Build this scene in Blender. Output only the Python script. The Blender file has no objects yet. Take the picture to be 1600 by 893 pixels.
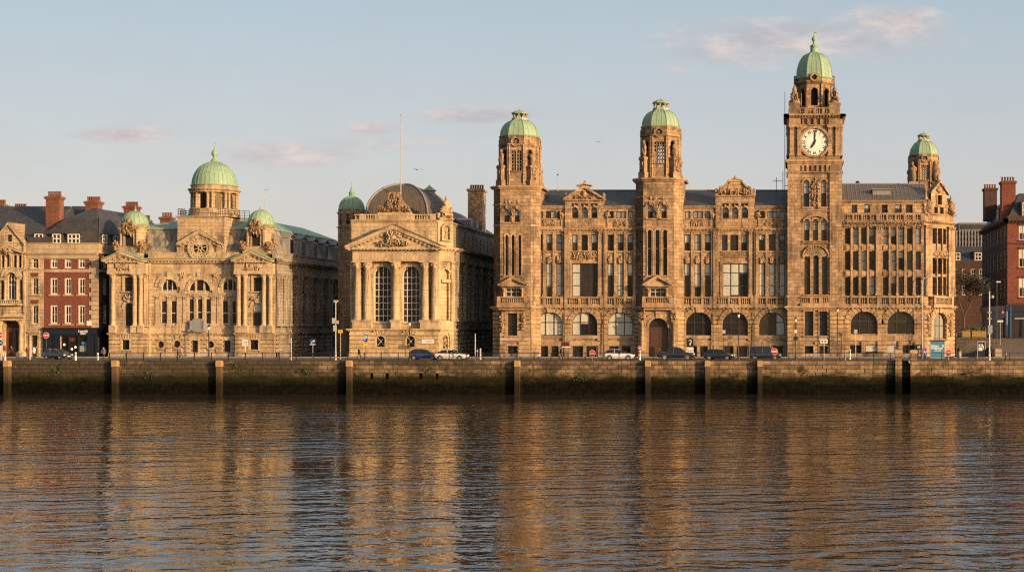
import bpy, math, random
from mathutils import Vector, Matrix, noise
R = math.radians
sc = bpy.context.scene
COL = sc.collection
PI = math.pi
SQ = math.sqrt(.5)
# ---------------------------------------------------------------- survey of the place
# the quay is seen from across the river; the lens is shifted, its axis meets the facades at AX0
CX, CZ, FP, AX0, HY = 40.95, 5.0, 2100.0, 1230.0, 505.0
def fx(p, y=200.): return CX + (p - AX0) * y / FP
def fz(q, y=200.): return CZ + (HY - q) * y / FP
def gy(q): return CZ * FP / (q - HY)            # distance of a foot on the quay

class Frame:                                       # u along the wall, d out of the wall, z up
    def __init__(s, ox, oy, tx=1., ty=0.):
        s.ox, s.oy, s.tx, s.ty = ox, oy, tx, ty
    def __call__(s, u, d, z):
        return (s.ox + u * s.tx + d * s.ty, s.oy + u * s.ty - d * s.tx, z)
class WorldFrame:
    def __call__(s, x, y, z): return (x, y, z)
FW = WorldFrame()
class PF:                                          # a front at distance y
    def __init__(s, y): s.y = y; s.fr = Frame(0, y)
    def u(s, p): return fx(p, s.y)
    def z(s, q): return fz(q, s.y)

def half(op, z):                                   # half width of an opening at height z
    u0, u1, z0, z1, a = op
    w = (u1 - u0) / 2
    if a <= 0 or z <= z1 - a: return w
    t = min(1., (z - (z1 - a)) / a)
    return w * math.sqrt(max(0., 1 - t * t))
def arc(op, n=10):
    u0, u1, z0, z1, a = op
    c, w, zs = (u0 + u1) / 2, (u1 - u0) / 2, z1 - a
    return [(c - w * math.cos(PI * i / n), zs + a * math.sin(PI * i / n)) for i in range(n + 1)]

class MB:
    def __init__(s, fr=FW): s.v = []; s.f = []; s.m = []; s.s = []; s.fr = fr
    def add(s, pts, faces, m=0, sm=False):
        b = len(s.v); s.v += [s.fr(*p) for p in pts]
        for f in faces: s.f.append([b + i for i in f]); s.m.append(m); s.s.append(sm)
    def quad(s, a, b, c, d, m=0): s.add([a, b, c, d], [(0, 1, 2, 3)], m)
    def box(s, u0, u1, d0, d1, z0, z1, m=0):
        p = [(u, d, z) for z in (z0, z1) for d in (d0, d1) for u in (u0, u1)]
        s.add(p, [(0, 1, 3, 2), (4, 6, 7, 5), (0, 4, 5, 1), (2, 3, 7, 6), (0, 2, 6, 4), (1, 5, 7, 3)], m)
    def prism(s, pts, d0, d1, m=0):                # polygon (u,z) between depths
        n = len(pts)
        p = [(u, d0, z) for u, z in pts] + [(u, d1, z) for u, z in pts]
        s.add(p, [tuple(range(n)), tuple(range(2 * n - 1, n - 1, -1))] + [(i, (i + 1) % n, n + (i + 1) % n, n + i) for i in range(n)], m)
    def plan(s, pts, z0, z1, m=0):                 # polygon in plan between heights
        n = len(pts)
        p = [(a, b, z0) for a, b in pts] + [(a, b, z1) for a, b in pts]
        s.add(p, [tuple(range(n)), tuple(range(2 * n - 1, n - 1, -1))] + [(i, (i + 1) % n, n + (i + 1) % n, n + i) for i in range(n)], m)
    def lathe(s, u, d, prof, n=16, rot=0., m=0, sm=True, sub=1, sx=1., sy=1.):
        pts = []; N = n * sub
        for r, z in prof:
            for k in range(N):
                i, t = divmod(k, sub); t /= sub
                a0 = rot + 2 * PI * i / n; a1 = rot + 2 * PI * (i + 1) / n
                x = math.cos(a0) * (1 - t) + math.cos(a1) * t; y = math.sin(a0) * (1 - t) + math.sin(a1) * t
                pts.append((u + r * x * sx, d + r * y * sy, z))
        fs = [(j * N + k, j * N + (k + 1) % N, (j + 1) * N + (k + 1) % N, (j + 1) * N + k) for j in range(len(prof) - 1) for k in range(N)]
        s.add(pts, fs, m, sm)
        for j in (0, len(prof) - 1):
            if prof[j][0] > 1e-3: s.add(pts[j * N:(j + 1) * N], [tuple(range(N))], m, False)
    def tube(s, a, b, r0, r1=None, n=8, m=0, sm=True):
        r1 = r0 if r1 is None else r1
        a, b = Vector(a), Vector(b); w = (b - a).normalized()
        x = w.orthogonal().normalized(); y = w.cross(x)
        p = [tuple(q + r * (x * math.cos(2 * PI * k / n) + y * math.sin(2 * PI * k / n))) for q, r in ((a, r0), (b, r1)) for k in range(n)]
        s.add(p, [(k, (k + 1) % n, n + (k + 1) % n, n + k) for k in range(n)], m, sm)
        s.add(p, [tuple(range(n)), tuple(range(n, 2 * n))], m)
    def blob(s, u, d, z, ru, rd, rz, seed=0, n=8, m=0, amp=.28):
        pts = []; k = n // 2 + 1
        for j in range(k + 1):
            t = PI * j / k
            for i in range(n):
                p = 2 * PI * i / n
                x, y, w = math.sin(t) * math.cos(p), math.sin(t) * math.sin(p), math.cos(t)
                q = 1 + amp * noise.noise((x * 1.7 + seed * 3.1, y * 1.7 + seed, w * 1.7))
                pts.append((u + ru * x * q, d + rd * y * q, z + rz * w * q))
        s.add(pts, [(j * n + i, j * n + (i + 1) % n, (j + 1) * n + (i + 1) % n, (j + 1) * n + i) for j in range(k) for i in range(n)], m, True)
    # ------------------------------------------------------------ masonry
    def wall(s, u0, u1, z0, z1, ops=(), d=0., rev=.35, m=0):
        us = sorted({u0, u1} | {q for o in ops for q in o[:2] if u0 < q < u1})
        zs = sorted({z0, z1} | {q for o in ops for q in o[2:4] if z0 < q < z1})
        for a, b in zip(zs, zs[1:]):
            run = None
            for c, e in zip(us, us[1:]):
                mu, mz = (c + e) / 2, (a + b) / 2
                if any(o[0] < mu < o[1] and o[2] < mz < o[3] for o in ops):
                    if run is not None: s.quad((run, d, a), (c, d, a), (c, d, b), (run, d, b), m); run = None
                elif run is None: run = c
            if run is not None: s.quad((run, d, a), (u1, d, a), (u1, d, b), (run, d, b), m)
        for o in ops:
            a, b, c, e, h = o; i = d - rev
            zs_ = e - h
            s.quad((a, d, c), (a, i, c), (a, i, zs_), (a, d, zs_), m); s.quad((b, d, c), (b, i, c), (b, i, zs_), (b, d, zs_), m)
            s.quad((a, d, c), (b, d, c), (b, i, c), (a, i, c), m)
            if h <= 0: s.quad((a, d, e), (b, d, e), (b, i, e), (a, i, e), m)
            else:
                P = arc(o)
                for (p, q), (r, t) in zip(P, P[1:]):
                    s.quad((p, d, q), (r, d, t), (r, i, t), (p, i, q), m)
                    s.quad((p, d, q), (r, d, t), (r, d, e), (p, d, e), m)
    def rustic(s, u0, u1, z0, z1, ops=(), d=0., t=.09, h=.6, gap=.13, m=0):
        t *= 1.72; n = max(1, round((z1 - z0) / h)); h = (z1 - z0) / n
        for k in range(n):
            a, b = z0 + k * h, z0 + (k + 1) * h - gap
            iv = [(u0, u1)]
            for o in ops:
                if o[3] <= a or o[2] >= b: continue
                w = max(half(o, max(a, o[2])), half(o, min(b, o[3]))) + (.0 if o[4] <= 0 else .02); c = (o[0] + o[1]) / 2
                nv = []
                for p, q in iv:
                    if c + w <= p or c - w >= q: nv.append((p, q)); continue
                    if c - w > p: nv.append((p, c - w))
                    if c + w < q: nv.append((c + w, q))
                iv = nv
            for p, q in iv:
                if q - p > .05: s.box(p, q, d - .02, d + t, a, b, m)
    def cornice(s, u0, u1, z0, z1, d=0., proj=.5, dent=0., m=0, ret=0.):
        h = z1 - z0
        for a, b, q in ((0, .3, .35), (.3, .55, .6), (.55, .85, 1.), (.85, 1., .82)):
            s.box(u0 - proj * q * ret, u1 + proj * q * ret, d - .05, d + proj * q, z0 + h * a, z0 + h * b, m)
        if dent:
            n = max(1, int((u1 - u0) / dent))
            for k in range(n):
                c = u0 + (k + .5) * (u1 - u0) / n
                s.box(c - dent * .27, c + dent * .27, d, d + proj * .82, z0 + h * .27, z0 + h * .549, m)
    def balustrade(s, u0, u1, z0, z1, d, th=.3, m=0, piers=(), gap=.36):
        h = z1 - z0
        s.box(u0, u1, d, d + th, z0, z0 + h * .16, m); s.box(u0, u1, d - .03, d + th + .05, z1 - h * .17, z1, m)
        n = max(1, int((u1 - u0) / gap))
        for k in range(n):
            c = u0 + (k + .5) * (u1 - u0) / n
            if any(abs(c - p) < w for p, w in piers): continue
            za, zb = z0 + h * .16, z1 - h * .17; q = zb - za
            s.lathe(c, d + th / 2, [(.085, za), (.05, za + q * .12), (.11, za + q * .38), (.05, za + q * .75), (.085, zb)], 6, 0, m)
        for p, w in piers: s.box(p - w, p + w, d - .04, d + th + .08, z0, z1 + .04, m)
    def archivolt(s, o, r, d0, d1, n=9, m=0, gap=.0, key=0., r0=0.):
        u0, u1, z0, z1, a = o
        c, w, zs = (u0 + u1) / 2, (u1 - u0) / 2, z1 - a
        for k in range(n):
            t0, t1 = PI * (k + gap / 2) / n, PI * (k + 1 - gap / 2) / n
            for e in range(2):
                ta, tb = t0 + (t1 - t0) * e / 2, t0 + (t1 - t0) * (e + 1) / 2
                P = [(c - (w + q) * math.cos(t), zs + (a + q) * math.sin(t)) for t, q in ((ta, r0), (tb, r0), (tb, r), (ta, r))]
                s.prism(P, d0, d1, m)
        if key: s.prism([(c - key * .7, z1 - .05), (c + key * .7, z1 - .05), (c + key, z1 + r + .12), (c - key, z1 + r + .12)], d0, d1 + .167, m)
    def surround(s, o, w, d0, d1, m=0, sill=.18, hood=.0):
        a, b, c, e, h = o
        s.box(a - w, a, d0, d1, c, e - h, m); s.box(b, b + w, d0, d1, c, e - h, m)
        if h <= 0: s.box(a - w, b + w, d0, d1, e, e + w, m)
        else: s.archivolt(o, w, d0, d1, 9, m)
        if sill: s.box(a - w - .1, b + w + .1, d0, d1 + .1, c - sill, c, m)
        if hood: s.cornice(a - w - .1, b + w + .1, e + w, e + w + hood, d1 - .05, .3, 0, m)
    def column(s, u, d, z0, z1, r, n=14, m=0, cap=True):
        h = z1 - z0; b = min(.3, h * .05); k = z1 - (r * 2.1 if cap else r * .8)
        s.box(u - r * 1.35, u + r * 1.35, d - r * 1.35, d + r * 1.35, z0, z0 + b * .6, m)
        s.lathe(u, d, [(r * 1.28, z0 + b * .6), (r * 1.28, z0 + b), (r * 1.08, z0 + b * 1.5), (r, z0 + b * 1.8), (r, z0 + h * .4), (r * .86, k), (r * .98, k + .03), (r * .86, k + .1)], n, 0, m)
        if cap:
            s.lathe(u, d, [(r * .86, k + .1), (r * .95, k + r * .5), (r * 1.05, k + r), (r * 1.4, z1 - r * .3)], n, 0, m)
            for j in range(8):
                a = PI * j / 4; q = r * 1.05
                s.blob(u + q * math.cos(a), d + q * math.sin(a), k + r * .7 + (j % 2) * r * .55, r * .3, r * .3, r * .42, j, 6, m)
        s.box(u - r * 1.35, u + r * 1.35, d - r * 1.35, d + r * 1.35, z1 - r * .3, z1, m)
    def pilaster(s, u0, u1, z0, z1, d, t=.22, m=0, flute=False, cap=.6):
        s.box(u0 - .08, u1 + .08, d, d + t + .08, z0, z0 + .3, m); s.box(u0, u1, d, d + t, z0 + .3, z1 - cap, m)
        if cap > 0:
            s.box(u0 - .05, u1 + .05, d, d + t + .05, z1 - cap, z1 - cap + .08, m); s.box(u0 + .03, u1 - .03, d, d + t - .02, z1 - cap + .08, z1 - .12, m)
            for k in range(3):
                c = u0 + (u1 - u0) * (k + .5) / 3; s.blob(c, d + t, z1 - cap * .5, (u1 - u0) * .17, .1, cap * .3, k + u0, 6, m)
            s.box(u0 - .1, u1 + .1, d, d + t + .12, z1 - .12, z1, m)
        if flute: s.box((u0 + u1) / 2 - (u1 - u0) * .22, (u0 + u1) / 2 + (u1 - u0) * .22, d + t, d + t + .05, z0 + .5, z1 - cap - .3, m)
    def pediment(s, u0, u1, z0, z1, d0, d1, t=.35, m=0, cop=None, dent=.5):
        c = (u0 + u1) / 2; rise = z1 - z0; w = (u1 - u0) / 2; L = math.hypot(rise, w)
        s.prism([(u0 + t * 1.2, z0), (u1 - t * 1.2, z0), (c, z1 - t * L / w)], d0, d1 - min(.45, (d1 - d0) * .5), m)
        for sg in (-1, 1):
            tv = t * L / w
            s.prism([(c + sg * w, z0), (c + sg * w, z0 + tv * .45), (c, z1), (c, z1 - tv)], d0, d1, m)
            s.prism([(c + sg * w * .985, z0 + .02), (c + sg * (w - .3), z0 - tv * .1), (c, z1 - tv * 1.5), (c, z1 - tv * .7)], d0, d1 - .22, m)
            if cop is not None: s.prism([(c + sg * (w + .04), z0 + tv * .47), (c + sg * (w + .04), z0 + tv * .47 + .1), (c, z1 + .12), (c, z1 + .015)], d0, d1 + .05, cop)
            n = max(2, int(w / dent)) if dent else 0
            for k in range(1, n):
                q = k / n; x = c + sg * w * q; z = z1 - tv * 1.05 - (rise - tv * .5) * q
                s.box(x - dent * .25, x + dent * .25, d0, d1 - .15, z - .24, z - .02, m)
    def carve(s, u0, u1, z0, z1, d, seed=0, n=10, m=0, t=.14, big=.28):
        r = random.Random(seed * 7 + 3)
        w, h = u1 - u0, z1 - z0
        for k in range(int(n * 1.8)):
            q = r.uniform(.4, 1.) * big * .72 * min(w, h); e = r.choice((.45, .6, 1., 1.7, 2.2))
            s.blob(u0 + q + r.random() * max(.01, w - 2 * q), d + t * .3, z0 + q + r.random() * max(.01, h - 2 * q), q * e, t * r.uniform(.5, 1.5), q / e, seed + k, 7, m, .8)
    def statue(s, u, d, z, h, seed=0, m=0):
        w = h * .17
        s.box(u - w * 1.1, u + w * 1.1, d - w * 1.1, d + w * 1.1, z, z + h * .1, m)
        s.blob(u, d, z + h * .33, w * 1.05, w * .95, h * .28, seed, 9, m, .45)
        s.blob(u, d, z + h * .62, w * 1.15, w * .8, h * .2, seed + 1, 9, m, .4)
        s.blob(u + w * .8, d + w * .3, z + h * .5, w * .45, w * .45, h * .17, seed + 2, 7, m, .4)
        s.blob(u - w * .2, d + w * .1, z + h * .88, w * .5, w * .5, h * .1, seed + 3, 8, m, .2)
    def ring(s, u, z, r0, r1, d0, d1, n=24, m=0, arcs=(0, 2 * PI)):
        for k in range(n):
            a, b = arcs[0] + (arcs[1] - arcs[0]) * k / n, arcs[0] + (arcs[1] - arcs[0]) * (k + 1) / n
            s.prism([(u + r * math.cos(t), z + r * math.sin(t)) for t, r in ((a, r0), (b, r0), (b, r1), (a, r1))], d0, d1, m)
    def disc(s, u, z, r, d0, d1, n=24, m=0):
        s.prism([(u + r * math.cos(2 * PI * k / n), z + r * math.sin(2 * PI * k / n)) for k in range(n)], d0, d1, m)
    # ------------------------------------------------------------ to Blender
    def build(s, name, mats, par=None, loc=None):
        o = Vector((0, 0, 0)); p = par
        while p is not None: o += p.location; p = p.parent
        if loc is not None: o = o + Vector(loc)
        me = bpy.data.meshes.new(name)
        me.from_pydata([(a - o.x, b - o.y, c - o.z) for a, b, c in s.v], [], s.f)
        for q in (mats if isinstance(mats, (list, tuple)) else [mats]): me.materials.append(q)
        me.polygons.foreach_set('material_index', s.m); me.polygons.foreach_set('use_smooth', s.s)
        me.update()
        ob = bpy.data.objects.new(name, me); COL.objects.link(ob)
        if par is not None: ob.parent = par
        if loc is not None: ob.location = loc
        return ob

def tag(o, label, cat, group=None):
    o['label'] = label; o['category'] = cat
    if group: o['group'] = group
    return o
def thing(name, label, cat, loc=(0, 0, 0), group=None, rz=0.):
    o = bpy.data.objects.new(name, None); COL.objects.link(o); o.location = loc; o.rotation_euler = (0, 0, rz)
    o.empty_display_size = .3
    return tag(o, label, cat, group)
def struct(o, kind='structure'): o['kind'] = kind; return o
def kids(o): return [c for c in bpy.data.objects if c.parent == o]
def dup(o, loc=None, label=None, rz=None, par=None):
    c = o.copy(); COL.objects.link(c)
    if par is not None: c.parent = par
    if loc is not None: c.location = loc
    if rz is not None: c.rotation_euler = (0, 0, rz)
    if label: c['label'] = label
    for k in kids(o): dup(k, par=c)
    return c
def text_geo(body, size, align='CENTER', ext=0., bold=0.):
    cu = bpy.data.curves.new('t', 'FONT'); cu.body = body; cu.size = size; cu.align_x = align; cu.align_y = 'CENTER'; cu.extrude = ext; cu.resolution_u = 3; cu.offset = bold
    ob = bpy.data.objects.new('t', cu); COL.objects.link(ob)
    dg = bpy.context.evaluated_depsgraph_get(); me = ob.evaluated_get(dg).to_mesh()
    r = ([tuple(v.co) for v in me.vertices], [tuple(p.vertices) for p in me.polygons])
    ob.evaluated_get(dg).to_mesh_clear(); bpy.data.objects.remove(ob); bpy.data.curves.remove(cu)
    return r
def put_text(mb, body, size, u, z, d, m=0, rot=0., sx=1., bold=0.):
    v, f = text_geo(body, size, bold=bold); c, s_ = math.cos(rot), math.sin(rot)
    mb.add([(u + sx * (x * c - y * s_), d, z + x * s_ + y * c) for x, y, _ in v], f, m)

# ---------------------------------------------------------------- windows
def window(par, fr, o, d=-.28, nx=1, nz=(.5,), bar=.07, edge=.09, fm=None, blind=None, name='window', combined=False, gl=None, bm=None, dark=None, sill=None):
    """o = opening; nz = heights of the glazing bars; blind = one fraction per column (part of the column that is covered)"""
    f, g = MB(fr), MB(fr)
    u0, u1, z0, z1, a = o; c = (u0 + u1) / 2
    fi = 0
    cols = [u0 + (u1 - u0) * k / nx for k in range(nx + 1)]
    if blind is None: blind = (0,)
    for k in range(nx):
        bl = blind[k % len(blind)]
        zb = z1 - bl * (z1 - z0)
        zs = sorted({z0, z1, zb} | ({z1 - a + a * math.sin(PI / 2 * i / 6) for i in range(7)} if a > 0 else set()))
        for p, q in zip(zs, zs[1:]):
            if q - p < 1e-4: continue
            h0, h1 = half(o, p), half(o, q)
            l0, r0 = max(c - h0, cols[k]), min(c + h0, cols[k + 1]); l1, r1 = max(c - h1, cols[k]), min(c + h1, cols[k + 1])
            if r0 <= l0: continue
            r1 = max(l1, r1) if r1 > l1 else (l1 := (l0 + r0) / 2)
            g.quad((l0, d, p), (r0, d, p), (r1, d, q), (l1, d, q), 1 if (p + q) / 2 > zb else 0)
    t = .07
    f.box(u0, u0 + edge, d, d + t, z0, z1 - a); f.box(u1 - edge, u1, d, d + t, z0, z1 - a); f.box(u0, u1, d, d + t + .012, z0, z0 + edge)
    if a <= 0: f.box(u0, u1, d, d + t + .012, z1 - edge, z1)
    else: f.archivolt(o, 0., d, d + t, 10, 0, 0, 0, -edge)
    for k in range(1, nx):
        x = cols[k]; w = (u1 - u0) / 2
        top = z1 if a <= 0 else z1 - a + a * math.sqrt(max(0, 1 - ((x - c) / w) ** 2))
        f.box(x - bar / 2, x + bar / 2, d, d + t * .9, z0, top)
    for q in nz:
        z = z0 + (z1 - z0) * q; h = half(o, z); f.box(c - h, c + h, d, d + t * .8, z - bar / 2, z + bar / 2)
    if sill: f.box(u0 - .12, u1 + .12, d, sill, z0 - .14, z0 - .003, 0)
    fm = fm or M['dark_frame']; gl = gl or M['glass']; bm = bm or M['blind']
    if combined:
        nb = len(f.v); f.v += g.v; f.f += [[i + nb for i in q] for q in g.f]; f.m += [i + 1 for i in g.m]; f.s += g.s
        return f.build(name, [fm, gl, bm], par)
    w = f.build(name, [fm], par)
    g.build('pane', [gl, bm], w)
    return w
WAVE = (.056, .021, .11, .0045, .065)
SUN_AZ, SUN_EL = 58., 10.
SUN_E, SKY_E, EXPO = 4.7, .15, .5
SUN_C = (1., .65, .34)
SKY_AIR = (1., 2.2, 1.3)
SKY_TINT = (1.15, 1.0, .97)
_k = .15 * 1.414
SKY_LOW = (.76 / _k, .665 / _k, .615 / _k)
SKY_HIGH = (.44 / _k, .565 / _k, .64 / _k)
CLOUD = ((.50 / _k, .47 / _k, .50 / _k), (.79 / _k, .68 / _k, .64 / _k))
SKY_TOP = (.56 / _k, .64 / _k, .69 / _k)
# ---------------------------------------------------------------- materials
M = {}
class NT:
    def __init__(s, name):
        s.mat = bpy.data.materials.new(name); s.mat.use_nodes = True; s.t = s.mat.node_tree
        s.b = s.t.nodes['Principled BSDF']; M[name] = s.mat
    def n(s, ty, **k):
        q = s.t.nodes.new(ty)
        for a, v in k.items():
            if a.startswith('i_'):
                key = a[2:]; q.inputs[int(key) if key.isdigit() else key.replace('_', ' ')].default_value = v
            else: setattr(q, a, v)
        return q
    def l(s, a, b): s.t.links.new(a, b)
    def math(s, op, a, b=None, c=None):
        q = s.n('ShaderNodeMath', operation=op)
        for i, v in enumerate((a, b, c)):
            if v is None: continue
            if isinstance(v, (int, float)): q.inputs[i].default_value = v
            else: s.l(v, q.inputs[i])
        return q.outputs[0]
    def mix(s, f, a, b, ty='MIX'):
        q = s.n('ShaderNodeMix', data_type='RGBA', blend_type=ty)
        for i, v in ((0, f), (6, a), (7, b)):
            if isinstance(v, (int, float)): q.inputs[i].default_value = v
            elif isinstance(v, tuple): q.inputs[i].default_value = (*v, 1)
            else: s.l(v, q.inputs[i])
        return q.outputs[2]
    def ramp(s, f, lo, hi): 
        q = s.n('ShaderNodeMapRange', i_1=lo, i_2=hi); q.clamp = True; s.l(f, q.inputs[0]); return q.outputs[0]
    def noise(s, vec, scale, detail=4., rough=.55):
        q = s.n('ShaderNodeTexNoise', i_Scale=scale, i_Detail=detail, i_Roughness=rough)
        if vec is not None: s.l(vec, q.inputs['Vector'])
        return q.outputs['Fac']
    def uvw(s):                                    # u along the wall, v up, in metres
        g = s.n('ShaderNodeNewGeometry')
        cr = s.n('ShaderNodeVectorMath', operation='CROSS_PRODUCT'); s.l(g.outputs['True Normal'], cr.inputs[0]); cr.inputs[1].default_value = (0, 0, 1)
        ad = s.n('ShaderNodeVectorMath', operation='ADD'); s.l(cr.outputs[0], ad.inputs[0]); ad.inputs[1].default_value = (1e-4, 0, 0)
        no = s.n('ShaderNodeVectorMath', operation='NORMALIZE'); s.l(ad.outputs[0], no.inputs[0])
        dt = s.n('ShaderNodeVectorMath', operation='DOT_PRODUCT'); s.l(no.outputs[0], dt.inputs[0]); s.l(g.outputs['Position'], dt.inputs[1])
        sp = s.n('ShaderNodeSeparateXYZ'); s.l(g.outputs['Position'], sp.inputs[0])
        cb = s.n('ShaderNodeCombineXYZ'); s.l(dt.outputs['Value'], cb.inputs[0]); s.l(sp.outputs[2], cb.inputs[1])
        return g, dt.outputs['Value'], sp.outputs[2], cb.outputs[0]
    def vec(s, a, b, c=0.):
        q = s.n('ShaderNodeCombineXYZ')
        for i, v in enumerate((a, b, c)):
            if isinstance(v, (int, float)): q.inputs[i].default_value = v
            else: s.l(v, q.inputs[i])
        return q.outputs[0]
    def bump(s, h, st, dist):
        q = s.n('ShaderNodeBump', i_Strength=st, i_Distance=dist); s.l(h, q.inputs['Height']); s.l(q.outputs[0], s.b.inputs['Normal'])
    def set(s, col=None, rough=.8, spec=None, metal=0.):
        if col is not None:
            if isinstance(col, tuple): s.b.inputs['Base Color'].default_value = (*col, 1)
            else: s.l(col, s.b.inputs['Base Color'])
        if isinstance(rough, (int, float)): s.b.inputs['Roughness'].default_value = rough
        else: s.l(rough, s.b.inputs['Roughness'])
        s.b.inputs['Metallic'].default_value = metal
        if spec is not None: s.b.inputs['Specular IOR Level'].default_value = spec
        return s.mat

def plain(name, col, rough=.7, spec=None, metal=0., var=.18, sc_=3.):
    n = NT(name); g = n.n('ShaderNodeNewGeometry')
    f = n.noise(g.outputs['Position'], sc_, 3)
    return n.set(n.mix(f, tuple(c * (1 - var) for c in col), tuple(min(1, c * (1 + var)) for c in col)), rough, spec, metal)

def stone(name, c1, c2, mort, bw=.95, bh=.42, stain=.5, soot=(.05, .042, .036), var=.5, odds=.35, seed=0., ms=.026, mm=.8):
    n = NT(name); g, u, v, uv = n.uvw()
    br = n.n('ShaderNodeTexBrick', i_Scale=1., i_Mortar_Size=ms, i_Mortar_Smooth=.2, i_Bias=-.05)
    br.inputs['Brick Width'].default_value = bw; br.inputs['Row Height'].default_value = bh
    n.l(uv, br.inputs['Vector'])
    br.inputs['Color1'].default_value = (0, 0, 0, 1); br.inputs['Color2'].default_value = (1, 1, 1, 1); br.inputs['Mortar'].default_value = (.4, .4, .4, 1)
    patch = n.noise(n.vec(u, v, seed), .23, 5, .6)
    fine = n.noise(n.vec(u, v, seed + 4), 2.6, 5, .65)
    sel = n.math('ADD', n.math('MULTIPLY', br.outputs['Color'], var), n.math('MULTIPLY', n.ramp(patch, .3, .72), 1 - var))
    sel = n.math('ADD', sel, n.math('MULTIPLY_ADD', fine, 1.1, -.55)); 
    col = n.mix(n.ramp(sel, 0., 1.), c1, c2)
    b2 = n.n('ShaderNodeTexBrick', i_Scale=1., i_Mortar_Size=0., i_Bias=-.62); b2.offset = br.offset     # odd blocks: replaced or burnt ones
    b2.inputs['Brick Width'].default_value = bw; b2.inputs['Row Height'].default_value = bh
    n.l(n.vec(n.math('ADD', u, bw * 40), n.math('ADD', v, bh * 22)), b2.inputs['Vector'])
    b2.inputs['Color1'].default_value = (0, 0, 0, 1); b2.inputs['Color2'].default_value = (1, 1, 1, 1)
    odd = n.ramp(b2.outputs['Color'], .45, .7)
    col = n.mix(n.math('MULTIPLY', odd, odds), col, soot)
    b3 = n.n('ShaderNodeTexBrick', i_Scale=1., i_Mortar_Size=0., i_Bias=-.6); b3.inputs['Brick Width'].default_value = bw; b3.inputs['Row Height'].default_value = bh
    n.l(n.vec(n.math('ADD', u, bw * 90), n.math('ADD', v, bh * 64)), b3.inputs['Vector']); b3.inputs['Color1'].default_value = (0, 0, 0, 1); b3.inputs['Color2'].default_value = (1, 1, 1, 1)
    col = n.mix(n.math('MULTIPLY', n.ramp(b3.outputs['Color'], .5, .75), odds * .8), col, tuple(min(.8, c * 1.35) for c in c1))
    # rain streaks run down, soot gathers in patches
    streak = n.noise(n.vec(n.math('MULTIPLY', u, 1.5), n.math('MULTIPLY', v, .13), seed + 9), 1., 5, .65)
    st = n.math('MULTIPLY', n.ramp(streak, .5, .74), stain)
    so = n.math('MULTIPLY', n.ramp(n.noise(n.vec(u, n.math('MULTIPLY', v, .7), seed + 17), .38, 7, .7), .47, .66), stain)
    so = n.math('ADD', so, n.math('MULTIPLY', n.ramp(n.noise(n.vec(u, v, seed + 27), 1.9, 4, .7), .55, .72), stain * .7))
    col = n.mix(n.math('MINIMUM', n.math('ADD', st, so), .8), col, soot)
    col = n.mix(n.math('MULTIPLY', br.outputs['Fac'], mm), col, mort)
    sepn = n.n('ShaderNodeSeparateXYZ'); n.l(g.outputs['True Normal'], sepn.inputs[0])
    top = n.ramp(sepn.outputs[2], .5, .9)                      # ledges weather darker
    col = n.mix(n.math('MULTIPLY', top, .6), col, soot)
    h = n.math('ADD', n.math('MULTIPLY', br.outputs['Fac'], -1.), n.math('MULTIPLY', fine, .9))
    n.bump(h, .55, .03)
    return n.set(col, .88, .25)

stone('buff_stone', (.52, .40, .25), (.33, .24, .145), (.10, .072, .047), 1.15, .5, .62, odds=.4, seed=1)
stone('buff_trim', (.54, .42, .265), (.38, .28, .17), (.2, .15, .1), 2.2, 1.1, .55, odds=.2, seed=2)
stone('gold_stone', (.57, .44, .265), (.39, .285, .165), (.14, .1, .06), 1.3, .55, .5, odds=.3, seed=3)
stone('brown_stone', (.53, .365, .205), (.23, .15, .09), (.075, .05, .034), 1.05, .5, .64, var=.7, odds=.65, seed=4)
stone('brown_trim', (.49, .34, .195), (.27, .18, .11), (.14, .095, .065), 1.9, .8, .66, odds=.45, seed=5)
stone('tower_stone', (.47, .325, .19), (.2, .132, .083), (.07, .048, .034), 1.0, .52, .72, var=.68, odds=.75, seed=6)
stone('grey_stone', (.37, .315, .25), (.22, .185, .145), (.1, .085, .07), 1.1, .46, .6, seed=7)
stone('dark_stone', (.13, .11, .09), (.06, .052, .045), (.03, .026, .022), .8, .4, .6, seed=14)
stone('carved_stone', (.43, .30, .17), (.2, .13, .08), (.2, .14, .09), 3., 3., .75, seed=8)
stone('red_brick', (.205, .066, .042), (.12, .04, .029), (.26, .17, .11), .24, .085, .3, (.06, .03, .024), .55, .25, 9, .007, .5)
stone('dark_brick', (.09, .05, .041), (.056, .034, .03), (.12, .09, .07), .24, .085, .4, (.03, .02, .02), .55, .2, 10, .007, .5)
stone('orange_brick', (.225, .09, .054), (.125, .05, .035), (.3, .2, .14), .24, .085, .5, (.05, .03, .02), .5, .4, 11, .007, .5)
stone('pale_coping', (.46, .36, .235), (.34, .26, .17), (.2, .16, .12), 1.6, .7, .38, seed=12)

def copper(name, c1, c2, c3, lo=.3, hi=.62):
    n = NT(name); g = n.n('ShaderNodeNewGeometry'); sp = n.n('ShaderNodeSeparateXYZ'); n.l(g.outputs['Position'], sp.inputs[0])
    st = n.noise(n.vec(n.math('MULTIPLY', sp.outputs[0], 1.6), n.math('MULTIPLY', sp.outputs[1], 1.6), n.math('MULTIPLY', sp.outputs[2], .22)), 1., 5, .65)
    oi = n.n('ShaderNodeObjectInfo')
    col = n.mix(n.math('ADD', n.math('MULTIPLY', n.ramp(st, lo, hi), .75), n.math('MULTIPLY', oi.outputs['Random'], .25)), c1, c2)
    col = n.mix(n.math('MULTIPLY', n.math('MAXIMUM', n.ramp(n.noise(g.outputs['Position'], 1.4, 5, .7), .54, .78), n.ramp(st, .56, .74)), .75), col, c3)
    return n.set(col, .62, .35)
copper('copper_green', (.16, .295, .23), (.285, .375, .245), (.075, .12, .08))
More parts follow.
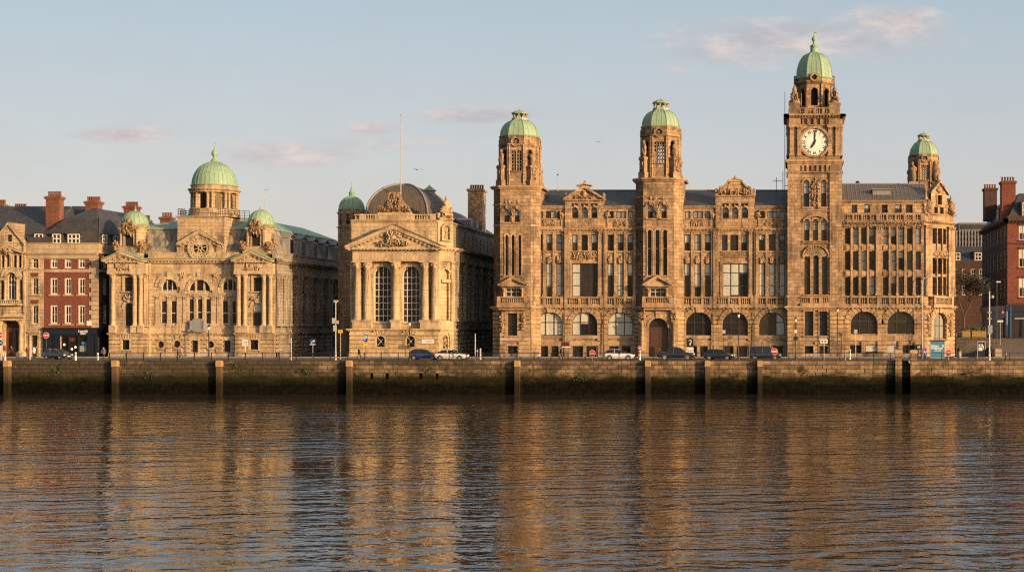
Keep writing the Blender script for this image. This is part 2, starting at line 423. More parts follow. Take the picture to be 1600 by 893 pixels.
copper('copper_seam', (.16, .32, .22), (.24, .36, .21), (.09, .14, .09))
copper('lead_roof', (.075, .063, .054), (.135, .115, .095), (.05, .036, .028))
copper('lead_grey', (.155, .165, .175), (.23, .235, .24), (.1, .07, .05))
copper('mansard_lead', (.06, .07, .07), (.32, .28, .21), (.10, .045, .024), .42, .56)

def slate(name, c1, c2, bw=.3, bh=.25):
    n = NT(name); g = n.n('ShaderNodeNewGeometry'); sp = n.n('ShaderNodeSeparateXYZ'); n.l(g.outputs['Position'], sp.inputs[0])
    br = n.n('ShaderNodeTexBrick', i_Scale=1., i_Mortar_Size=.02); br.inputs['Brick Width'].default_value = bw; br.inputs['Row Height'].default_value = bh
    br.inputs['Color1'].default_value = (*c1, 1); br.inputs['Color2'].default_value = (*c2, 1); br.inputs['Mortar'].default_value = (.02, .02, .022, 1)
    n.l(n.vec(n.math('ADD', sp.outputs[0], sp.outputs[1]), sp.outputs[2]), br.inputs['Vector'])
    col = n.mix(n.math('MULTIPLY', n.ramp(n.noise(g.outputs['Position'], .5, 6, .7), .45, .75), .55), br.outputs['Color'], (.10, .085, .06))
    n.bump(br.outputs['Fac'], -.4, .02)
    return n.set(col, .6, .4)
slate('slate', (.032, .034, .04), (.056, .056, .06))
slate('old_slate', (.065, .062, .06), (.1, .09, .08))

def glass(name, col, rough=.05, spec=.4):
    n = NT(name); g = n.n('ShaderNodeNewGeometry'); oi = n.n('ShaderNodeObjectInfo')
    wn = n.n('ShaderNodeTexWhiteNoise', noise_dimensions='1D'); n.l(oi.outputs['Random'], wn.inputs['W'])
    f = n.noise(g.outputs['Position'], .9, 2)
    bp = n.n('ShaderNodeBump', i_Strength=.3, i_Distance=.05); n.l(f, bp.inputs['Height'])
    sc2 = n.n('ShaderNodeVectorMath', operation='MULTIPLY_ADD'); n.l(wn.outputs['Color'], sc2.inputs[0]); sc2.inputs[1].default_value = (.22, .0, .09); sc2.inputs[2].default_value = (-.11, 0, -.07)
    ad = n.n('ShaderNodeVectorMath', operation='ADD'); n.l(bp.outputs[0], ad.inputs[0]); n.l(sc2.outputs[0], ad.inputs[1])
    no = n.n('ShaderNodeVectorMath', operation='NORMALIZE'); n.l(ad.outputs[0], no.inputs[0]); n.l(no.outputs[0], n.b.inputs['Normal'])
    q = n.math('ADD', n.math('MULTIPLY', n.noise(g.outputs['Position'], .8, 3), .7), n.math('MULTIPLY', oi.outputs['Random'], .5))
    return n.set(n.mix(n.ramp(q, .3, .9), tuple(c * .4 for c in col), tuple(c * 1.5 for c in col)), rough, spec)
glass('glass', (.024, .02, .017)); glass('glass_brown', (.026, .018, .014)); glass('glass_green', (.06, .07, .062))
def blind(name, c1, c2):
    n = NT(name); g, u, v, uv = n.uvw()
    f = n.noise(n.vec(n.math('MULTIPLY', u, 1.2), n.math('MULTIPLY', v, .12)), 1., 3)
    n.set(n.mix(n.ramp(f, .35, .65), c1, c2), .35, .5); n.b.inputs['Coat Weight'].default_value = .5; n.b.inputs['Coat Roughness'].default_value = .06
blind('blind', (.25, .26, .225), (.38, .37, .3)); blind('pale_blind', (.36, .38, .33), (.52, .50, .41)); blind('grey_blind', (.17, .17, .16), (.27, .265, .23))
plain('dark_frame', (.028, .026, .024), .5); plain('brown_frame', (.05, .036, .028), .55); plain('white_frame', (.62, .59, .52), .5, var=.08)
plain('cream_frame', (.5, .46, .38), .55, var=.08)
plain('dark_void', (.008, .007, .007), .9); plain('black_iron', (.012, .012, .013), .45); plain('grey_metal', (.24, .24, .24), .45, var=.1)
plain('pale_metal', (.36, .35, .33), .5, var=.1); plain('white_paint', (.6, .59, .56), .45, var=.04); plain('red_paint', (.48, .02, .02), .45, var=.05)
plain('blue_paint', (.015, .06, .2), .4, var=.05); plain('navy_paint', (.008, .012, .022), .35, var=.1); plain('yellow_paint', (.7, .42, .04), .5, var=.08)
plain('kiosk_blue', (.035, .20, .34), .45, var=.05); plain('purple_paint', (.16, .05, .26), .5, var=.05); plain('maroon_paint', (.07, .012, .012), .5)
plain('wood_door', (.07, .032, .018), .5); plain('red_door', (.1, .026, .014), .45); plain('dark_door', (.016, .014, .014), .5); plain('planter_wood', (.30, .19, .05), .8)
plain('clock_white', (.78, .75, .66), .5, var=.05); plain('gold_leaf', (.5, .33, .1), .4, var=.2)
plain('tyre', (.012, .012, .012), .8); plain('alloy', (.42, .42, .42), .35, metal=.6); plain('lamp_clear', (.6, .6, .58), .15); plain('lamp_red', (.35, .015, .012), .25)
plain('car_glass', (.015, .018, .02), .05, .6); plain('plastic', (.02, .02, .02), .6); plain('concrete', (.26, .24, .21), .9, var=.25, sc_=1.2); plain('dull_concrete', (.13, .12, .105), .9, var=.25, sc_=.4); plain('skin', (.42, .24, .16), .6)
plain('pile_cap', (.33, .215, .085), .8, var=.3, sc_=2.5); plain('planter_green', (.04, .07, .025), .8)
for nm, c in (('car_navy', (.008, .014, .028)), ('car_blue', (.012, .035, .12)), ('car_white', (.62, .61, .58)), ('car_black', (.008, .009, .011)), ('car_dusk', (.012, .02, .026))):
    plain(nm, c, .3, .5, 0, .05); M[nm].node_tree.nodes['Principled BSDF'].inputs['Coat Weight'].default_value = .8
def lit(name, col, st):
    n = NT(name); n.set(col, .5); n.b.inputs['Emission Color'].default_value = (*col, 1); n.b.inputs['Emission Strength'].default_value = st
lit('reflection_glow', (1., .72, .38), 1.2); lit('signal_red', (1., .05, .03), 2.5)
n = NT('asphalt'); g = n.n('ShaderNodeNewGeometry')
n.bump(n.noise(g.outputs['Position'], 14, 3), .3, .01); n.set(n.mix(n.noise(g.outputs['Position'], .35, 6, .7), (.04, .04, .042), (.085, .08, .076)), .85)
n = NT('paving'); g = n.n('ShaderNodeNewGeometry'); br = n.n('ShaderNodeTexBrick', i_Scale=1., i_Mortar_Size=.015); n.l(g.outputs['Position'], br.inputs['Vector'])
br.inputs['Color1'].default_value = (.2, .18, .16, 1); br.inputs['Color2'].default_value = (.14, .13, .12, 1); br.inputs['Mortar'].default_value = (.07, .06, .06, 1)
n.set(br.outputs['Color'], .85)
n = NT('cobbles'); g = n.n('ShaderNodeNewGeometry'); vo = n.n('ShaderNodeTexVoronoi', i_Scale=3.5); n.l(g.outputs['Position'], vo.inputs['Vector'])
n.bump(vo.outputs['Distance'], -.6, .05); n.set(n.mix(vo.outputs['Distance'], (.20, .155, .115), (.10, .075, .06)), .8)
n = NT('land'); g = n.n('ShaderNodeNewGeometry'); n.set(n.mix(n.noise(g.outputs['Position'], .05, 6), (.05, .05, .045), (.1, .095, .08)), .9)
# quay masonry: dry blocks above, weed and tide mark below
n = NT('quay_stone'); g, u, v, uv = n.uvw()
br = n.n('ShaderNodeTexBrick', i_Scale=1., i_Mortar_Size=.035, i_Mortar_Smooth=.15); br.inputs['Brick Width'].default_value = 1.25; br.inputs['Row Height'].default_value = .56
n.l(uv, br.inputs['Vector']); br.inputs['Color1'].default_value = (0, 0, 0, 1); br.inputs['Color2'].default_value = (1, 1, 1, 1); br.inputs['Mortar'].default_value = (.3, .3, .3, 1)
f1 = n.noise(n.vec(u, v, 3.), 1.6, 6, .7); f2 = n.noise(n.vec(u, v, 8.), .35, 6, .65)
sel = n.math('ADD', n.math('MULTIPLY', br.outputs['Color'], .5), n.math('MULTIPLY_ADD', f1, 1.3, -.4))
col = n.mix(n.ramp(sel, .1, .95), (.36, .25, .145), (.085, .062, .042))
f3 = n.noise(n.vec(n.math('MULTIPLY', u, .16), n.math('MULTIPLY', v, .5), 12.), 1., 6, .68)
east_shade = n.math('MULTIPLY_ADD', n.ramp(u, -40., 60.), .2, -.06)  # stain deepens eastward, painting in the weaker light on that end
col = n.mix(n.math('MULTIPLY', n.ramp(n.math('ADD', f2, east_shade), .46, .62), .8), col, (.048, .043, .026))
col = n.mix(n.math('MULTIPLY', n.ramp(n.math('ADD', f3, east_shade), .48, .62), .8), col, (.055, .047, .036))
drip = n.noise(n.vec(n.math('MULTIPLY', u, 1.6), n.math('MULTIPLY', v, .16), 15.), 1., 5, .65)
col = n.mix(n.math('MULTIPLY', n.ramp(drip, .54, .7), .7), col, (.03, .024, .016))
col = n.mix(n.math('MULTIPLY', br.outputs['Fac'], .85), col, (.025, .02, .014))
lev = n.math('ADD', v, n.math('MULTIPLY_ADD', n.noise(n.vec(n.math('MULTIPLY', u, .3), v, 5.), .8, 6, .7), 2.4, -1.2))
col = n.mix(n.ramp(lev, -1.5, -2.3), col, n.mix(n.ramp(f1, .4, .65), (.014, .019, .006), (.028, .021, .012)))
col = n.mix(n.ramp(lev, -2.4, -3.2), col, n.mix(n.ramp(f1, .45, .75), (.004, .004, .003), (.013, .011, .007)))
n.bump(n.math('ADD', n.math('MULTIPLY', br.outputs['Fac'], -1.2), n.math('MULTIPLY', f1, 1.6)), .8, .08)
n.set(col, .95, .04)
n = NT('pile_wood'); g, u, v, uv = n.uvw()
f1 = n.noise(n.vec(n.math('MULTIPLY', u, 3.), n.math('MULTIPLY', v, .5)), 1.5, 5)
col = n.mix(n.ramp(n.math('ADD', v, f1), -.9, -2.6), n.mix(f1, (.15, .105, .062), (.06, .044, .028)), (.018, .016, .009)); n.set(col, .95, .05)
n = NT('leaf'); oi = n.n('ShaderNodeNewGeometry'); n.set(n.mix(n.noise(oi.outputs['Position'], 1.3, 4), (.012, .015, .010), (.034, .034, .026)), .7)
plain('bark', (.06, .045, .035), .9)
# river: wind waves with long backs and short faces, broken into patches
n = NT('river'); g = n.n('ShaderNodeNewGeometry'); sp = n.n('ShaderNodeSeparateXYZ'); n.l(g.outputs['Position'], sp.inputs[0])
X_, Y_ = sp.outputs[0], sp.outputs[1]
def train(lam, tilt, amp, wob, off, front):
    wb = n.noise(n.vec(n.math('MULTIPLY', X_, .55 / lam), n.math('MULTIPLY', Y_, .5 / lam), off), 1., 3, .6)
    p = n.math('ADD', n.math('ADD', n.math('MULTIPLY', Y_, 1 / lam), n.math('MULTIPLY', X_, tilt / lam)), n.math('MULTIPLY', wb, wob))
    f = n.math('FRACT', p)
    saw = n.math('MINIMUM', n.math('DIVIDE', f, front), n.math('DIVIDE', n.math('SUBTRACT', 1., f), 1 - front))
    saw = n.math('SMOOTH_MIN', saw, .85, .3)
    am = n.ramp(n.noise(n.vec(n.math('MULTIPLY', X_, .35 / lam), n.math('MULTIPLY', Y_, .5 / lam), off + 20), 1., 2, .5), .32, .68)
    return n.math('MULTIPLY', n.math('MULTIPLY', saw, n.math('MULTIPLY_ADD', am, .85, .15)), amp)
gust = n.ramp(n.noise(n.vec(n.math('MULTIPLY', X_, .6), Y_, 11.), .045, 4, .6), .35, .68)
gust2 = n.math('MULTIPLY_ADD', gust, 1.05, .3)
h = n.math('ADD', n.math('ADD', train(3.6, -.2, WAVE[4], 2.2, 13., .42), train(1.6, -.16, WAVE[0], 2.4, 3., .42)), train(.66, .13, WAVE[1], 2.2, 8., .42))
h = n.math('ADD', h, n.math('MULTIPLY', n.noise(n.vec(n.math('MULTIPLY', X_, .7), Y_, 5.), 4.2, 3, .6), WAVE[3]))
h = n.math('MULTIPLY', h, gust2)
h = n.math('ADD', h, n.math('MULTIPLY', n.noise(n.vec(n.math('MULTIPLY', X_, .5), Y_, 3.), .13, 2, .5), WAVE[2]))
q = n.n('ShaderNodeBump', i_Strength=1., i_Distance=1.); n.l(h, q.inputs['Height']); n.l(q.outputs[0], n.b.inputs['Normal'])
n.set((.045, .031, .021), .05, .5); n.b.inputs['IOR'].default_value = 1.4
def O(P, p0, p1, qt, qb, arch=0):
    u0, u1 = P.u(p0), P.u(p1)
    return (u0, u1, P.z(qb), P.z(qt), (u1 - u0) / 2 if arch is True else arch)
rnd = random.Random(11)
def rb(n=1, p=.35):                                # random blinds
    return tuple(rnd.choice((.25, .4, .5, .65, 1.)) if rnd.random() < p else 0. for _ in range(n))
def slab_roof(mb, pts, m=0): mb.add(pts, [tuple(range(len(pts)))], m)

def copper_dome(par, cx, cy, z0, z1, r, n=24, rot=0., sub=1, ribs=24, finial=1., ogive=1., mats=('copper_green', 'copper_seam'), name='dome'):
    d = MB(); prof = []
    for k in range(13):
        t = PI / 2 * k / 12; prof.append((max(.02, r * math.cos(t) ** ogive), z0 + (z1 - z0) * math.sin(t)))
    d.lathe(cx, cy, prof, n, rot, 0, n > 8, sub)
    N = n * sub; step = max(1, N // ribs)
    for k in range(0, N, step):
        i, t = divmod(k, sub); t /= sub
        a0, a1 = rot + 2 * PI * i / n, rot + 2 * PI * (i + 1) / n
        x = math.cos(a0) * (1 - t) + math.cos(a1) * t; y = math.sin(a0) * (1 - t) + math.sin(a1) * t
        w = .075 if (t == 0 and n == 8) else .045
        for (ra, za), (rb_, zb) in zip(prof[:-2], prof[1:-1]):
            d.tube((cx + ra * x, cy + ra * y, za), (cx + rb_ * x, cy + rb_ * y, zb), w, w, 4, 1, False)
    d.lathe(cx, cy, [(r * 1.045, z0 - .16), (r * 1.07, z0 - .05), (r * 1.0, z0 + .06)], n, rot, 1, False, sub)
    return d.build(name, [M[q] for q in mats], par)

def domed_building():
    B = thing('domed_building', 'ornate buff stone custom house with green copper central dome and two small corner domes', 'building', (fx(300), 206, 0))
    S, T, G, V = M['buff_stone'], M['buff_trim'], M['grey_stone'], M['dark_void']
    P, Q = PF(200), PF(199)
    zb, zc0, zc1 = P.z(521), P.z(411.7), P.z(404)
    uL, uR = fx(171, 199), fx(429.5, 199)
    # openings of the middle
    cb = [O(P, 253, 277, 436, 456, True), O(P, 295, 329.5, 436.5, 457, True), O(P, 347.5, 371.5, 436, 456, True)]
    cw = [O(P, 251.7, 261, 469, 505.7), O(P, 267, 276.3, 469, 505.7), O(P, 294.7, 303.3, 466, 506), O(P, 308, 317, 466, 506), O(P, 321, 329.5, 466, 506), O(P, 347.3, 356.7, 469, 505.7), O(P, 362, 371, 469, 505.7)]
    bs = [O(P, 299.5, 310, 531.6, 557.4), O(P, 349.4, 361, 531.6, 557.4)]
    ro = []
    for c, q, r in ((251.7, 538, 5.2), (276.8, 537, 5.4), (329.7, 538, 5.4)):
        u, z, rr = P.u(c), P.z(q), r / 10.5; ro.append((u, z, rr))
    w = MB(P.fr)
    oval = [(u - r, u + r, z - r, z + r * 1.0, r) for u, z, r in ro]
    w.wall(uL, uR, 0, zc0, cb + cw + bs + oval)
    w.box(uL, uR, -.6, -.36, 0, zc0)
    w.build('wall', [S], B)
    t = MB(P.fr)
    m0, m1 = P.u(232), P.u(372)
    t.rustic(m0, m1, .75, zb - .25, bs + [(u - r - .25, u + r + .25, z - r - .25, z + r + .25, r + .25) for u, z, r in ro], 0, .1, .62)
    t.box(m0, m1, 0, .22, 0, .72)
    for u, z, r in ro:
        t.ring(u, z, r, r + .3, -.05, .16, 20)
        t.prism([(u - .2, z + r + .2), (u + .2, z + r + .2), (u + .32, z + r + .95), (u - .32, z + r + .95)], 0, .24)
        for a in (-.55, .55, -1., 1.): t.prism([(u + (r + .35) * math.sin(a) - .09, z + (r + .35) * math.cos(a)), (u + (r + .35) * math.sin(a) + .09, z + (r + .35) * math.cos(a)), (u + (r + 1.1) * math.sin(a) + .13, z + (r + 1.1) * math.cos(a)), (u + (r + 1.1) * math.sin(a) - .13, z + (r + 1.1) * math.cos(a))], 0, .2)
    for o in bs: t.surround(o, .22, 0, .16, sill=0)
    t.cornice(m0, m1, zb - .25, zb + .15, 0, .4)
    t.box(m0, m1, 0, .16, zb + .15, P.z(508.5))
    for o, rr in zip(cb, (1.0, 1.05, 1.0)):
        t.archivolt(o, rr * .4, 0, .3, 11); t.archivolt(o, rr, 0, .16, 11, 0, .06, .34, rr * .42)
    zi = P.z(458.5)
    for a, b in ((236, 292), (292.5, 333), (333.5, 372)): t.cornice(P.u(a), P.u(b), zi - .35, zi + .1, 0, .25)
    for p in (247, 263.8, 280.5, 290, 305.7, 318.9, 334, 343, 359.3):
        wd = .2 if p in (263.8, 305.7, 318.9, 359.3) else .34
        t.pilaster(P.u(p) - wd, P.u(p) + wd, P.z(508.5), zi - .35, 0, .13, cap=.6)
    for p0, p1 in ((282, 290.5), (333.5, 342)):
        t.pilaster(P.u(p0), P.u(p1), zi + .1, P.z(428), 0, .2, cap=.0); t.carve(P.u(p0), P.u(p1), P.z(440), P.z(424), .12, p0, 10)
    for p in (305.7, 318.9): t.box(P.u(p) - .13, P.u(p) + .13, -.24, -.02, zi, P.z(437.5))
    za = P.z(428)
    t.box(m0, m1, 0, .2, za, za + .5); t.box(m0, m1, 0, .1, za + .5, zc0 - .02)
    t.cornice(m0, m1, zc0, zc1, .1, .75, .5)
    t.box(m0, m1, -.4, .05, zc1, P.z(395.5)); t.box(m0, m1, -.45, .14, P.z(395.5), P.z(394))
    # door hood: a curved lead panel over the entrance
    t.build('trim', [T], B)
    hd = MB(P.fr); u0, u1 = P.u(301), P.u(321)
    hd.prism([(u0, P.z(514)), (u1, P.z(514)), (u1, P.z(502)), ((u0 + u1) / 2 + .55, P.z(498)), ((u0 + u1) / 2, P.z(496.8)), ((u0 + u1) / 2 - .55, P.z(498)), (u0, P.z(502))], .3, .62)
    hd.box(u0 - .3, u1 + .3, .1, .95, P.z(518.5), P.z(514)); hd.box(u0 - .12, u0 + .1, .3, .75, P.z(514), P.z(500.5)); hd.box(u1 - .1, u1 + .12, .3, .75, P.z(514), P.z(500.5))
    hd.build('door_hood', [M['lead_grey']], B)
    gc = MB(P.fr); gc.box(m0, m1, .1, .92, zc1, zc1 + .1); gc.build('gutter', [M['copper_green']], B)
    for o in cb: window(B, P.fr, o, -.15, 3, (.12,), .12, .1, M['cream_frame'], (0,), 'arched_window', gl=M['glass_brown'])
    for k, o in enumerate(cw): window(B, P.fr, o, -.12, 1, (.46,), .1, .08, M['cream_frame'], rb(1, .15), gl=M['glass_brown'])
    for o in oval:
        g = MB(P.fr); u, z, r = (o[0] + o[1]) / 2, (o[2] + o[3]) / 2, (o[1] - o[0]) / 2; g.disc(u, z, r + .1, -.3, -.26, 20)
        f = MB(P.fr); f.ring(u, z, r - .08, r + .04, -.26, -.18, 20); f.box(u - .04, u + .04, -.26, -.2, z - r, z + r); f.box(u - r, u + r, -.26, -.21, z - .04, z + .04)
        wn = f.build('round_window', [M['dark_frame']], B); g.build('pane', [M['glass_brown']], wn)
    for k, o in enumerate(bs):
        d = MB(P.fr); c = (o[0] + o[1]) / 2; zt = o[3] - .55
        d.box(o[0], o[1], -.32, -.26, 0, o[3])
        for s in (-1, 1):
            for a, b in ((.2, .9), (1.0, 1.75)): d.box(c + s * .24 - .17, c + s * .24 + .17, -.26, -.23, a, b)
        d.box(o[0], o[1], -.26, -.16, zt, zt + .1)
        dr = d.build('door', [M['dark_door']], B)
        h = MB(P.fr); h.blob(c + .06, -.2, 1.05, .05, .05, .05, 1); h.build('handle', [M['gold_leaf']], dr)
    # ------------------------------------------ the two end pavilions
    for side in (0, 1):
        if side == 0: a, b, cols, pa, rc, ar, bw, ap = 171, 231.5, ((178.6, 4.1), (212.5, 3.6), (221.6, 3.6)), (164.7, 227.5), (194, 209), (195, 208.5), (191, 203), 393
        else: a, b, cols, pa, rc, ar, bw, ap = 368.5, 429.5, ((374.5, 3.6), (384.5, 3.6), (413.7, 3.6), (424, 3.4)), (366, 427.5), (395.5, 409.6), (394.3, 409), (391, 404), 391.5
        p = MB(Q.fr); ua, ub = Q.u(a), Q.u(b)
        ops = [O(Q, *rc, 433.3, 455), O(Q, *ar, 472.5, 509, True), O(Q, *bw, 530.5, 545.7)]
        p.wall(ua, ub, 0, Q.z(411), ops); p.box(ua, ub, -1.02, -.36, 0, Q.z(411))
        p.rustic(ua, ub, .75, zb - .25, [(o[0] - .2, o[1] + .2, o[2] - .1, o[3] + .25, 0) for o in ops[2:]], 0, .1, .62)
        p.box(ua - .05, ub + .1, 0, .24, 0, .72)
        p.build('pavilion', [S], B)
        q = MB(Q.fr)
        q.cornice(ua, ub, zb - .25, zb + .15, 0, .42, ret=.5)
        for c, r in cols: q.box(Q.u(c) - .48, Q.u(c) + .48, 0, .72, zb + .15, Q.z(510))
        q.box(ua, ub, 0, .2, zb + .15, Q.z(512))
        for c, r in cols: q.column(Q.u(c), .36, Q.z(510), Q.z(428), .33, 14)
        if side == 0: q.pilaster(Q.u(225.5), ub - .02, Q.z(510), Q.z(428), 0, .16)
        for o in ops[:1]: q.surround(o, .24, 0, .14)
        q.archivolt(ops[1], .34, 0, .18, 9, 0, .0, .22); q.carve(Q.u(ar[0] - 2), Q.u(ar[1] + 2), Q.z(471), Q.z(462), .1, side, 14, 0, .2)
        q.surround(ops[2], .22, 0, .17, sill=.2)
        for s in (-.9, -.45, 0, .45, .9):
            c = (ops[2][0] + ops[2][1]) / 2; q.prism([(c + s * .75 - .1, ops[2][3] + .22), (c + s * .75 + .1, ops[2][3] + .22), (c + s * 1.1 + .15, ops[2][3] + 1.), (c + s * 1.1 - .15, ops[2][3] + 1.)], 0, .16)
        z1 = Q.z(428); q.box(ua - .02, ub + .02, 0, .75, z1, z1 + .5); q.box(ua, ub, 0, .66, z1 + .5, Q.z(412))
        q.carve(Q.u(pa[0] + 17), Q.u(pa[1] - 17), Q.z(423), Q.z(413), .66, side + 3, 18, 0, .16, .42)
        pu0, pu1 = Q.u(pa[0]), Q.u(pa[1])
        q.cornice(pu0 + .5, pu1 - .4, Q.z(412), Q.z(408.3), .3, .9, .5)
        q.pediment(pu0, pu1, Q.z(409), Q.z(ap), -.6, 1.2, .42, 0, None, .5)
        if side == 1:
            pass
        q.build('pavilion_trim', [T], B)
        k = MB(Q.fr); c = (pu0 + pu1) / 2
        for sg in (-1, 1): k.prism([(c + sg * (pu1 - c + .05), Q.z(409) + .3), (c + sg * (pu1 - c + .05), Q.z(409) + .4), (c, Q.z(ap) + .14), (c, Q.z(ap) + .03)], -.6, 1.24)
        k.build('pediment_flashing', [M['copper_green']], B)
        window(B, Q.fr, ops[0], -.28, 1, (.5,), .1, .1, M['brown_frame'], (0,))
        window(B, Q.fr, ops[1], -.28, 1, (.62,), .1, .09, M['brown_frame'], ((.42,) if side else (0,)), 'arched_window', bm=M['pale_blind'])
        window(B, Q.fr, ops[2], -.25, 3, (.5,), .06, .07, M['black_iron'], (0,), 'barred_window')
        # corner turret with its small dome
        cx = fx(196 if side == 0 else 395.2, 199) ; cy = 202.0
        tu = MB(); r = 1.86; zt0, zt1 = fz(394, 201), fz(350.5, 202)
        tu.plan([(cx - 1.95, cy - 1.95), (cx + 1.95, cy - 1.95), (cx + 1.95, cy + 1.95), (cx - 1.95, cy + 1.95)], Q.z(411), zt0 + .9)
        tu.lathe(cx, cy, [(r, zt0 + .9), (r, zt1 - .55), (r * 1.12, zt1 - .5), (r * 1.14, zt1 - .3), (r * 1.03, zt1 - .28), (r * 1.03, zt1)], 8, PI / 8, 0, False)
        F2 = Frame(cx, cy - r * math.cos(PI / 8))
        o = (-.62, .62, zt0 + .9, zt0 + 3.0, .62); tu.fr = F2
        tu.archivolt(o, .28, -.1, .22, 9); tu.box(-.9, -.62, -.1, .22, zt0 + .9, o[3] - .62); tu.box(.62, .9, -.1, .22, zt0 + .9, o[3] - .62)
        for sg in (-1, 1):
            tu.lathe(sg * 1.2, .25, [(.2, zt0 + .9), (.16, zt1 - 1.1), (.24, zt1 - .9)], 8); tu.box(sg * 1.2 - .28, sg * 1.2 + .28, 0, .5, zt1 - .9, zt1 - .6)
        tub = tu.build('turret', [S], B)
        vd = MB(F2); vd.box(-.62, .62, -.02, .03, zt0 + .9, o[3] - .62)
        for (x0, z0_), (x1, z1_) in zip(arc(o), arc(o)[1:]): vd.quad((x0, .03, o[3] - .62), (x1, .03, o[3] - .62), (x1, .03, z1_), (x0, .03, z0_))
        vd.build('niche', [V], tub)
        cv = MB(F2)
        cv.carve(-.9, .9, zt1 - 1.8, zt1 + .3, .2, side + 9, 60, 0, .34, .18); cv.ring(0, zt1 - .5, .45, .7, .1, .5, 14); cv.blob(0, .35, zt1 + .25, .35, .3, .5, 5)
        for sg in (-1, 1): cv.carve(sg * 1.9 - .6, sg * 1.9 + .6, zt0 + .1, zt0 + 1.5, -.2, side + sg + 20, 26, 0, .6, .3)
        cv.statue(-2.25, -1.2, zt0 + .2, 2.0, side); cv.statue(2.25, -1.2, zt0 + .2, 2.0, side + 4)
        cv.build('carving', [M['carved_stone']], tub)
        zd = fz(330 if side == 0 else 327.5, 202)
        dm = copper_dome(tub, cx, cy, zt1, zd, r, 16, 0, 1, 16)
        fn = MB(); fn.lathe(cx, cy, [(.3, zd - .1), (.15, zd + .12), (.2, zd + .25), (.06, zd + .4), (.015, zd + 1.)], 8); fn.build('finial', [M['copper_seam']], tub)
    # ------------------------------------------ lit and shaded side wall with its bays
    FS = Frame(uR, 199, 0, 1); L = 33.
    s = MB(FS); tr = MB(FS); sops = []; nb = 6; step = (L - 5.5) / nb
    for k in range(nb):
        c = 5.0 + step * (k + .5)
        sops += [(c - .75, c + .75, Q.z(455), Q.z(433), 0), (c - .8, c + .8, Q.z(508), Q.z(472), .8), (c - .6, c + .6, Q.z(549), Q.z(527), .6)]
    s.wall(0, L, 0, zc0, sops); s.build('side_wall', [G], B)
    tr.rustic(.02, L, .75, zb - .25, [o for o in sops if o[3] < zb + 1], 0, .1, .62)
    tr.cornice(0, L, zb - .25, zb + .15, 0, .42); tr.box(0, L, 0, .16, zb + .15, Q.z(512))
    z1 = Q.z(428); tr.box(0, L, 0, .4, z1, z1 + .5); tr.box(0, L, 0, .3, z1 + .5, zc0); tr.cornice(0, L, zc0, zc1, .3, .8, .55)
    tr.box(0, L, -.4, .12, zc1, Q.z(395)); tr.box(0, L, -.45, .24, Q.z(395), Q.z(393.2))
    for k in range(nb + 1):
        c = 5.0 + step * k
        for e in (-.62, .62): tr.pilaster(c + e - .42, c + e + .42, Q.z(510), z1, 0, .4)
    for c in (.55, 1.5, 3.2): tr.column(c, .3, Q.z(510), z1, .36, 12)
    for o in sops:
        if o[2] > zb: tr.surround(o, .2, 0, .1)
    tr.build('side_trim', [G], B)
    for o in sops: window(B, FS, o, -.28, 1, (.5,), .1, .09, M['dark_frame'], rb(1, .1), 'side_window')
    lo = MB(Frame(uL, 232, 0, -1)); lo.wall(0, 33, 0, zc1, ()); lo.build('party_wall', [G], B)
    # ------------------------------------------ mansard roofs
    r = MB(); x0, x1, y0 = uL + .5, uR - .3, 200.6; zr0, zr1 = P.z(394.5), fz(357.5, 203); ins = 1.5
    yb = 231.
    base = [(x0, y0), (x1, y0), (x1, yb), (x0, yb)]; top = [(x0 + ins, y0 + ins * 1.1), (x1 - ins, y0 + ins * 1.1), (x1 - ins, yb), (x0 + ins, yb)]
    r.add([(*p, zr0 - .3) for p in base] + [(*p, zr1) for p in top], [(0, 1, 5, 4), (1, 2, 6, 5), (2, 3, 7, 6), (3, 0, 4, 7)])
    nx = 44
    for k in range(nx + 1):
        a = x0 + (x1 - x0) * k / nx; b = x0 + ins + (x1 - x0 - 2 * ins) * k / nx
        r.tube((a, y0, zr0 - .3), (b, y0 + ins * 1.1, zr1), .04, .04, 4, 0, False)
    for k in range(1, 44):
        y = y0 + (yb - y0) * k / 44; r.tube((x1, y, zr0 - .3), (x1 - ins, y + .9 * (1 - k / 44), zr1), .04, .04, 4, 0, False)
    r.build('mansard_roof', [M['mansard_lead']], B)
    r = MB(); zt = zr1 + 2.1; e = .25
    tp = [(x0 + ins - e, y0 + ins * 1.1 - e), (x1 - ins + e, y0 + ins * 1.1 - e), (x1 - ins + e, yb), (x0 + ins - e, yb)]; rg = [(x0 + 8, y0 + 7.5), (x1 - 7, y0 + 7.5), (x1 - 7, yb), (x0 + 8, yb)]
    r.add([(*p, zr1 - .12) for p in tp] + [(*p, zr1 + .03) for p in tp] + [(*p, zt) for p in rg], [(0, 1, 5, 4), (1, 2, 6, 5), (2, 3, 7, 6), (3, 0, 4, 7), (4, 5, 9, 8), (5, 6, 10, 9), (6, 7, 11, 10), (7, 4, 8, 11), (8, 9, 10, 11)])
    r.build('copper_roof', [M['copper_green']], B)
    for k in range(5):                              # dormers over the side street
        y = 206.5 + k * 5.2; FD = Frame(x1 - .1, y, 0, 1)
        d = MB(FD); d.box(-1.0, 1.0, -2.2, .1, zr0 - .2, zr0 + 2.6); d.pediment(-1.25, 1.25, zr0 + 2.6, zr0 + 3.4, -2.2, .3, .2, 0, None, 0)
        dd = d.build('dormer', [M['lead_grey']], B)
        window(dd, FD, (-.6, .6, zr0 + .3, zr0 + 2.3, 0), .12, 2, (.5,), .08, .1, M['dark_frame'], (0,), 'window', True)
    # ------------------------------------------ central tower block, gable and great dome
    cx = fx(313, 200); hb = 3.5; cy = 205.0
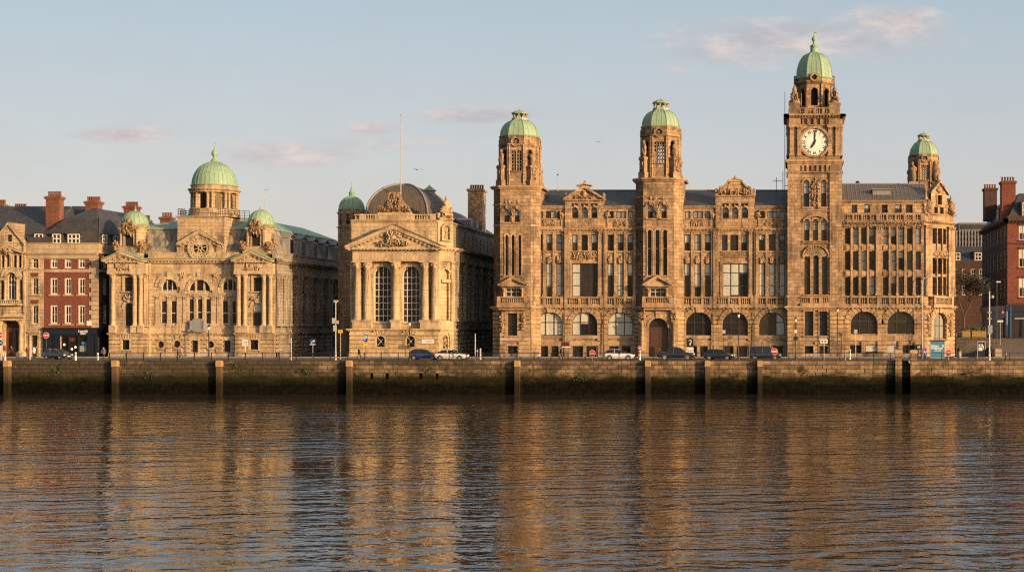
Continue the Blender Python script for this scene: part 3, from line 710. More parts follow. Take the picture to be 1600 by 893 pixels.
    t = MB(); t.plan([(cx - hb, 200.2), (cx + hb, 200.2), (cx + hb, 200.2 + 2 * hb + 2.4), (cx - hb, 200.2 + 2 * hb + 2.4)], P.z(404), P.z(338.5))
    F0 = PF(200.2); t.fr = F0.fr
    t.cornice(cx - hb, cx + hb, P.z(339.8), P.z(337), 0, .3, 0, 0, 1)
    for sg in (-1, 1):
        t.pilaster(cx + sg * 2.95 - .5, cx + sg * 2.95 + .5, P.z(404), P.z(382), 0, .29, cap=.5)
    t.box(cx - 2.2, cx + 2.2, 0, .3, P.z(404), P.z(400))
    ctr = t.build('dome_tower', [S], B)
    t = MB(F0.fr); c = cx; zz = P.z(387.4)
    t.pediment(c - 3.3, c + 3.3, P.z(382.5), P.z(358.7), 0, .75, .5, 0, None, .5)
    t.ring(c, zz, 1.05, 1.3, 0, .42, 28); t.ring(c, zz, 1.45, 1.8, 0, .5, 28)
    for k in range(20): a = 2 * PI * k / 20; t.blob(c + 1.38 * math.cos(a), .36, zz + 1.38 * math.sin(a), .16, .14, .16, k, 6)
    for k in range(8):
        a = 2 * PI * k / 8 + .2; t.prism([(c + .25 * math.cos(a - .25), zz + .25 * math.sin(a - .25)), (c + 1.1 * math.cos(a - .05), zz + 1.1 * math.sin(a - .05)), (c + 1.1 * math.cos(a + .05), zz + 1.1 * math.sin(a + .05)), (c + .25 * math.cos(a + .25), zz + .25 * math.sin(a + .25))], .1, .32)
    t.ring(c, zz, .22, .34, .1, .34, 14)
    t.build('gable', [T], ctr)
    t = MB(F0.fr); t.disc(c, zz, 1.06, .05, .12, 28); t.build('rose_window', [M['dark_void']], ctr)
    # drum
    dr = MB(); zd0, zd1, zd2 = fz(338, cy), fz(302.5, cy), fz(290.5, cy); rr = 3.22
    dr.lathe(cx, cy, [(3.75, zd0 - .2), (3.75, zd0 + .15), (3.55, zd0 + .3), (3.55, fz(328.5, cy)), (3.65, fz(328, cy))], 32, 0, 0, False)
    dr.lathe(cx, cy, [(2.75, zd0), (2.75, zd1)], 32)
    dr.lathe(cx, cy, [(3.5, zd1), (3.55, zd1 + .25), (3.75, zd1 + .4), (3.78, zd1 + .55), (3.3, zd1 + .6), (3.28, zd2 - .25), (3.42, zd2 - .1), (3.4, zd2)], 32, 0, 0, False)
    for k in range(32): a = 2 * PI * k / 32; dr.box(cx + 3.5 * math.cos(a) - .09, cx + 3.5 * math.cos(a) + .09, cy + 3.5 * math.sin(a) - .09, cy + 3.5 * math.sin(a) + .09, zd1 + .22, zd1 + .4)
    for k in range(16):
        for e in (-.1, .1) if k % 2 == 0 else ():
            a = 2 * PI * (k + .5) / 16 + e; dr.column(cx + 3.22 * math.cos(a), cy + 3.22 * math.sin(a), fz(328, cy), zd1, .2, 10, 0, False)
        a = 2 * PI * (k + .5) / 16
        if k % 2 == 0: Fk = Frame(cx, cy, -math.sin(a), math.cos(a)); old = dr.fr; dr.fr = Fk; dr.box(-.5, .5, 2.5, 3.02, fz(328, cy), zd1); dr.fr = old
    dru = dr.build('drum', [S], ctr)
    for k in range(8):
        vd = MB(); a = 2 * PI * (2 * k + 1.5) / 16; vd.fr = Frame(cx, cy, -math.sin(a), math.cos(a)); o = (-.42, .42, fz(327, cy), zd1 - .15, .42)
        vd.box(-.42, .42, 2.7, 2.78, o[2], o[3] - .42); P_ = arc(o)
        for (xa, za_), (xb, zb_) in zip(P_, P_[1:]): vd.quad((xa, 2.78, o[3] - .42), (xb, 2.78, o[3] - .42), (xb, 2.78, zb_), (xa, 2.78, za_))
        vd.build('drum_window', [M['glass_brown']], ctr)
    copper_dome(ctr, cx, cy, zd2, fz(252.5, cy), rr, 32, 0, 1, 32)
    f = MB(); z = fz(252.5, cy)
    f.lathe(cx, cy, [(.75, z - .12), (.5, z + .2), (.3, z + .5), (.24, z + .75), (.42, z + 1.), (.46, z + 1.3), (.34, z + 1.6), (.14, z + 1.75), (.1, z + 2.1), (.03, z + 2.3), (.02, z + 3.1)], 12); f.box(cx - .12, cx + .12, cy - .02, cy + .02, z + 2.75, z + 2.82)
    f.build('finial', [M['copper_seam']], ctr)
    f = MB()
    for a, b in (((cx - hb, 200.5), (cx - hb, 204)), ((cx + hb, 200.5), (cx + hb, 204)), ((cx - hb, 200.4), (cx - hb + 1., 200.4)), ((cx + hb - 1., 200.4), (cx + hb, 200.4)), ((cx + hb, 204), (cx + hb + 2.2, 204)), ((cx - hb - 1.2, 204), (cx - hb, 204))):
        for z in (.35, .7, 1.05): f.tube((*a, P.z(337) + z), (*b, P.z(337) + z), .035, .035, 5)
        for q in range(4): u = q / 3; f.tube((a[0] + (b[0] - a[0]) * u, a[1] + (b[1] - a[1]) * u, P.z(339)), (a[0] + (b[0] - a[0]) * u, a[1] + (b[1] - a[1]) * u, P.z(337) + 1.1), .04, .04, 5)
    f.build('roof_railing', [M['black_iron']], ctr)
    return B
domed_building()
def temple_building():
    B = thing('pedimented_building', 'golden stone hall with giant columns, triangular pediment and dark lead dome behind it', 'building', (fx(620), 206, 0))
    S, T, G, V = M['gold_stone'], M['buff_trim'], M['grey_stone'], M['dark_void']
    P, Q = PF(199), PF(197.8)                       # hall front, portico front
    uL = P.u(547); uR = P.u(684); p = 708 - AX0; a_ = (199. * p - (684 - AX0) * 199.) / (FP - p)
    zb = P.z(515); zc0, zc1, zat = P.z(392), P.z(386.5), P.z(332)
    wins = [O(P, 584, 611.5, 415.5, 503, True), O(P, 628.5, 656, 415.5, 503, True)]
    w = MB(P.fr); w.wall(uL, uR, zb, zc0, wins, 0, .5); w.build('wall', [S], B)
    # rusticated base stands forward under the portico
    lows = [O(Q, 588, 601.6, 524.5, 541.5, .5), O(Q, 634.8, 648.6, 524.5, 541.5, .5)]
    b0, b1 = Q.u(546.5), Q.u(686.5)
    b = MB(Q.fr); b.wall(b0, b1, 0, zb, lows); b.box(b0, b1, -1.2, -.36, zb - .4, zb); b.wall(b0, b0 + .01, 0, zb)
    b.rustic(b0, b1, .8, zb - .25, [(o[0] - .22, o[1] + .22, o[2] - .1, o[3] + .2, o[4]) for o in lows], 0, .12, .62); b.box(b0 - .05, b1 + .05, 0, .26, 0, .76)
    for o in lows:
        b.surround(o, .22, 0, .2, sill=.2); c = (o[0] + o[1]) / 2
        for s in (-1, -.5, 0, .5, 1): b.prism([(c + s * .6 - .12, o[3] + .2), (c + s * .6 + .12, o[3] + .2), (c + s * 1.15 + .17, o[3] + 1.05), (c + s * 1.15 - .17, o[3] + 1.05)], 0, .24)
    b.cornice(b0, b1, zb - .2, zb + .18, 0, .45, 0, 0, 1); b.build('base', [S], B)
    t = MB(Q.fr)
    cols = (557.5, 572.5, 617.2, 663, 678.7)
    for g0, g1 in ((551, 579.5), (611, 624), (656.5, 685.5)): t.box(Q.u(g0), Q.u(g1), -1.0, .1, zb + .18, Q.z(501.5)); t.box(Q.u(g0) - .08, Q.u(g1) + .08, -1.0, .18, Q.z(503), Q.z(501.4))
    t.box(b0, b1, -1.2, -.95, zb + .1, Q.z(503.2))
    for c in cols:
        t.column(Q.u(c), -.42, Q.z(501.4), Q.z(408), .54, 18)
    for o in wins:
        t.fr = P.fr; t.archivolt(o, .5, 0, .32, 11); t.archivolt(o, 1.05, 0, .18, 11, 0, .03, .36, .52)
        for s in (0, 1): u = o[s]; k = -1 if s == 0 else 1; t.box(min(u, u + k * .62), max(u, u + k * .62), 0, .3, zb + .18, P.z(431)); t.box(min(u, u + k * .75), max(u, u + k * .75), 0, .38, P.z(432), P.z(429.3))
        t.box(o[0] - .2, o[1] + .2, 0, .4, o[2] - .25, o[2])
    for x in (579, 623.8, 654.5): t.carve(P.u(x) - .4, P.u(x) + .4, P.z(424), P.z(409), .06, x, 9)
    t.carve(P.u(565) - .3, P.u(565) + .3, P.z(440), P.z(410), .06, 4, 14)
    t.fr = Q.fr; e0, e1 = Q.u(551), Q.u(686)
    z0 = Q.z(408); t.box(e0, e1, -1.15, .12, z0, z0 + .55); t.box(e0, e1, -1.15, .06, z0 + .55, zc0)
    p0, p1 = Q.u(542), Q.u(690.5)
    t.cornice(e0, e1, Q.z(392), Q.z(387.5), 0, .85, .55, 0, .9)
    t.build('portico', [T], B)
    t = MB(Q.fr); t.pediment(p0, p1, Q.z(387.6), Q.z(351.5), -2.2, .95, .62, 0, 1, .55); t.build('pediment', [T, M['lead_roof']], B)
    t = MB(Q.fr); c = (p0 + p1) / 2
    t.carve(c - 2.4, c + 2.4, Q.z(385), Q.z(376), .55, 31, 60, 0, .3, .24); t.carve(c - 1.2, c + 1.2, Q.z(380), Q.z(362), .55, 32, 60, 0, .34, .2); t.blob(c, .7, Q.z(372), .5, .3, .75, 2); t.build('pediment_carving', [T], B)
    for o in wins: window(B, P.fr, o, -.42, 4, (.115, .23, .345, .46, .575, .69, .8), .085, .12, M['white_frame'], (0,), 'arched_window', gl=M['glass_brown'])
    for o in lows:
        window(B, Q.fr, o, -.25, 3, (.33, .66), .04, .07, M['black_iron'], (0,), 'barred_window')
    g = MB(Q.fr)
    for o in lows:
        c, z = (o[0] + o[1]) / 2, (o[2] + o[3]) / 2
        for s in (-1, 1): g.prism([(c - .5, z - s * .6 - .04), (c - .5, z - s * .6 + .04), (c + .5, z + s * .6 + .04), (c + .5, z + s * .6 - .04)], -.16, -.12)
    g.build('window_grille', [M['white_frame']], B)
    # ---------------------------------- chamfered corner with niches
    FC = Frame(uR, 199, SQ, SQ); Lc = a_ / SQ; mid = Lc / 2
    n = MB(FC); ni = [(mid - .55, mid + .55, P.z(500), P.z(420), .55), (mid - .4, mid + .4, P.z(545), P.z(524), .4)]
    n.wall(0, Lc, 0, zat, ni, 0, .45); n.box(0, Lc, -.6, -.44, 0, zat)
    n.build('corner_wall', [S], B)
    t = MB(FC)
    t.rustic(0, Lc, .8, zb - .25, [(ni[1][0] - .2, ni[1][1] + .2, ni[1][2], ni[1][3] + .2, .4)], 0, .12, .62); t.cornice(0, Lc, zb - .2, zb + .18, 0, .45, 0, 0, .5)
    t.archivolt(ni[0], .3, 0, .16, 9, 0, 0, .2)
    for s in (-1, 1): t.pilaster(mid + s * 1.2 - .32, mid + s * 1.2 + .32, P.z(501.5), P.z(408), 0, .22)
    t.box(mid - .75, mid + .75, 0, .3, P.z(441), P.z(436)); t.box(0, Lc, 0, .2, zb + .18, P.z(501.5))
    t.box(0, Lc, 0, .3, P.z(408), zc0); t.cornice(0, Lc, zc0, zc1, .2, .85, .5, 0, .5)
    t.surround((mid - .5, mid + .5, P.z(374), P.z(352), .5), .3, 0, .4); t.cornice(mid - 1.2, mid + 1.2, P.z(344), P.z(340), 0, .5)
    t.carve(mid - 1.0, mid + 1.0, P.z(340), P.z(322), .15, 12, 50, 0, .35, .22); t.statue(mid, .3, P.z(336), 2.9, 6); t.carve(mid - .5, mid + .5, P.z(372), P.z(352), .0, 13, 10)
    t.carve(mid - .4, mid + .4, P.z(545), P.z(526), -.35, 15, 16, 0, .3); t.build('corner_trim', [T], B)
    # ---------------------------------- attic storey
    y1 = 199 + a_; xr = uR + a_
    t = MB(P.fr); t.box(uL + .2, uR - .1, -.5, 0, zc1 - .2, P.z(345)); t.cornice(uL + .2, uR, P.z(347), P.z(343.6), 0, .4)
    t.balustrade(uL + .6, uR - .4, P.z(343.6), P.z(334.5), -.35, .3, 0, ((P.u(565), .35), (P.u(590), .4), (P.u(643), .4), (P.u(676), .4)))
    t.box(P.u(590), P.u(643), -.5, .1, P.z(343.6), P.z(332)); t.build('attic', [S], B)
    t = MB(P.fr); c = P.u(616)
    t.prism([(c - 2.5, P.z(332)), (c + 2.5, P.z(332)), (c + 2.1, P.z(324)), (c + 1.1, P.z(312)), (c + .8, P.z(300)), (c - .8, P.z(300)), (c - 1.1, P.z(312)), (c - 2.1, P.z(324))], -.5, 0)
    t.carve(c - 1.15, c + 1.15, P.z(330), P.z(311), .05, 22, 60, 0, .3, .17); t.carve(c - .6, c + .6, P.z(312), P.z(301), .0, 25, 18, 0, .2, .2); t.blob(c, .1, P.z(306), .28, .25, .5, 2)
    for s in (-1, 1): t.carve(c + s * 1.75 - .75, c + s * 1.75 + .65, P.z(331), P.z(322), .05, 23 + s, 24, 0, .25, .26); t.column(c + s * .85, .2, P.z(330), P.z(308), .15, 8)
    t.build('crest', [M['carved_stone']], B)
    # ---------------------------------- shaded side wall
    FS = Frame(xr, y1, 0, 1); L = 34.; nb = 6; step = (L - 2) / nb
    sops = []
    for k in range(nb):
        c = 1.5 + step * (k + .5); sops += [(c - 1.05, c + 1.05, P.z(501), P.z(420), 1.05), (c - .7, c + .7, P.z(546), P.z(524), .7)]
    s = MB(FS); s.wall(0, L, 0, zc0, sops, 0, .5); s.box(0, L, -.7, -.49, 0, zc0)
    s.rustic(.02, L, .8, zb - .25, [o for o in sops if o[3] < zb], 0, .1, .62); s.cornice(0, L, zb - .2, zb + .18, 0, .4)
    for k in range(nb + 1): c = 1.5 + step * k; s.pilaster(c - .55, c + .55, P.z(501.5), P.z(408), 0, .4)
    for o in sops[::2]: s.archivolt(o, .4, 0, .14, 9)
    s.box(0, L, 0, .45, P.z(408), zc0); s.cornice(0, L, zc0, zc1, .3, .85, .55)
    za = P.z(346); aw = [(1.5 + step * (k + .5) + e - .45, 1.5 + step * (k + .5) + e + .45, P.z(379), P.z(361), 0) for k in range(nb) for e in (-1.2, 1.2)]
    s.wall(0, L, zc1 - .3, za, aw, -.2, .25); s.cornice(0, L, za - .5, za, -.2, .35); s.build('side_wall', [G], B)
    g = MB(FS)
    for o in aw: g.box(o[0], o[1], -.5, -.42, o[2], o[3])
    for o in sops[1::2]: g.box(o[0], o[1], -.46, -.42, o[2], o[3] - .1)
    g.build('side_window', [M['glass']], B)
    lw = MB(Frame(uL, 226, 0, -1)); lw.wall(0, 27, 0, za, ()); lw.build('party_wall', [G], B)
    # slate roof behind, skylight
    r = MB(); rx0, rx1 = uL + 1, xr - .3; yb = y1 + L
    r.add([(rx1, 214, za - .1), (rx1, yb, za - .1), ((rx0 + rx1) / 2, yb, za + 4), ((rx0 + rx1) / 2, 214, za + 4), (rx0, 214, za - .1), (rx0, yb, za - .1)], [(0, 1, 2, 3), (3, 2, 5, 4), (0, 3, 4)]); r.build('slate_roof', [M['slate']], B)
    for k in range(3):
        r = MB(); y = 217.5 + k * 4; r.box(rx1 - 3.2, rx1 - 1.0, y, y + 1.6, za + .6, za + 1.9 - .1 * k); r.build('skylight', [M['lead_grey']], B)
    # ---------------------------------- square lead dome with hips
    d = MB(); x0, x1, ya, yb = fx(572, 203.5), fx(668, 203.5), 203.5, 217.; z0, z1 = fz(334, 203.5), fz(288, 207.5); N = 12
    def st(k): t = PI / 2 * k / N; return math.cos(t), math.sin(t)
    hx, hy, xc, yc = (x1 - x0) / 2, (yb - ya) / 2, (x0 + x1) / 2, (ya + yb) / 2
    def rg(k):
        c, s_ = st(k); wx = hx * c; wy = hy - hx * .9 * (1 - c); z = z0 + (z1 - z0) * s_
        return [(xc - wx, yc - wy, z), (xc + wx, yc - wy, z), (xc + wx, yb, z), (xc - wx, yb, z)]
    rings = [rg(k) for k in range(N + 1)]
    d.plan([p[:2] for p in rings[0]], P.z(346), z0)
    for A_, B_ in zip(rings, rings[1:]):
        for i in range(4): d.quad(A_[i], A_[(i + 1) % 4], B_[(i + 1) % 4], B_[i])
        for i in range(4): d.tube(A_[i], B_[i], .17, .17, 6, 1)
        for q in range(1, 18):                      # standing seams
            for i in (0, 1, 3):
                u = q / 18; lp = lambda R_: tuple(R_[i][j] + (R_[(i + 1) % 4][j] - R_[i][j]) * u for j in range(3))
                d.tube(lp(A_), lp(B_), .035, .035, 4, 0, False)
    dm = d.build('lead_dome', [M['lead_roof'], M['lead_grey']], B)
    v = MB(); vx, vy = fx(671, 213), 213.; zv = fz(302, 213)
    v.lathe(vx, vy, [(.9, zv - 2.2), (.9, zv + .35), (1.05, zv + .4)], 8, 0, 1, False); v.lathe(vx, vy, [(1.15, zv + .4), (.1, zv + 1.2), (.02, zv + 1.4)], 8, 0, 0, False); v.build('roof_vent', [M['copper_green'], M['lead_grey']], dm)
    # ---------------------------------- rear corner turret
    cx, cy = fx(549.6, 212), 212.; rr = 1.98
    t = MB(); zt0, zt1 = fz(420, cy), fz(327, cy)
    t.lathe(cx, cy, [(rr * 1.05, 0), (rr * 1.05, fz(357, cy)), (rr * 1.15, fz(356, cy)), (rr * 1.15, fz(354.5, cy)), (rr, fz(354, cy)), (rr, zt1 - .9), (rr * 1.1, zt1 - .8), (rr * 1.12, zt1 - .5), (rr * 1.03, zt1 - .45), (rr * 1.03, zt1)], 8, PI / 8, 0, False)
    tb = t.build('turret', [M['brown_stone']], B)
    v = MB()
    for k in (-1, 0, 1):
        a = k * PI / 4; v.fr = Frame(cx, cy, math.cos(a), math.sin(a)); ap = rr * math.cos(PI / 8); o = (-.28, .28, fz(351, cy), fz(335.5, cy), .28)
        v.box(o[0], o[1], ap - .02, ap + .03, o[2], o[3] - .28); v.disc(0, o[3] - .28, .28, ap - .02, ap + .025, 12); v.ring(0, zt1 - 1.5, .2, .34, ap - .02, ap + .1, 14, 1)
        for s in (-1, 1): v.box(s * .6 - .14, s * .6 + .14, ap - .02, ap + .1, o[2] - .2, zt1 - .9, 1)
    v.build('turret_opening', [V, M['brown_trim']], tb)
    rw = MB(); rw.box(cx - 1.6, uL + .2, cy, 226, 0, fz(372, cy)); rw.box(cx - 1.9, uL + .1, cy - .3, 226, fz(373, cy), fz(370, cy)); rw.build('rear_wing', [G], B)
    copper_dome(tb, cx, cy, zt1, fz(306, cy), rr * .98, 16, 0, 1, 16)
    f = MB(); z = fz(306, cy); f.lathe(cx, cy, [(.42, z - .1), (.42, z + .45), (.5, z + .5), (.3, z + .75), (.16, z + .9), (.24, z + 1.1), (.1, z + 1.3), (.02, z + 2.1)], 8); f.build('finial', [M['copper_seam']], tb)
    return B
temple_building()
# flagpole in front of the lead dome
x, y = fx(628.6, 204), 203.2
fp = thing('flagpole', 'tall white flagpole without a flag rising in front of the dark lead dome', 'flagpole', (x, y, fz(330, 204)))
m = MB(); m.tube((x, y, fz(332, y)), (x, y, fz(181, y)), .08, .045, 8); m.build('pole', [M['pale_metal']], fp)
m = MB(); m.blob(x, y, fz(180, y), .13, .13, .13, 1, 8, 0, 0); m.build('finial', [M['gold_leaf']], fp)
# brick chimney stack rising behind the hall
def chimney(par_name, label, p0, p1, q0, q1, y, dep, mat, pots, lean=None, group=None, par=None):
    x0, x1, z0, z1 = fx(p0, y), fx(p1, y), fz(q1, y), fz(q0, y)
    m = MB(); pt = .75 if pots else 0
    m.box(x0, x1, y, y + dep, z0, z1 - pt - .5); m.box(x0 - .12, x1 + .12, y - .12, y + dep + .12, z1 - pt - .5, z1 - pt - .3); m.box(x0 - .22, x1 + .22, y - .22, y + dep + .22, z1 - pt - .3, z1 - pt - .12); m.box(x0 - .1, x1 + .1, y - .1, y + dep + .1, z1 - pt - .12, z1 - pt)
    if par is not None: c = m.build('chimney', [M[mat]], par)
    else:
        c = thing(par_name, label, 'chimney', ((x0 + x1) / 2, y + dep / 2, z0), group); m.build('stack', [M[mat]], c)
    for k in range(pots):
        u = x0 + (x1 - x0) * (k + .5) / pots; t = MB()
        t.lathe(u, y + dep / 2, [(.2, z1 - pt), (.15, z1 - .2), (.2, z1 - .12), (.2, z1)], 10); t.build('chimney_pot', [M['orange_brick']], c)
    return c
def octagon_top(par, cx, cy, r, z0, z1, zdome, zcap, see, st, carved=True, sc_=1.):
    """octagonal belfry z0..z1, copper dome to zdome, lantern and cap to zcap; parts hang on par"""
    S, T = M[st], M['brown_trim']
    ap = r * math.cos(PI / 8); side = 2 * r * math.sin(PI / 8)
    d = MB(); H = z1 - z0
    lo = z0 + H * .30; hi = z0 + H * .70
    for k in range(8):
        a = k * PI / 4; d.fr = Frame(cx, cy, math.cos(a), math.sin(a)); h = side / 2
        if k % 2 == 0:
            ops = [(-h * .62, -.06, lo, hi, .35 * sc_), (.06, h * .62, lo, hi, .35 * sc_)] if (k in (0, 4)) else [(-h * .5, h * .5, lo, hi, h * .5)]
        else: ops = [(-h * .34, h * .34, z0 + H * .52, z0 + H * .72, h * .34)]
        d.wall(-h, h, z0, z1, ops, ap, .3)
        for s in (-1, 1): d.box(s * h - .22, s * h + .22, ap - .1, ap + .12, z0, z1 - H * .2)
        if k % 2 == 0:
            d.cornice(-h * .7, h * .7, lo - .3, lo - .02, ap, .3)
            zc = z1 - H * .135; d.ring(0, zc, .48 * sc_, .78 * sc_, ap - .05, ap + .3, 20)
    d.fr = FW
    for z, w in ((z1 - H * .19, .3), (z1 - H * .03, .2)):
        d.lathe(cx, cy, [(r + .02, z - .25), (r + w * .6, z - .1), (r + w, z), (r + w, z + .12), (r + .02, z + .2)], 8, PI / 8, 0, False)
    d.lathe(cx, cy, [(r * 1.06, z0 - .02), (r * 1.06, z0 + .35), (r, z0 + .5)], 8, PI / 8, 0, False)
    bel = d.build('belfry', [S], par)
    v = MB()
    for k in (range(0, 8, 2)):
        l = MB(); a = k * PI / 4; v.fr = l.fr = Frame(cx, cy, math.cos(a), math.sin(a)); h = side / 2; zc = z1 - H * .135
        v.disc(0, zc, .5 * sc_, ap - .04, ap + .05, 18)
        for j in range(4): q = j * PI / 4; v.prism([(.46 * sc_ * math.cos(q + e), zc + .46 * sc_ * math.sin(q + e)) for e in (-.09, .09, PI - .09, PI + .09)], ap + .05, ap + .1, 1)
        n = 6
        for j in range(1, n): l.box(-h * .62, h * .62, ap - .24, ap - .1, lo + (hi - lo) * j / n - .06, lo + (hi - lo) * j / n + .06)
        for u in (-h * .34, h * .34): l.box(u - .05, u + .05, ap - .24, ap - .1, lo, hi)
        if k in (0, 4): l.build('louvre', [M['grey_stone']], par)
    if not see:
        v.fr = FW; v.lathe(cx, cy, [(ap - .42, z0 + .5), (ap - .42, z1)], 8, PI / 8, 0, False)
    v.build('roundel', [M['dark_void'], M['grey_stone']], par)
    dm = copper_dome(par, cx, cy, z1, zdome, r * .99, 8, PI / 8, 3, 24, 1., .9)
    f = MB(); hl = zcap - zdome; rl = r * .34
    f.lathe(cx, cy, [(rl * 1.25, zdome - .25), (rl * 1.25, zdome + hl * .08), (rl * .6, zdome + hl * .1)], 8, PI / 8, 0, False)
    for k in range(8):
        a = k * PI / 4; f.box(cx + rl * math.cos(a) - .1 * sc_, cx + rl * math.cos(a) + .1 * sc_, cy + rl * math.sin(a) - .1 * sc_, cy + rl * math.sin(a) + .1 * sc_, zdome + hl * .08, zdome + hl * .5, 1)
    f.lathe(cx, cy, [(rl * 1.1, zdome + hl * .48), (rl * 1.32, zdome + hl * .54), (rl * 1.32, zdome + hl * .6), (rl * 1.05, zdome + hl * .72), (rl * .5, zdome + hl * .88), (.08, zdome + hl * .95), (.1, zdome + hl), (.02, zdome + hl * 1.2)], 8, PI / 8, 0, False)
    f.build('lantern', [M['copper_green'], M['pale_coping']], par)
    return bel

def chamfered(P, u0, u1, ch, dep):                  # plan of a chamfered square tower; front at P.y
    y = P.y; return [(u0 + ch, y), (u1 - ch, y), (u1, y + ch), (u1, y + dep - ch), (u1 - ch, y + dep), (u0 + ch, y + dep), (u0, y + dep - ch), (u0, y + ch)]

def ward_tower(B, p0, p1, zt, lancets, pair, entrance):
    """one of the two domed towers; p0..p1 overall pixels"""
    P = PF(198.5); u0, u1 = P.u(p0), P.u(p1); ch = 1.22; dep = u1 - u0; cx = (u0 + u1) / 2; cy = 198.5 + dep / 2
    S, T = M['tower_stone'], M['brown_trim']
    ops = [O(P, a, b, 367 if not entrance else 359, 430, True) for a, b in lancets] + [O(P, a, b, 319.5 if entrance else 326, 341 if entrance else 347, True) for a, b in pair]
    g = (lancets[0][0] - 1.5, lancets[2][1] + 1.5)
    c_ = (lancets[1][0] + lancets[1][1]) / 2
    balc = O(P, c_ - 12, c_ + 13, 450, 463.5); ops.append(balc)
    if entrance: ent = O(P, 1013.5, 1044, 496.5, 557.3, True)
    else: ent = O(P, 793, 808.7, 489, 524)
    ops.append(ent)
    if not entrance: ops.append(O(P, 793, 808, 540, 557))
    t = MB(P.fr); t.wall(u0 + ch, u1 - ch, 0, zt, ops, 0, .4); t.box(u0 + ch, u1 - ch, -.55, -.41, 0, zt)
    Lc = ch / SQ; FL, FR_ = Frame(u0, 198.5 + ch, SQ, -SQ), Frame(u1 - ch, 198.5, SQ, SQ)
    for F in (FL, FR_): t.fr = F; t.wall(0, Lc, 0, zt)
    t.fr = FW; pl = chamfered(P, u0, u1, ch, dep)
    for a, b in zip(pl[2:], pl[3:] + pl[:1]): t.quad((*a, 0), (*b, 0), (*b, zt), (*a, zt))
    t.add([(*q, zt) for q in pl], [tuple(range(8))])
    tw = t.build('tower', [S], B)
    t = MB(P.fr)
    gz = [P.z(361 if not entrance else 354.5), P.z(356 if not entrance else 349.5)]
    def belt(z0, z1, pr):
        t.fr = P.fr; t.cornice(u0 + ch, u1 - ch, z0, z1, 0, pr, 0, 0, .45)
        for F in (FL, FR_): t.fr = F; t.cornice(0, Lc, z0, z1, 0, pr, 0, 0, .4)
        t.fr = FW
        for a, b in ((pl[2], pl[3]),): t.box(a[0] - .05, a[0] + pr, a[1], b[1], z0 + (z1 - z0) * .4, z1)
        t.box(pl[7][0] - pr, pl[7][0] + .05, pl[7][1], pl[6][1], z0 + (z1 - z0) * .4, z1); t.fr = P.fr
    belt(P.z(484), P.z(478), .45); belt(zt - .55, zt, .5); belt(zt - 2.9, zt - 2.65, .14); belt(P.z(356) if entrance else P.z(353), P.z(353.5) if entrance else P.z(350.5), .1)
    # rustic ground storey
    zr = P.z(486)
    t.rustic(u0 + ch, u1 - ch, .6, zr, [(o[0] - .25, o[1] + .25, o[2] - .02, o[3] + .3, o[4]) for o in ops if o[2] < zr], 0, .1, .6); t.box(u0 + ch, ent[0] - .2 if entrance else u1 - ch, 0, .2, 0, .55)
    if entrance: t.box(ent[1] + .2, u1 - ch, 0, .2, 0, .55)
    for F in (FL, FR_): t.fr = F; t.rustic(0, Lc, .6, zr, (), 0, .1, .6); t.box(0, Lc, 0, .2, 0, .55)
    t.fr = P.fr
    if entrance:
        t.archivolt(ent, .85, 0, .3, 11, 0, .05, .4); t.archivolt(ent, .28, 0, .42, 11)
        for s in (0, 1): u = ent[s] + (-1 if s == 0 else 1) * .9; t.box(u - .55, u + .55, 0, .35, 0, P.z(498)); t.column(u, .6, .9, P.z(500), .3, 12); t.box(u - .5, u + .5, .2, 1.0, 0, .9); t.carve(u - .6, u + .6, P.z(500), P.z(485), .3, u, 14, 0, .3)
    else:
        t.surround(ent, .3, 0, .22)
        for s in (0, 1): u = ent[s] + (-1 if s == 0 else 1) * .85; t.carve(u - .4, u + .4, P.z(516), P.z(487), .1, u, 22, 0, .3, .4)
    # balcony, little pediment, lancet hoods
    za, zb = P.z(474), P.z(463.5)
    w = P.u(c_ + 24) - P.u(c_)
    cc = P.u(c_ + .5)
    t.box(cc - w, cc + w, 0, .95, P.z(480), za); t.box(cc - w + .2, cc + w - .2, 0, .6, P.z(484), P.z(480)); t.balustrade(cc - w + .05, cc + w - .05, za, zb, .65, .25, 0, ((cc - w + .3, .25), (cc + w - .3, .25)), .3)
    for s in (-1, 1): t.column(cc + s * 1.35, .35, zb - .6, P.z(449.5), .2, 8); t.box(cc + s * 1.35 - .3, cc + s * 1.35 + .3, 0, .65, za, zb - .6)
    pw = P.u(c_ + 23) - P.u(c_)
    t.cornice(cc - pw + .3, cc + pw - .3, P.z(449.5), P.z(445.5), 0, .7); t.pediment(cc - pw, cc + pw, P.z(446), P.z(429 if entrance else 431.5), -.1, .8, .35, 0, None, 0)
    for o in ops[:5]:
        t.archivolt(o, .26, 0, .14, 9)
        if o in ops[:3]: t.box(o[0] - .12, o[0], 0, .14, o[2], o[3] - o[4]); t.box(o[1], o[1] + .12, 0, .14, o[2], o[3] - o[4]); t.box(o[0], o[1], -.34, -.2, P.z(389), P.z(387.4))
        else: t.archivolt(o, .345, 0, .22, 9, 0, .0, .14, .26); t.box(o[0] - .2, o[1] + .2, 0, .2, o[2] - .2, o[2])
    m0, m1 = ops[3][1] + .1, ops[4][0] - .1; t.carve(m0, m1, ops[3][2], ops[3][3], .05, p0, 12, 0, .14, .4)
    t.carve(P.u(c_) - 1.3, P.u(c_) + 1.3, ops[3][3] + .7, ops[3][3] + 1.3, .02, p1, 12, 0, .12, .5)
    for k in (1, 2): t.box((ops[k - 1][1] + ops[k][0]) / 2 - .1, (ops[k - 1][1] + ops[k][0]) / 2 + .1, 0, .2, ops[0][2] - .2, ops[0][3] - .2)
    t.box(ops[0][0] - .3, ops[2][1] + .3, 0, .25, ops[0][2] - .25, ops[0][2])
    t.build('tower_trim', [T], B)
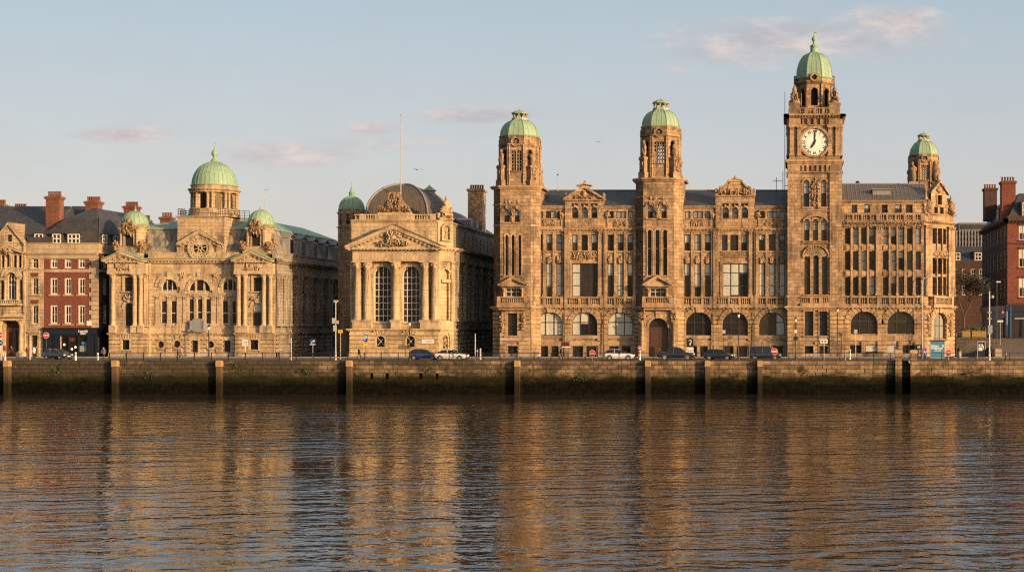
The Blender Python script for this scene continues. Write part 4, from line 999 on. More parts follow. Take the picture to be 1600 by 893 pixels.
    for o in ops[:3]: window(B, P.fr, o, -.34, 1, (.12, .24, .36, .48, .6, .72, .84), .05, .06, M['dark_frame'], (0,), 'lancet_window', gl=M['glass_brown'])
    for o in ops[3:5]: window(B, P.fr, o, -.3, 1, (.5,), .08, .08, M['dark_frame'], (.5,), 'arched_window', bm=M['grey_blind'])
    window(B, P.fr, balc, -.36, 3, (.6,), .1, .1, M['cream_frame'], (0,), 'balcony_window')
    if entrance:
        d = MB(P.fr); c = (ent[0] + ent[1]) / 2; zs = ent[3] - ent[4]
        d.box(ent[0], ent[1], -.38, -.3, 0, zs - .2)
        for s in (-1, 1):
            for a, b in ((.3, 1.2), (1.4, 2.4), (2.6, zs - .5)): d.box(c + s * .7 - .48, c + s * .7 + .48, -.3, -.25, a, b)
        d.box(ent[0], ent[1], -.38, -.18, zs - .2, zs + .05); dr = d.build('entrance_door', [M['wood_door']], B)
        h = MB(P.fr); h.blob(c + .12, -.22, 1.15, .07, .07, .07, 1); h.build('handle', [M['gold_leaf']], dr)
        g = MB(P.fr)
        for (xa, za_), (xb, zb_) in zip(arc(ent), arc(ent)[1:]): g.quad((xa, -.34, zs), (xb, -.34, zs), (xb, -.34, zb_), (xa, -.34, za_))
        g.build('fanlight', [M['glass_brown']], B)
    else:
        window(B, P.fr, ent, -.34, 2, (.5,), .1, .1, M['brown_frame'], (0,), 'tall_window'); window(B, P.fr, ops[-1], -.34, 2, (.5,), .08, .08, M['dark_frame'], (0,), 'basement_window')
    # belfry, dome and lantern
    r = 2.98; z1 = fz(199.6 if entrance else 214.2, cy); zd = fz(171 if entrance else 186.5, cy); zc = fz(154.5 if entrance else 171.5, cy)
    octagon_top(tw, cx, cy, r, zt, z1, zd, zc, entrance, 'tower_stone')
    for k in range(4):                              # corner aedicules with figures
        cv = MB()
        a = PI / 4 + k * PI / 2; x, y = cx + 3.25 * math.cos(a), cy + 3.25 * math.sin(a); H = z1 - zt
        cv.fr = Frame(x, y, -math.sin(a), math.cos(a))
        cv.box(-.75, .75, -.9, .5, zt, zt + H * .12); cv.box(-.55, .55, -.8, .35, zt + H * .12, zt + H * .36); cv.box(-.68, .68, -.8, .5, zt + H * .36, zt + H * .40)
        for s in (-1, 1): cv.column(s * .45, .35, zt + H * .12, zt + H * .36, .13, 8)
        cv.statue(0, .0, zt + H * .38, H * .34, k + int(p0)); cv.blob(0, .1, zt + H * .52, .4, .4, .62, k + 3); cv.blob(0, .05, zt + H * .68, .26, .26, .4, k)
        cv.carve(-.5, .5, zt + H * .13, zt + H * .35, .36, k + 2, 10, 0, .16, .4)
        cv.build('corner_statue', [M['carved_stone']], tw)

def clock_tower(B):
    P = PF(198.5); u0, u1 = P.u(1230.5), P.u(1316); dep = u1 - u0; cx = P.u(1273); cy = 198.5 + dep / 2
    S, T = M['tower_stone'], M['brown_trim']; zt = P.z(257)
    tall = [O(P, a, b, 398.5, 460, True) for a, b in ((1257, 1266), (1271, 1279.5), (1284.3, 1293))]
    mid = [O(P, a, b, 342, 376, True) for a, b in ((1256.5, 1265), (1270, 1278.2), (1283.3, 1292))]
    up = [O(P, 1255.5, 1264.5, 280.5, 323, True), O(P, 1283, 1291.5, 280.5, 323, True)]
    low = [O(P, 1257.5, 1271, 486, 524), O(P, 1280.5, 1293, 486, 524), O(P, 1257.5, 1271, 540, 555), O(P, 1280, 1293, 540, 555)]
    ops = tall + mid + up + low
    t = MB(P.fr); b0, b1 = P.u(1250.5), P.u(1296.5)
    t.wall(u0, b0, 0, zt); t.wall(b1, u1, 0, zt); t.wall(b0, b1, 0, zt, ops, -.25, .4); t.box(b0, b1, -.8, -.66, 0, zt)
    t.fr = FW; y0, y1 = 198.5, 198.5 + dep
    for a, b in (((u1, y0), (u1, y1)), ((u1, y1), (u0, y1)), ((u0, y1), (u0, y0))): t.quad((*a, 0), (*b, 0), (*b, zt), (*a, zt))
    t.quad((b0, y0, 0), (b0, y0 + .25, 0), (b0, y0 + .25, zt), (b0, y0, zt)); t.quad((b1, y0, 0), (b1, y0 + .25, 0), (b1, y0 + .25, zt), (b1, y0, zt))
    tw = t.build('clock_tower', [S], B)
    t = MB(P.fr)
    def belt(z0, z1, pr, f=None):
        t.cornice(u0, u1, z0, z1, 0, pr, 0, 0, 1.); t.box(u1 - .05, u1 + pr, -dep, 0, z0 + (z1 - z0) * .4, z1); t.box(u0 - pr, u0 + .05, -dep, 0, z0 + (z1 - z0) * .4, z1)
    belt(P.z(484), P.z(478), .45); belt(P.z(270), P.z(267.5), .15)
    t.rustic(u0, b0, .6, P.z(486), (), 0, .1, .6); t.rustic(b1, u1, .6, P.z(486), (), 0, .1, .6); t.rustic(b0, b1, .6, P.z(486), [(o[0] - .2, o[1] + .2, o[2] - .1, o[3] + .2, 0) for o in low], -.25, .1, .6); t.box(u0, u1, 0, .2, 0, .55)
    for o in low: t.surround(o, .2, -.25, -.08)
    t.balustrade(b0, b1, P.z(474), P.z(463.5), -.1, .25, 0, ((P.u(1268), .25), (P.u(1282), .25)), .3); t.box(b0, b1, -.3, .3, P.z(478), P.z(474)); t.cornice(u0, b0, P.z(464.5), P.z(462), 0, .2, 0, 0, 1); t.cornice(b1, u1, P.z(464.5), P.z(462), 0, .2, 0, 0, 1)
    for o in tall + mid + up: t.archivolt(o, .24, -.25, -.08, 9); t.box(o[0] - .2, o[1] + .2, -.25, -.02, o[2] - .18, o[2])
    fan = (tall[0][0] - .1, tall[2][1] + .1, P.z(405), P.z(384), P.z(384) - P.z(401)); t.archivolt(fan, .2, -.25, .1, 13); t.archivolt(fan, -.1, -.25, -.1, 13, 0, .3, 0, -1.3)
    for g in (mid,): t.archivolt((mid[0][0], mid[2][1], P.z(345), P.z(337.5), .9), .2, -.25, .05, 13)
    t.cornice(b0, b1, P.z(381), P.z(379), -.25, .25); t.cornice(b0, b1, P.z(330), P.z(328), -.25, .25)
    t.carve(P.u(1266), P.u(1281.5), P.z(325), P.z(278), -.22, 40, 36, 0, .16, .2)
    for k in range(6): c = b0 + (b1 - b0) * (k + .5) / 6; t.box(c - .16, c + .16, -.25, .08, P.z(267), P.z(258))
    t.box(b0, b1, -.25, 0, P.z(258.5), P.z(257)); t.build('tower_trim', [T], B)
    for o in tall: window(B, P.fr, o, -.55, 1, (.5, .8), .08, .07, M['dark_frame'], (rnd.choice((0, .45)),), 'arched_window')
    for o in mid + up: window(B, P.fr, o, -.55, 1, (.28, .5, .75), .07, .07, M['dark_frame'], (.5,), 'arched_window', bm=M['grey_blind'])
    for o in low: window(B, P.fr, o, -.55, 2, (.5,), .08, .08, M['dark_frame'], (0,), 'ground_window')
    # ---- clock stage
    z0, z1 = zt, P.z(186); e0, e1 = P.u(1232), P.u(1313); PK = PF(198.8); F = PK.fr; dp = e1 - e0
    c = MB(F); c.fr = FW; c.plan([(e0, 198.8), (e1, 198.8), (e1, 198.8 + dp), (e0, 198.8 + dp)], z0, z1 + .6)
    stage = c.build('clock_stage', [S], tw)
    c = MB()
    zc = P.z(221.7); rc = 2.02
    for k, a in enumerate((0, PI / 2, PI, 3 * PI / 2)):
        c.fr = Frame(cx, 198.8 + dp / 2, math.cos(a), math.sin(a)); D = dp / 2
        c.cornice(-D, D, z0 - .1, z0 + .75, D, .5, 0, 0, .9); c.cornice(-D, D, z0 + .9, z0 + 1.3, D, .22, 0, 0, 1)
        c.cornice(-D, D, z1 + .1, z1 + .75, D, .78, .45, 0, 1)
        for s in (-1, 1):
            for q in (D - .45, D - 1.55): c.pilaster(s * q - .3, s * q + .3, z0 + 1.3, P.z(198), D, .3, cap=.5)
            c.box(s * (D - 1.0) - 1.02, s * (D - 1.0) + 1.02, D, D + .38, P.z(198), P.z(194.5)); c.box(s * (D - 1.0) - 1.0, s * (D - 1.0) + 1.0, D, D + .3, P.z(194.5), z1 + .1)
        c.ring(0, zc, rc, rc + .3, D - .02, D + .32, 40)
        for j in range(5): u = -1.9 + j * .95; c.box(u - .15, u + .15, D, D + .3, P.z(194), z1 + .1)
        c.box(-2.3, 2.3, D, D + .14, P.z(195.5), P.z(194)); c.carve(-2.3, -1.6, P.z(243), P.z(238), D, k, 5); c.carve(1.6, 2.3, P.z(243), P.z(238), D, k + 4, 5)
        c.balustrade(-D + 1.2, D - 1.2, z1 + .75, P.z(167.5), D - .35, .28, 0, ((-1.3, .2), (1.3, .2), (0, .2)), .34)
    c.build('clock_stage_trim', [T], tw)
    for k in range(1):
        FK = Frame(cx, 198.8, 1, 0); f = MB(FK); f.disc(0, zc, rc + .02, 0, .06, 48); f.build('clock_face', [M['clock_white']], tw)
        f = MB(FK)
        for j, s_ in enumerate(('XII', 'I', 'II', 'III', 'IV', 'V', 'VI', 'VII', 'VIII', 'IX', 'X', 'XI')):
            a = PI / 2 - j * PI / 6; put_text(f, s_, .62, 1.58 * math.cos(a), zc + 1.58 * math.sin(a), .075, 0, a - PI / 2, 1., .022)
        f.ring(0, zc, 1.93, 1.97, .06, .075, 48); f.ring(0, zc, 1.18, 1.2, .06, .075, 40); f.build('numerals', [M['black_iron']], tw)
        f = MB(FK)
        def hand(a, L, w, d): c_, s_ = math.cos(a), math.sin(a); f.prism([(-.4 * c_ - w * s_ * .6, zc - .4 * s_ + w * c_ * .6), (-.4 * c_ + w * s_ * .6, zc - .4 * s_ - w * c_ * .6), (L * .7 * c_ + w * s_, zc + L * .7 * s_ - w * c_), (L * c_, zc + L * s_), (L * .7 * c_ - w * s_, zc + L * .7 * s_ + w * c_)], d, d + .04)
        hand(PI / 2 - .04, 1.72, .11, .10); f.disc(0, zc, .16, .08, .2, 14); hand(PI / 2 - 7.02 * PI / 6, 1.1, .14, .15); f.build('clock_hands', [M['black_iron']], tw)
    # ---- octagon, dome
    yc = 198.8 + dp / 2; zo0, zo1 = P.z(186) + .7, fz(136, yc); zd0 = fz(124.5, yc); zd1 = fz(83, yc); r = 2.72
    d = MB(); ap = r * math.cos(PI / 8); side = 2 * r * math.sin(PI / 8)
    for k in range(8):
        a = k * PI / 4; d.fr = Frame(cx, yc, math.cos(a), math.sin(a)); h = side / 2
        d.wall(-h, h, zo0, zo1, [(-.5, .5, zo0 + 1.6, zo0 + 4.2, .5)], ap, .35); d.archivolt((-.5, .5, zo0 + 1.6, zo0 + 4.2, .5), .2, ap, ap + .1, 7)
        d.box(-h - .16, -h + .16, ap - .1, ap + .12, zo0, zo1)
    d.fr = FW; d.lathe(cx, yc, [(r, zo1), (r + .12, zo1 + .1), (r + .42, zo1 + .3), (r + .45, zo1 + .45), (r + .2, zo1 + .55), (r + .18, zd0 - .15), (r + .3, zd0)], 8, PI / 8, 0, False)
    for k in range(0, 8, 2):
        d.fr = Frame(cx, yc, math.cos(k * PI / 4), math.sin(k * PI / 4)); d.ring(0, zd0 - .15, .38, .68, ap - .1, ap + .55, 18); d.box(-.8, .8, ap - .1, ap + .4, zo1 + .35, zd0 - .5)
    d.build('belfry', [S], tw)
    v = MB(); v.lathe(cx, yc, [(ap - .5, zo0), (ap - .5, zo1)], 8, PI / 8, 0, False)
    for k in range(0, 8, 2): v.fr = Frame(cx, yc, math.cos(k * PI / 4), math.sin(k * PI / 4)); v.disc(0, zd0 - .15, .4, ap - .1, ap + .38, 16)
    v.build('belfry_opening', [M['dark_void']], tw)
    copper_dome(tw, cx, yc, zd0, zd1, r + .17, 8, PI / 8, 3, 24, 1., .78)
    f = MB(); f.lathe(cx, yc, [(.95, zd1 - .25), (.95, zd1 - .05), (.6, zd1 + .05), (.58, zd1 + .9), (.72, zd1 + 1.), (.4, zd1 + 1.2), (.2, zd1 + 1.4), (.18, zd1 + 1.7), (.36, zd1 + 1.9), (.38, zd1 + 2.15), (.25, zd1 + 2.4), (.08, zd1 + 2.6), (.03, zd1 + 2.9), (.02, zd1 + 4.3)], 10); f.box(cx - .05, cx + .4, yc - .02, yc + .02, zd1 + 3.0, zd1 + 3.15)
    f.build('finial', [M['copper_seam']], tw)
    for k in range(4):
        cv = MB(); a = PI / 4 + k * PI / 2; q = dp / 2 - .85; x, y = cx + q * math.copysign(1, math.cos(a)), yc + q * math.copysign(1, math.sin(a)); z = z1 + .75
        cv.box(x - .8, x + .8, y - .8, y + .8, z, z + 1.6); cv.box(x - .88, x + .88, y - .88, y + .88, z + 1.5, z + 1.7)
        cv.lathe(x, y, [(.8, z + 1.7), (.85, z + 2.0), (.5, z + 2.4), (.45, z + 3.1), (.6, z + 3.2), (.3, z + 3.5), (.36, z + 3.8), (.2, z + 4.1), (.1, z + 4.5)], 10); cv.fr = Frame(x, y, 1, 0); cv.carve(-.7, .7, z + 1.8, z + 3.2, .4, k, 10, 0, .3); cv.fr = FW
        cv.build('corner_statue', [M['carved_stone']], tw)

def long_building():
    B = thing('clock_tower_building', 'very long brown stone building with white faced clock tower and three smaller domed towers', 'building', (fx(1130), 215, 0))
    S, T, V = M['brown_stone'], M['brown_trim'], M['dark_void']
    P = PF(200.)
    uA, uB = P.u(800), P.u(1443); ze = P.z(322.5)
    zs0, zs1 = P.z(484), P.z(477)
    # ---- openings, bay by bay: (centre px, three window columns px, gabled?)
    bays = [(859, ((839.2, 847.2), (853.8, 862), (869, 877.7)), 0, (837, 881)), (913.5, ((894, 902.5), (908.5, 918.5), (924, 932.8)), 1, (882, 943)),
            (969, ((949.3, 957.8), (965.2, 973.4), (980.3, 988.6)), 0, (944, 993)), (1091.5, ((1069.3, 1077.8), (1085.2, 1094), (1101.2, 1109.8)), 0, (1064, 1114)),
            (1148.5, ((1128, 1137), (1141, 1153.7), (1158, 1167)), 2, (1115, 1178)), (1206, ((1185.7, 1194.5), (1201.3, 1210.6), (1217.4, 1226.3)), 0, (1179, 1231))]
    ops = []; wl = []
    def add(o, **k): ops.append(o); wl.append((o, k))
    for c, cols, gb, (e0, e1) in bays:
        dx = 0
        for i, (a, b) in enumerate(cols):
            add(O(P, a, b, 366.5, 391.5), nz=(.5,), blind=(rnd.choice((.0, .3, .5, .5, 1.)),), bm=rnd.choice((M['grey_blind'], M['pale_blind'], M['blind'])))
            if not gb: add(O(P, a, b, 411.5, 463), nz=(.33, .7), blind=(rnd.choice((.35, .7, 1., 1., 0.)),), bm=M['pale_blind'])
        if gb:
            for a, b in ((c - 19.5, c - 10.5), (c - 4.6, c + 4.6), (c + 10.5, c + 19.5)): add(O(P, a, b, 323.5, 341, True), nz=(.5,), blind=(rnd.choice((.5, 1.)),), bm=M['grey_blind'], name='arched_window')
            add(O(P, c - 19.5, c + 19.5, 411.5, 463), nx=3, nz=(.33, .72), blind=(1., 0., 0.) if gb == 1 else (1., .95, .3), bm=M['pale_blind'], name='wide_window', bar=.11)
        else:
            x0 = cols[0][0] + 1
            for a, b, n in ((x0, x0 + 8.5, 1), (x0 + 12.5, x0 + 28, 2), (x0 + 31, x0 + 39, 1)): add(O(P, a, b, 329.8, 341), nx=n, nz=(), blind=tuple(rnd.choice((1., 1., .0)) for _ in range(n)), bm=rnd.choice((M['grey_blind'], M['blind'])), name='attic_window')
        left_bays = c < 1000  # bays at the left end, with pale blinds in their arches
        add((P.u(c - 19.8), P.u(c + 19.8), P.z(523.5), P.z(487.5), 1.75), nx=3, nz=(.56,), blind=((1., 1., 1.) if left_bays and gb == 0 else ((1., .5, 0.) if left_bays else (0., 0., (1. if c > 1180 else 0.)))), bm=M['pale_blind'], name='arched_window', bar=.13)
        for s in (-1, 1): add(O(P, c + s * 10.5 - 8.2, c + s * 10.5 + 8.2, 540.5, 557.2), nx=2 if s > 0 else 1, nz=(.8,), blind=(0,), name='basement_window')
    # right block
    rc = ((1320, 1328.7), (1332.5, 1341.3), (1345.2, 1354), (1357.7, 1366.8), (1379.3, 1388), (1391.7, 1400.3), (1403.6, 1412.3), (1417, 1425.7), (1430.4, 1439))
    for a, b in rc:
        for q0, q1 in ((356.5, 381), (392.5, 421.5), (432.5, 461)): add(O(P, a, b, q0, q1), nz=(.5,), blind=(rnd.choice((0, .5, .5, 1., 1.)) if q0 < 360 else rnd.choice((0, 0, 0, .35, 1.)),), bm=rnd.choice((M['blind'], M['grey_blind'])))
    for a, b in ((1330.6, 1339.2), (1350, 1360), (1377.6, 1387), (1398, 1408.8), (1415.5, 1426)): add(O(P, a, b, 319.5, 332.5), nz=(.5,), blind=(rnd.choice((0, .5)),), name='attic_window')
    for c in (1350, 1407.5):
        add((P.u(c - 20.8), P.u(c + 20.8), P.z(521.5), P.z(486.2), 1.85), nx=3, nz=(.56,), name='arched_window', bar=.13, gl=M['glass'])
    for a, b, bl in ((1328, 1346, 0.), (1352, 1371, .75), (1385.5, 1403.5, 1.), (1410, 1429, 0.)): add(O(P, a, b, 538.5, 552.5), nz=(), blind=(bl,), bm=M['pale_blind'], name='basement_window')
    zr = P.z(313.5)
    w = MB(P.fr); um = P.u(1272)
    w.wall(uA, um, 0, ze, [o for o in ops if o[1] < um], 0, .42); w.wall(um, uB, 0, zr, [o for o in ops if o[0] > um], 0, .42); w.box(uA, uB, -.75, -.6, 0, ze)
    w.build('wall', [S], B)
    for o, k in wl:
        k.setdefault('name', 'window'); window(B, P.fr, o, -.22, k.pop('nx', 1), k.pop('nz', (.5,)), k.pop('bar', .08), .085, M['dark_frame'], **k)
    # ---- trim of the left and middle blocks
    t = MB(P.fr); g = MB(P.fr)
    for c, cols, gb, (e0, e1) in bays:
        a, b = P.u(e0), P.u(e1); cu = P.u(c)
        lows = [o for o, _ in wl if a < (o[0] + o[1]) / 2 < b and o[3] < zs0]
        arch_ = max(lows, key=lambda o: o[3])
        t.rustic(a, b, P.z(538), P.z(486), [(arch_[0] - .02, arch_[1] + .02, arch_[2] - .5, arch_[3] + .02, arch_[4])], 0, .12, .6)
        t.archivolt(arch_, .68, 0, .3, 11, 0, .13, .42, .04); t.archivolt(arch_, .1, -.1, .08, 12)
        t.box(a, b, 0, .2, P.z(528.5), P.z(524)); t.box(a, b, 0, .16, P.z(540), P.z(537))
        for u in (a + .3, cu, b - .3): t.box(u - (.22 if u == cu else .45), u + (.22 if u == cu else .45), 0, .14, 0, P.z(540))
        t.cornice(a, b, zs0, zs1, 0, .55, .6)
        pr = [(P.u(p), .3) for p in (e0 + 2, e1 - 2)] + [(P.u((cols[i][1] + cols[i + 1][0]) / 2), .16) for i in range(2)]
        t.balustrade(a, b, zs1, P.z(463.5), .12, .28, 0, tuple(pr), .31)
        # piers between the windows, lintels and aprons
        if gb:
            for p0, p1 in ((e0, e0 + 8), (e1 - 8, e1)): t.pilaster(P.u(p0), P.u(p1), P.z(463), P.z(360.5), 0, .34, cap=.7)
            t.surround((P.u(c - 19.8), P.u(c + 19.8), P.z(463), P.z(411.3), 0), .3, 0, .2, sill=0)
            t.carve(P.u(c - 20), P.u(c + 20), P.z(404.5), P.z(394), .02, c, 40 if gb == 1 else 0, 0, .14, .3)
            if gb == 2:
                for k in range(12):
                    for s in (-1, 1): u = P.u(c - 18 + 3.27 * k); t.prism([(u - .42 * s - .05, P.z(403)), (u - .42 * s + .05, P.z(403)), (u + .42 * s + .05, P.z(395)), (u + .42 * s - .05, P.z(395))], 0, .09 if s > 0 else .1)
            t.cornice(P.u(c - 21), P.u(c + 21), P.z(394), P.z(392.2), 0, .2)
        else:
            for x in (cols[0][0] - 3, (cols[0][1] + cols[1][0]) / 2, (cols[1][1] + cols[2][0]) / 2, cols[2][1] + 3):
                t.pilaster(P.u(x) - .16, P.u(x) + .16, P.z(463), P.z(362), 0, .2, cap=.0)
            for i, (p0, p1) in enumerate(cols):
                t.box(P.u(p0 - 1.2), P.u(p1 + 1.2), 0, .16, P.z(394.3), P.z(392)); cm = P.u((p0 + p1) / 2)
                t.carve(cm - .45, cm + .45, P.z(411), P.z(400), .04, p0, 7, 0, .14, .4); t.prism([(cm - .16, P.z(411.3)), (cm + .16, P.z(411.3)), (cm + .26, P.z(404)), (cm - .26, P.z(404))], 0, .24)
                t.box(P.u(p0 - 1.2), P.u(p1 + 1.2), 0, .12, P.z(365.8), P.z(363.5))
            t.carve(P.u(cols[0][1]), P.u(cols[2][0]), P.z(352.5), P.z(344.5), .0, c + 3, 22, 0, .12, .4)
            t.box(P.u(cols[0][0]) - .2, P.u(cols[2][1]) + .2, 0, .14, P.z(343.3), P.z(341.3))
            for x in (cols[0][0], cols[1][0] - 2.2, cols[2][0] - 2.2, cols[2][1]): t.box(P.u(x) - .1, P.u(x) + .1, 0, .13, P.z(353), P.z(342))
        t.cornice(a, b, P.z(361), P.z(356.5), 0, .42, .5)
        t.cornice(a, b, P.z(325.5), P.z(321.5), 0, .35)
    t.build('trim', [T], B)
    # ---- gables
    for c, cols, gb, (e0, e1) in bays:
        if not gb: continue
        g = MB(P.fr); a, b, cu = P.u(c - 30.5), P.u(c + 30.5), P.u(c); q = 313.5 if gb == 1 else 307
        for p0, p1 in ((c - 30, c - 20.5), (c - 9.5, c - 5.6), (c + 5.6, c + 9.5), (c + 20.5, c + 30)): g.box(P.u(p0), P.u(p1), 0, .3, P.z(356), P.z(318))
        for o, k in wl:
            if k.get('name') == 'x': pass
        for s in (-15, 0, 15): o = O(P, c + s - 4.6, c + s + 4.6, 323.5, 341, True); g.archivolt(o, .24, 0, .36, 9, 0, 0, .1); g.box(o[0] - .1, o[1] + .1, 0, .3, P.z(356), o[2])
        g.box(a, b, -.4, .3, P.z(318), P.z(q)); g.cornice(a, b, P.z(q + 2), P.z(q - 1.5), .1, .5, 0, 0, .3)
        if gb == 1:
            g.pediment(a - .2, b + .2, P.z(q - 1), P.z(289.5), -.5, .75, .38, 0, None, 0); g.carve(cu - 1.6, cu + 1.6, P.z(311), P.z(303), .2, 51, 20, 0, .25, .4); g.blob(cu, .35, P.z(302), .4, .3, .7, 3)
            top = 292
        else:
            pts = [(a, P.z(q)), (b, P.z(q)), (b, P.z(q - 9)), (b - .5, P.z(q - 12)), (b - 1.2, P.z(q - 13.5)), (cu + .9, P.z(284)), (cu - .9, P.z(284)), (a + 1.2, P.z(q - 13.5)), (a + .5, P.z(q - 12)), (a, P.z(q - 9))]
            g.prism(pts, -.5, .3)
            for (p, r_), (s, v_) in zip(pts[3:8], pts[4:9]): g.prism([(p, r_), (s, v_), (s, v_ + .3), (p, r_ + .3)], -.5, .55)
            g.carve(a + .3, b - .3, P.z(305), P.z(295.5), .25, 53, 34, 0, .25, .42); top = 284
        g.box(cu - .8, cu + .8, -.45, .45, P.z(top + 4), P.z(top - 1)); g.pediment(cu - 1.15, cu + 1.15, P.z(top - 1), P.z(top - 6.5), -.5, .65, .2, 0, None, 0); g.blob(cu, 0, P.z(top - 7), .18, .18, .3, 1)
        for u in (a + .1, b - .1): g.lathe(u, 0, [(.3, P.z(q - 1.5)), (.22, P.z(q - 6)), (.34, P.z(q - 7)), (.2, P.z(q - 11)), (.05, P.z(q - 13))], 8)
        g.carve(a - .9, a - .1, P.z(340), P.z(331), .1, 55, 8, 0, .25, .5); g.carve(b + .1, b + .9, P.z(340), P.z(331), .1, 56, 8, 0, .25, .5)
        g.build('gable', [S], B)
    # ---- right block trim
    t = MB(P.fr); a, b = P.u(1316), P.u(1444)
    for c in (1350, 1407.5):
        o = (P.u(c - 20.8), P.u(c + 20.8), P.z(521.5), P.z(486.2), 1.85); e0, e1 = (P.u(1316), P.u(1379)) if c < 1380 else (P.u(1379), b)
        t.rustic(e0, e1, .6, P.z(486), [(o[0] - .02, o[1] + .02, o[2] - .4, o[3] + .02, o[4])] + [(P.u(x0), P.u(x1), P.z(553), P.z(538), 0) for x0, x1 in ((1328, 1346), (1352, 1371), (1385.5, 1403.5), (1410, 1429))], 0, .12, .6)
        t.archivolt(o, .95, 0, .3, 11, 0, .13, .42, .04); t.archivolt(o, .1, -.1, .08, 12)
    t.box(a, b, 0, .2, P.z(527), P.z(523)); t.box(a, b, 0, .2, 0, .55); t.cornice(a, b, zs0, zs1, 0, .55, .6)
    t.balustrade(a, b, zs1, P.z(462.5), .12, .28, 0, tuple((P.u(p), .3) for p in (1318, 1373, 1441)) + tuple((P.u(p), .14) for p in (1330, 1343, 1356, 1390, 1402, 1415, 1428)), .31)
    t.pilaster(P.u(1368.3), P.u(1378), P.z(461), P.z(353), 0, .34, cap=.7)
    for (p0, p1), (p2, p3) in zip(rc, rc[1:]):
        if p2 - p1 < 6: t.pilaster(P.u(p1 + .4), P.u(p2 - .4), P.z(461), P.z(353), 0, .24, cap=0)
    for p0, p1 in rc:
        for q0, q1 in ((391, 382.5), (431, 422.8)): t.box(P.u(p0), P.u(p1), 0, .14, P.z(q0), P.z(q1)); t.box(P.u(p0) + .12, P.u(p1) - .12, .1, .2, P.z(q0 - 1.2), P.z(q1 + 1.2))
    t.cornice(a, b, P.z(350), P.z(345.5), 0, .55, .5); t.carve(a, P.u(1368), P.z(355.5), P.z(350.5), .05, 61, 46, 0, .14, .5); t.carve(P.u(1378), b, P.z(355.5), P.z(350.5), .05, 62, 50, 0, .14, .5)
    t.balustrade(a, b, P.z(345.5), P.z(334), .3, .28, 0, tuple((P.u(p), .3) for p in (1318, 1372, 1441)) + tuple((P.u(p), .14) for p in (1333, 1347, 1360, 1386, 1399, 1413, 1427)), .31)
    t.cornice(a, b, P.z(317), P.z(313), 0, .4)
    t.build('right_wing_trim', [T], B)
    # ---- roofs
    def roof(x0, x1, y0, y1, z0, z1, mat, seams, nm='roof'):
        r = MB(); yr = (y0 + y1) / 2 if y1 - y0 < 14 else y0 + 6.5
        r.add([(x0, y0, z0), (x1, y0, z0), (x1, yr, z1), (x0, yr, z1), (x0, y1, z0), (x1, y1, z0)], [(0, 1, 2, 3), (3, 2, 5, 4), (0, 3, 4), (1, 5, 2)])
        r.tube((x0, yr, z1), (x1, yr, z1), .12, .12, 6, 1)
        n = int((x1 - x0) / seams) if seams else 0
        for k in range(1, n): u = x0 + (x1 - x0) * k / n; r.tube((u, y0, z0), (u, yr, z1), .05, .05, 4, 1, False)
        return r.build(nm, [M[mat], M['lead_grey']], B)
    roof(P.u(775), P.u(1260), 199.85, 214, P.z(321.3), fz(297.5, 206.5), 'slate', 0)
    roof(P.u(1300), P.u(1450), 199.85, 214, P.z(313), fz(287.5, 206.5), 'lead_roof', .62)
    r = MB(); x0, x1 = fx(1363, 203), fx(1391, 203); r.box(x0, x1, 202.0, 205, fz(306, 203), fz(297.5, 203)); r.box(x0 - .2, x1 + .2, 201.7, 205.2, fz(297.5, 203), fz(296, 203)); r.build('roof_light', [M['lead_grey']], B)
    r = MB(); r.lathe(fx(1340, 208), 208, [(.35, fz(290, 208)), (.35, fz(285, 208)), (.2, fz(283, 208)), (.02, fz(282, 208))], 10); r.build('roof_vent', [M['black_iron']], B)
    # ---- towers
    ward_tower(B, 768.7, 842, PF(198.5).z(290), ((789.6, 794), (799.5, 804), (810, 814.6)), ((787.4, 796), (803.7, 812)), False)
    ward_tower(B, 992, 1066.5, PF(198.5).z(278), ((1012, 1018.3), (1024.2, 1030.6), (1036, 1042.5)), ((1012, 1020.3), (1033.2, 1041.8)), True)
    clock_tower(B)
    # ---- corner bay
    x0 = P.u(1443); s_ = lambda p: (200. * (p - AX0) - (x0 - CX) * FP) / (FP - (p - AX0))
    ac = s_(1490.5); FC = Frame(x0, 200, SQ, SQ); Lc = ac / SQ
    U = lambda p: s_(p) / SQ
    Z = lambda q: fz(q, 200 + ac / 2)
    h = Lc / 2
    c3 = [(h - 1.75 + k * 1.25, h - .75 + k * 1.25, Z(381), Z(356.5), 0) for k in range(3)]
    tl = [(h - 1.75 + k * 1.25, h - .75 + k * 1.25, Z(461), Z(403), 0) for k in range(3)]
    ar = (h - 1.55, h + 1.55, Z(529), Z(488), 1.55)
    gz = Z(336); gp = [(h - .55, h + .55, Z(320), Z(305), 0), (h - 1.15, h - .25, Z(333.5), Z(323.5), 0), (h + .25, h + 1.15, Z(333.5), Z(323.5), 0)]
    c = MB(FC); c.wall(0, Lc, 0, gz, c3 + tl + [ar], 0, .4); c.box(0, Lc, -.7, -.5, 0, gz)
    gw = h * .82; c.wall(h - gw * .62, h + gw * .62, gz, Z(303), gp, 0, .4); c.box(h - gw * .6, h + gw * .6, -.7, -.5, gz, Z(300))
    c.prism([(h - gw * .62, Z(303)), (h + gw * .62, Z(303)), (h, Z(284.5))], -.6, 0)
    for sg in (-1, 1): c.prism([(h + sg * gw * .62, gz), (h + sg * gw * 1.1, gz), (h + sg * gw * .95, Z(326)), (h + sg * gw * .7, Z(318)), (h + sg * gw * .62, Z(312))], -.5, .05)
    cw = c.build('corner_bay', [S], B)
    t = MB(FC)
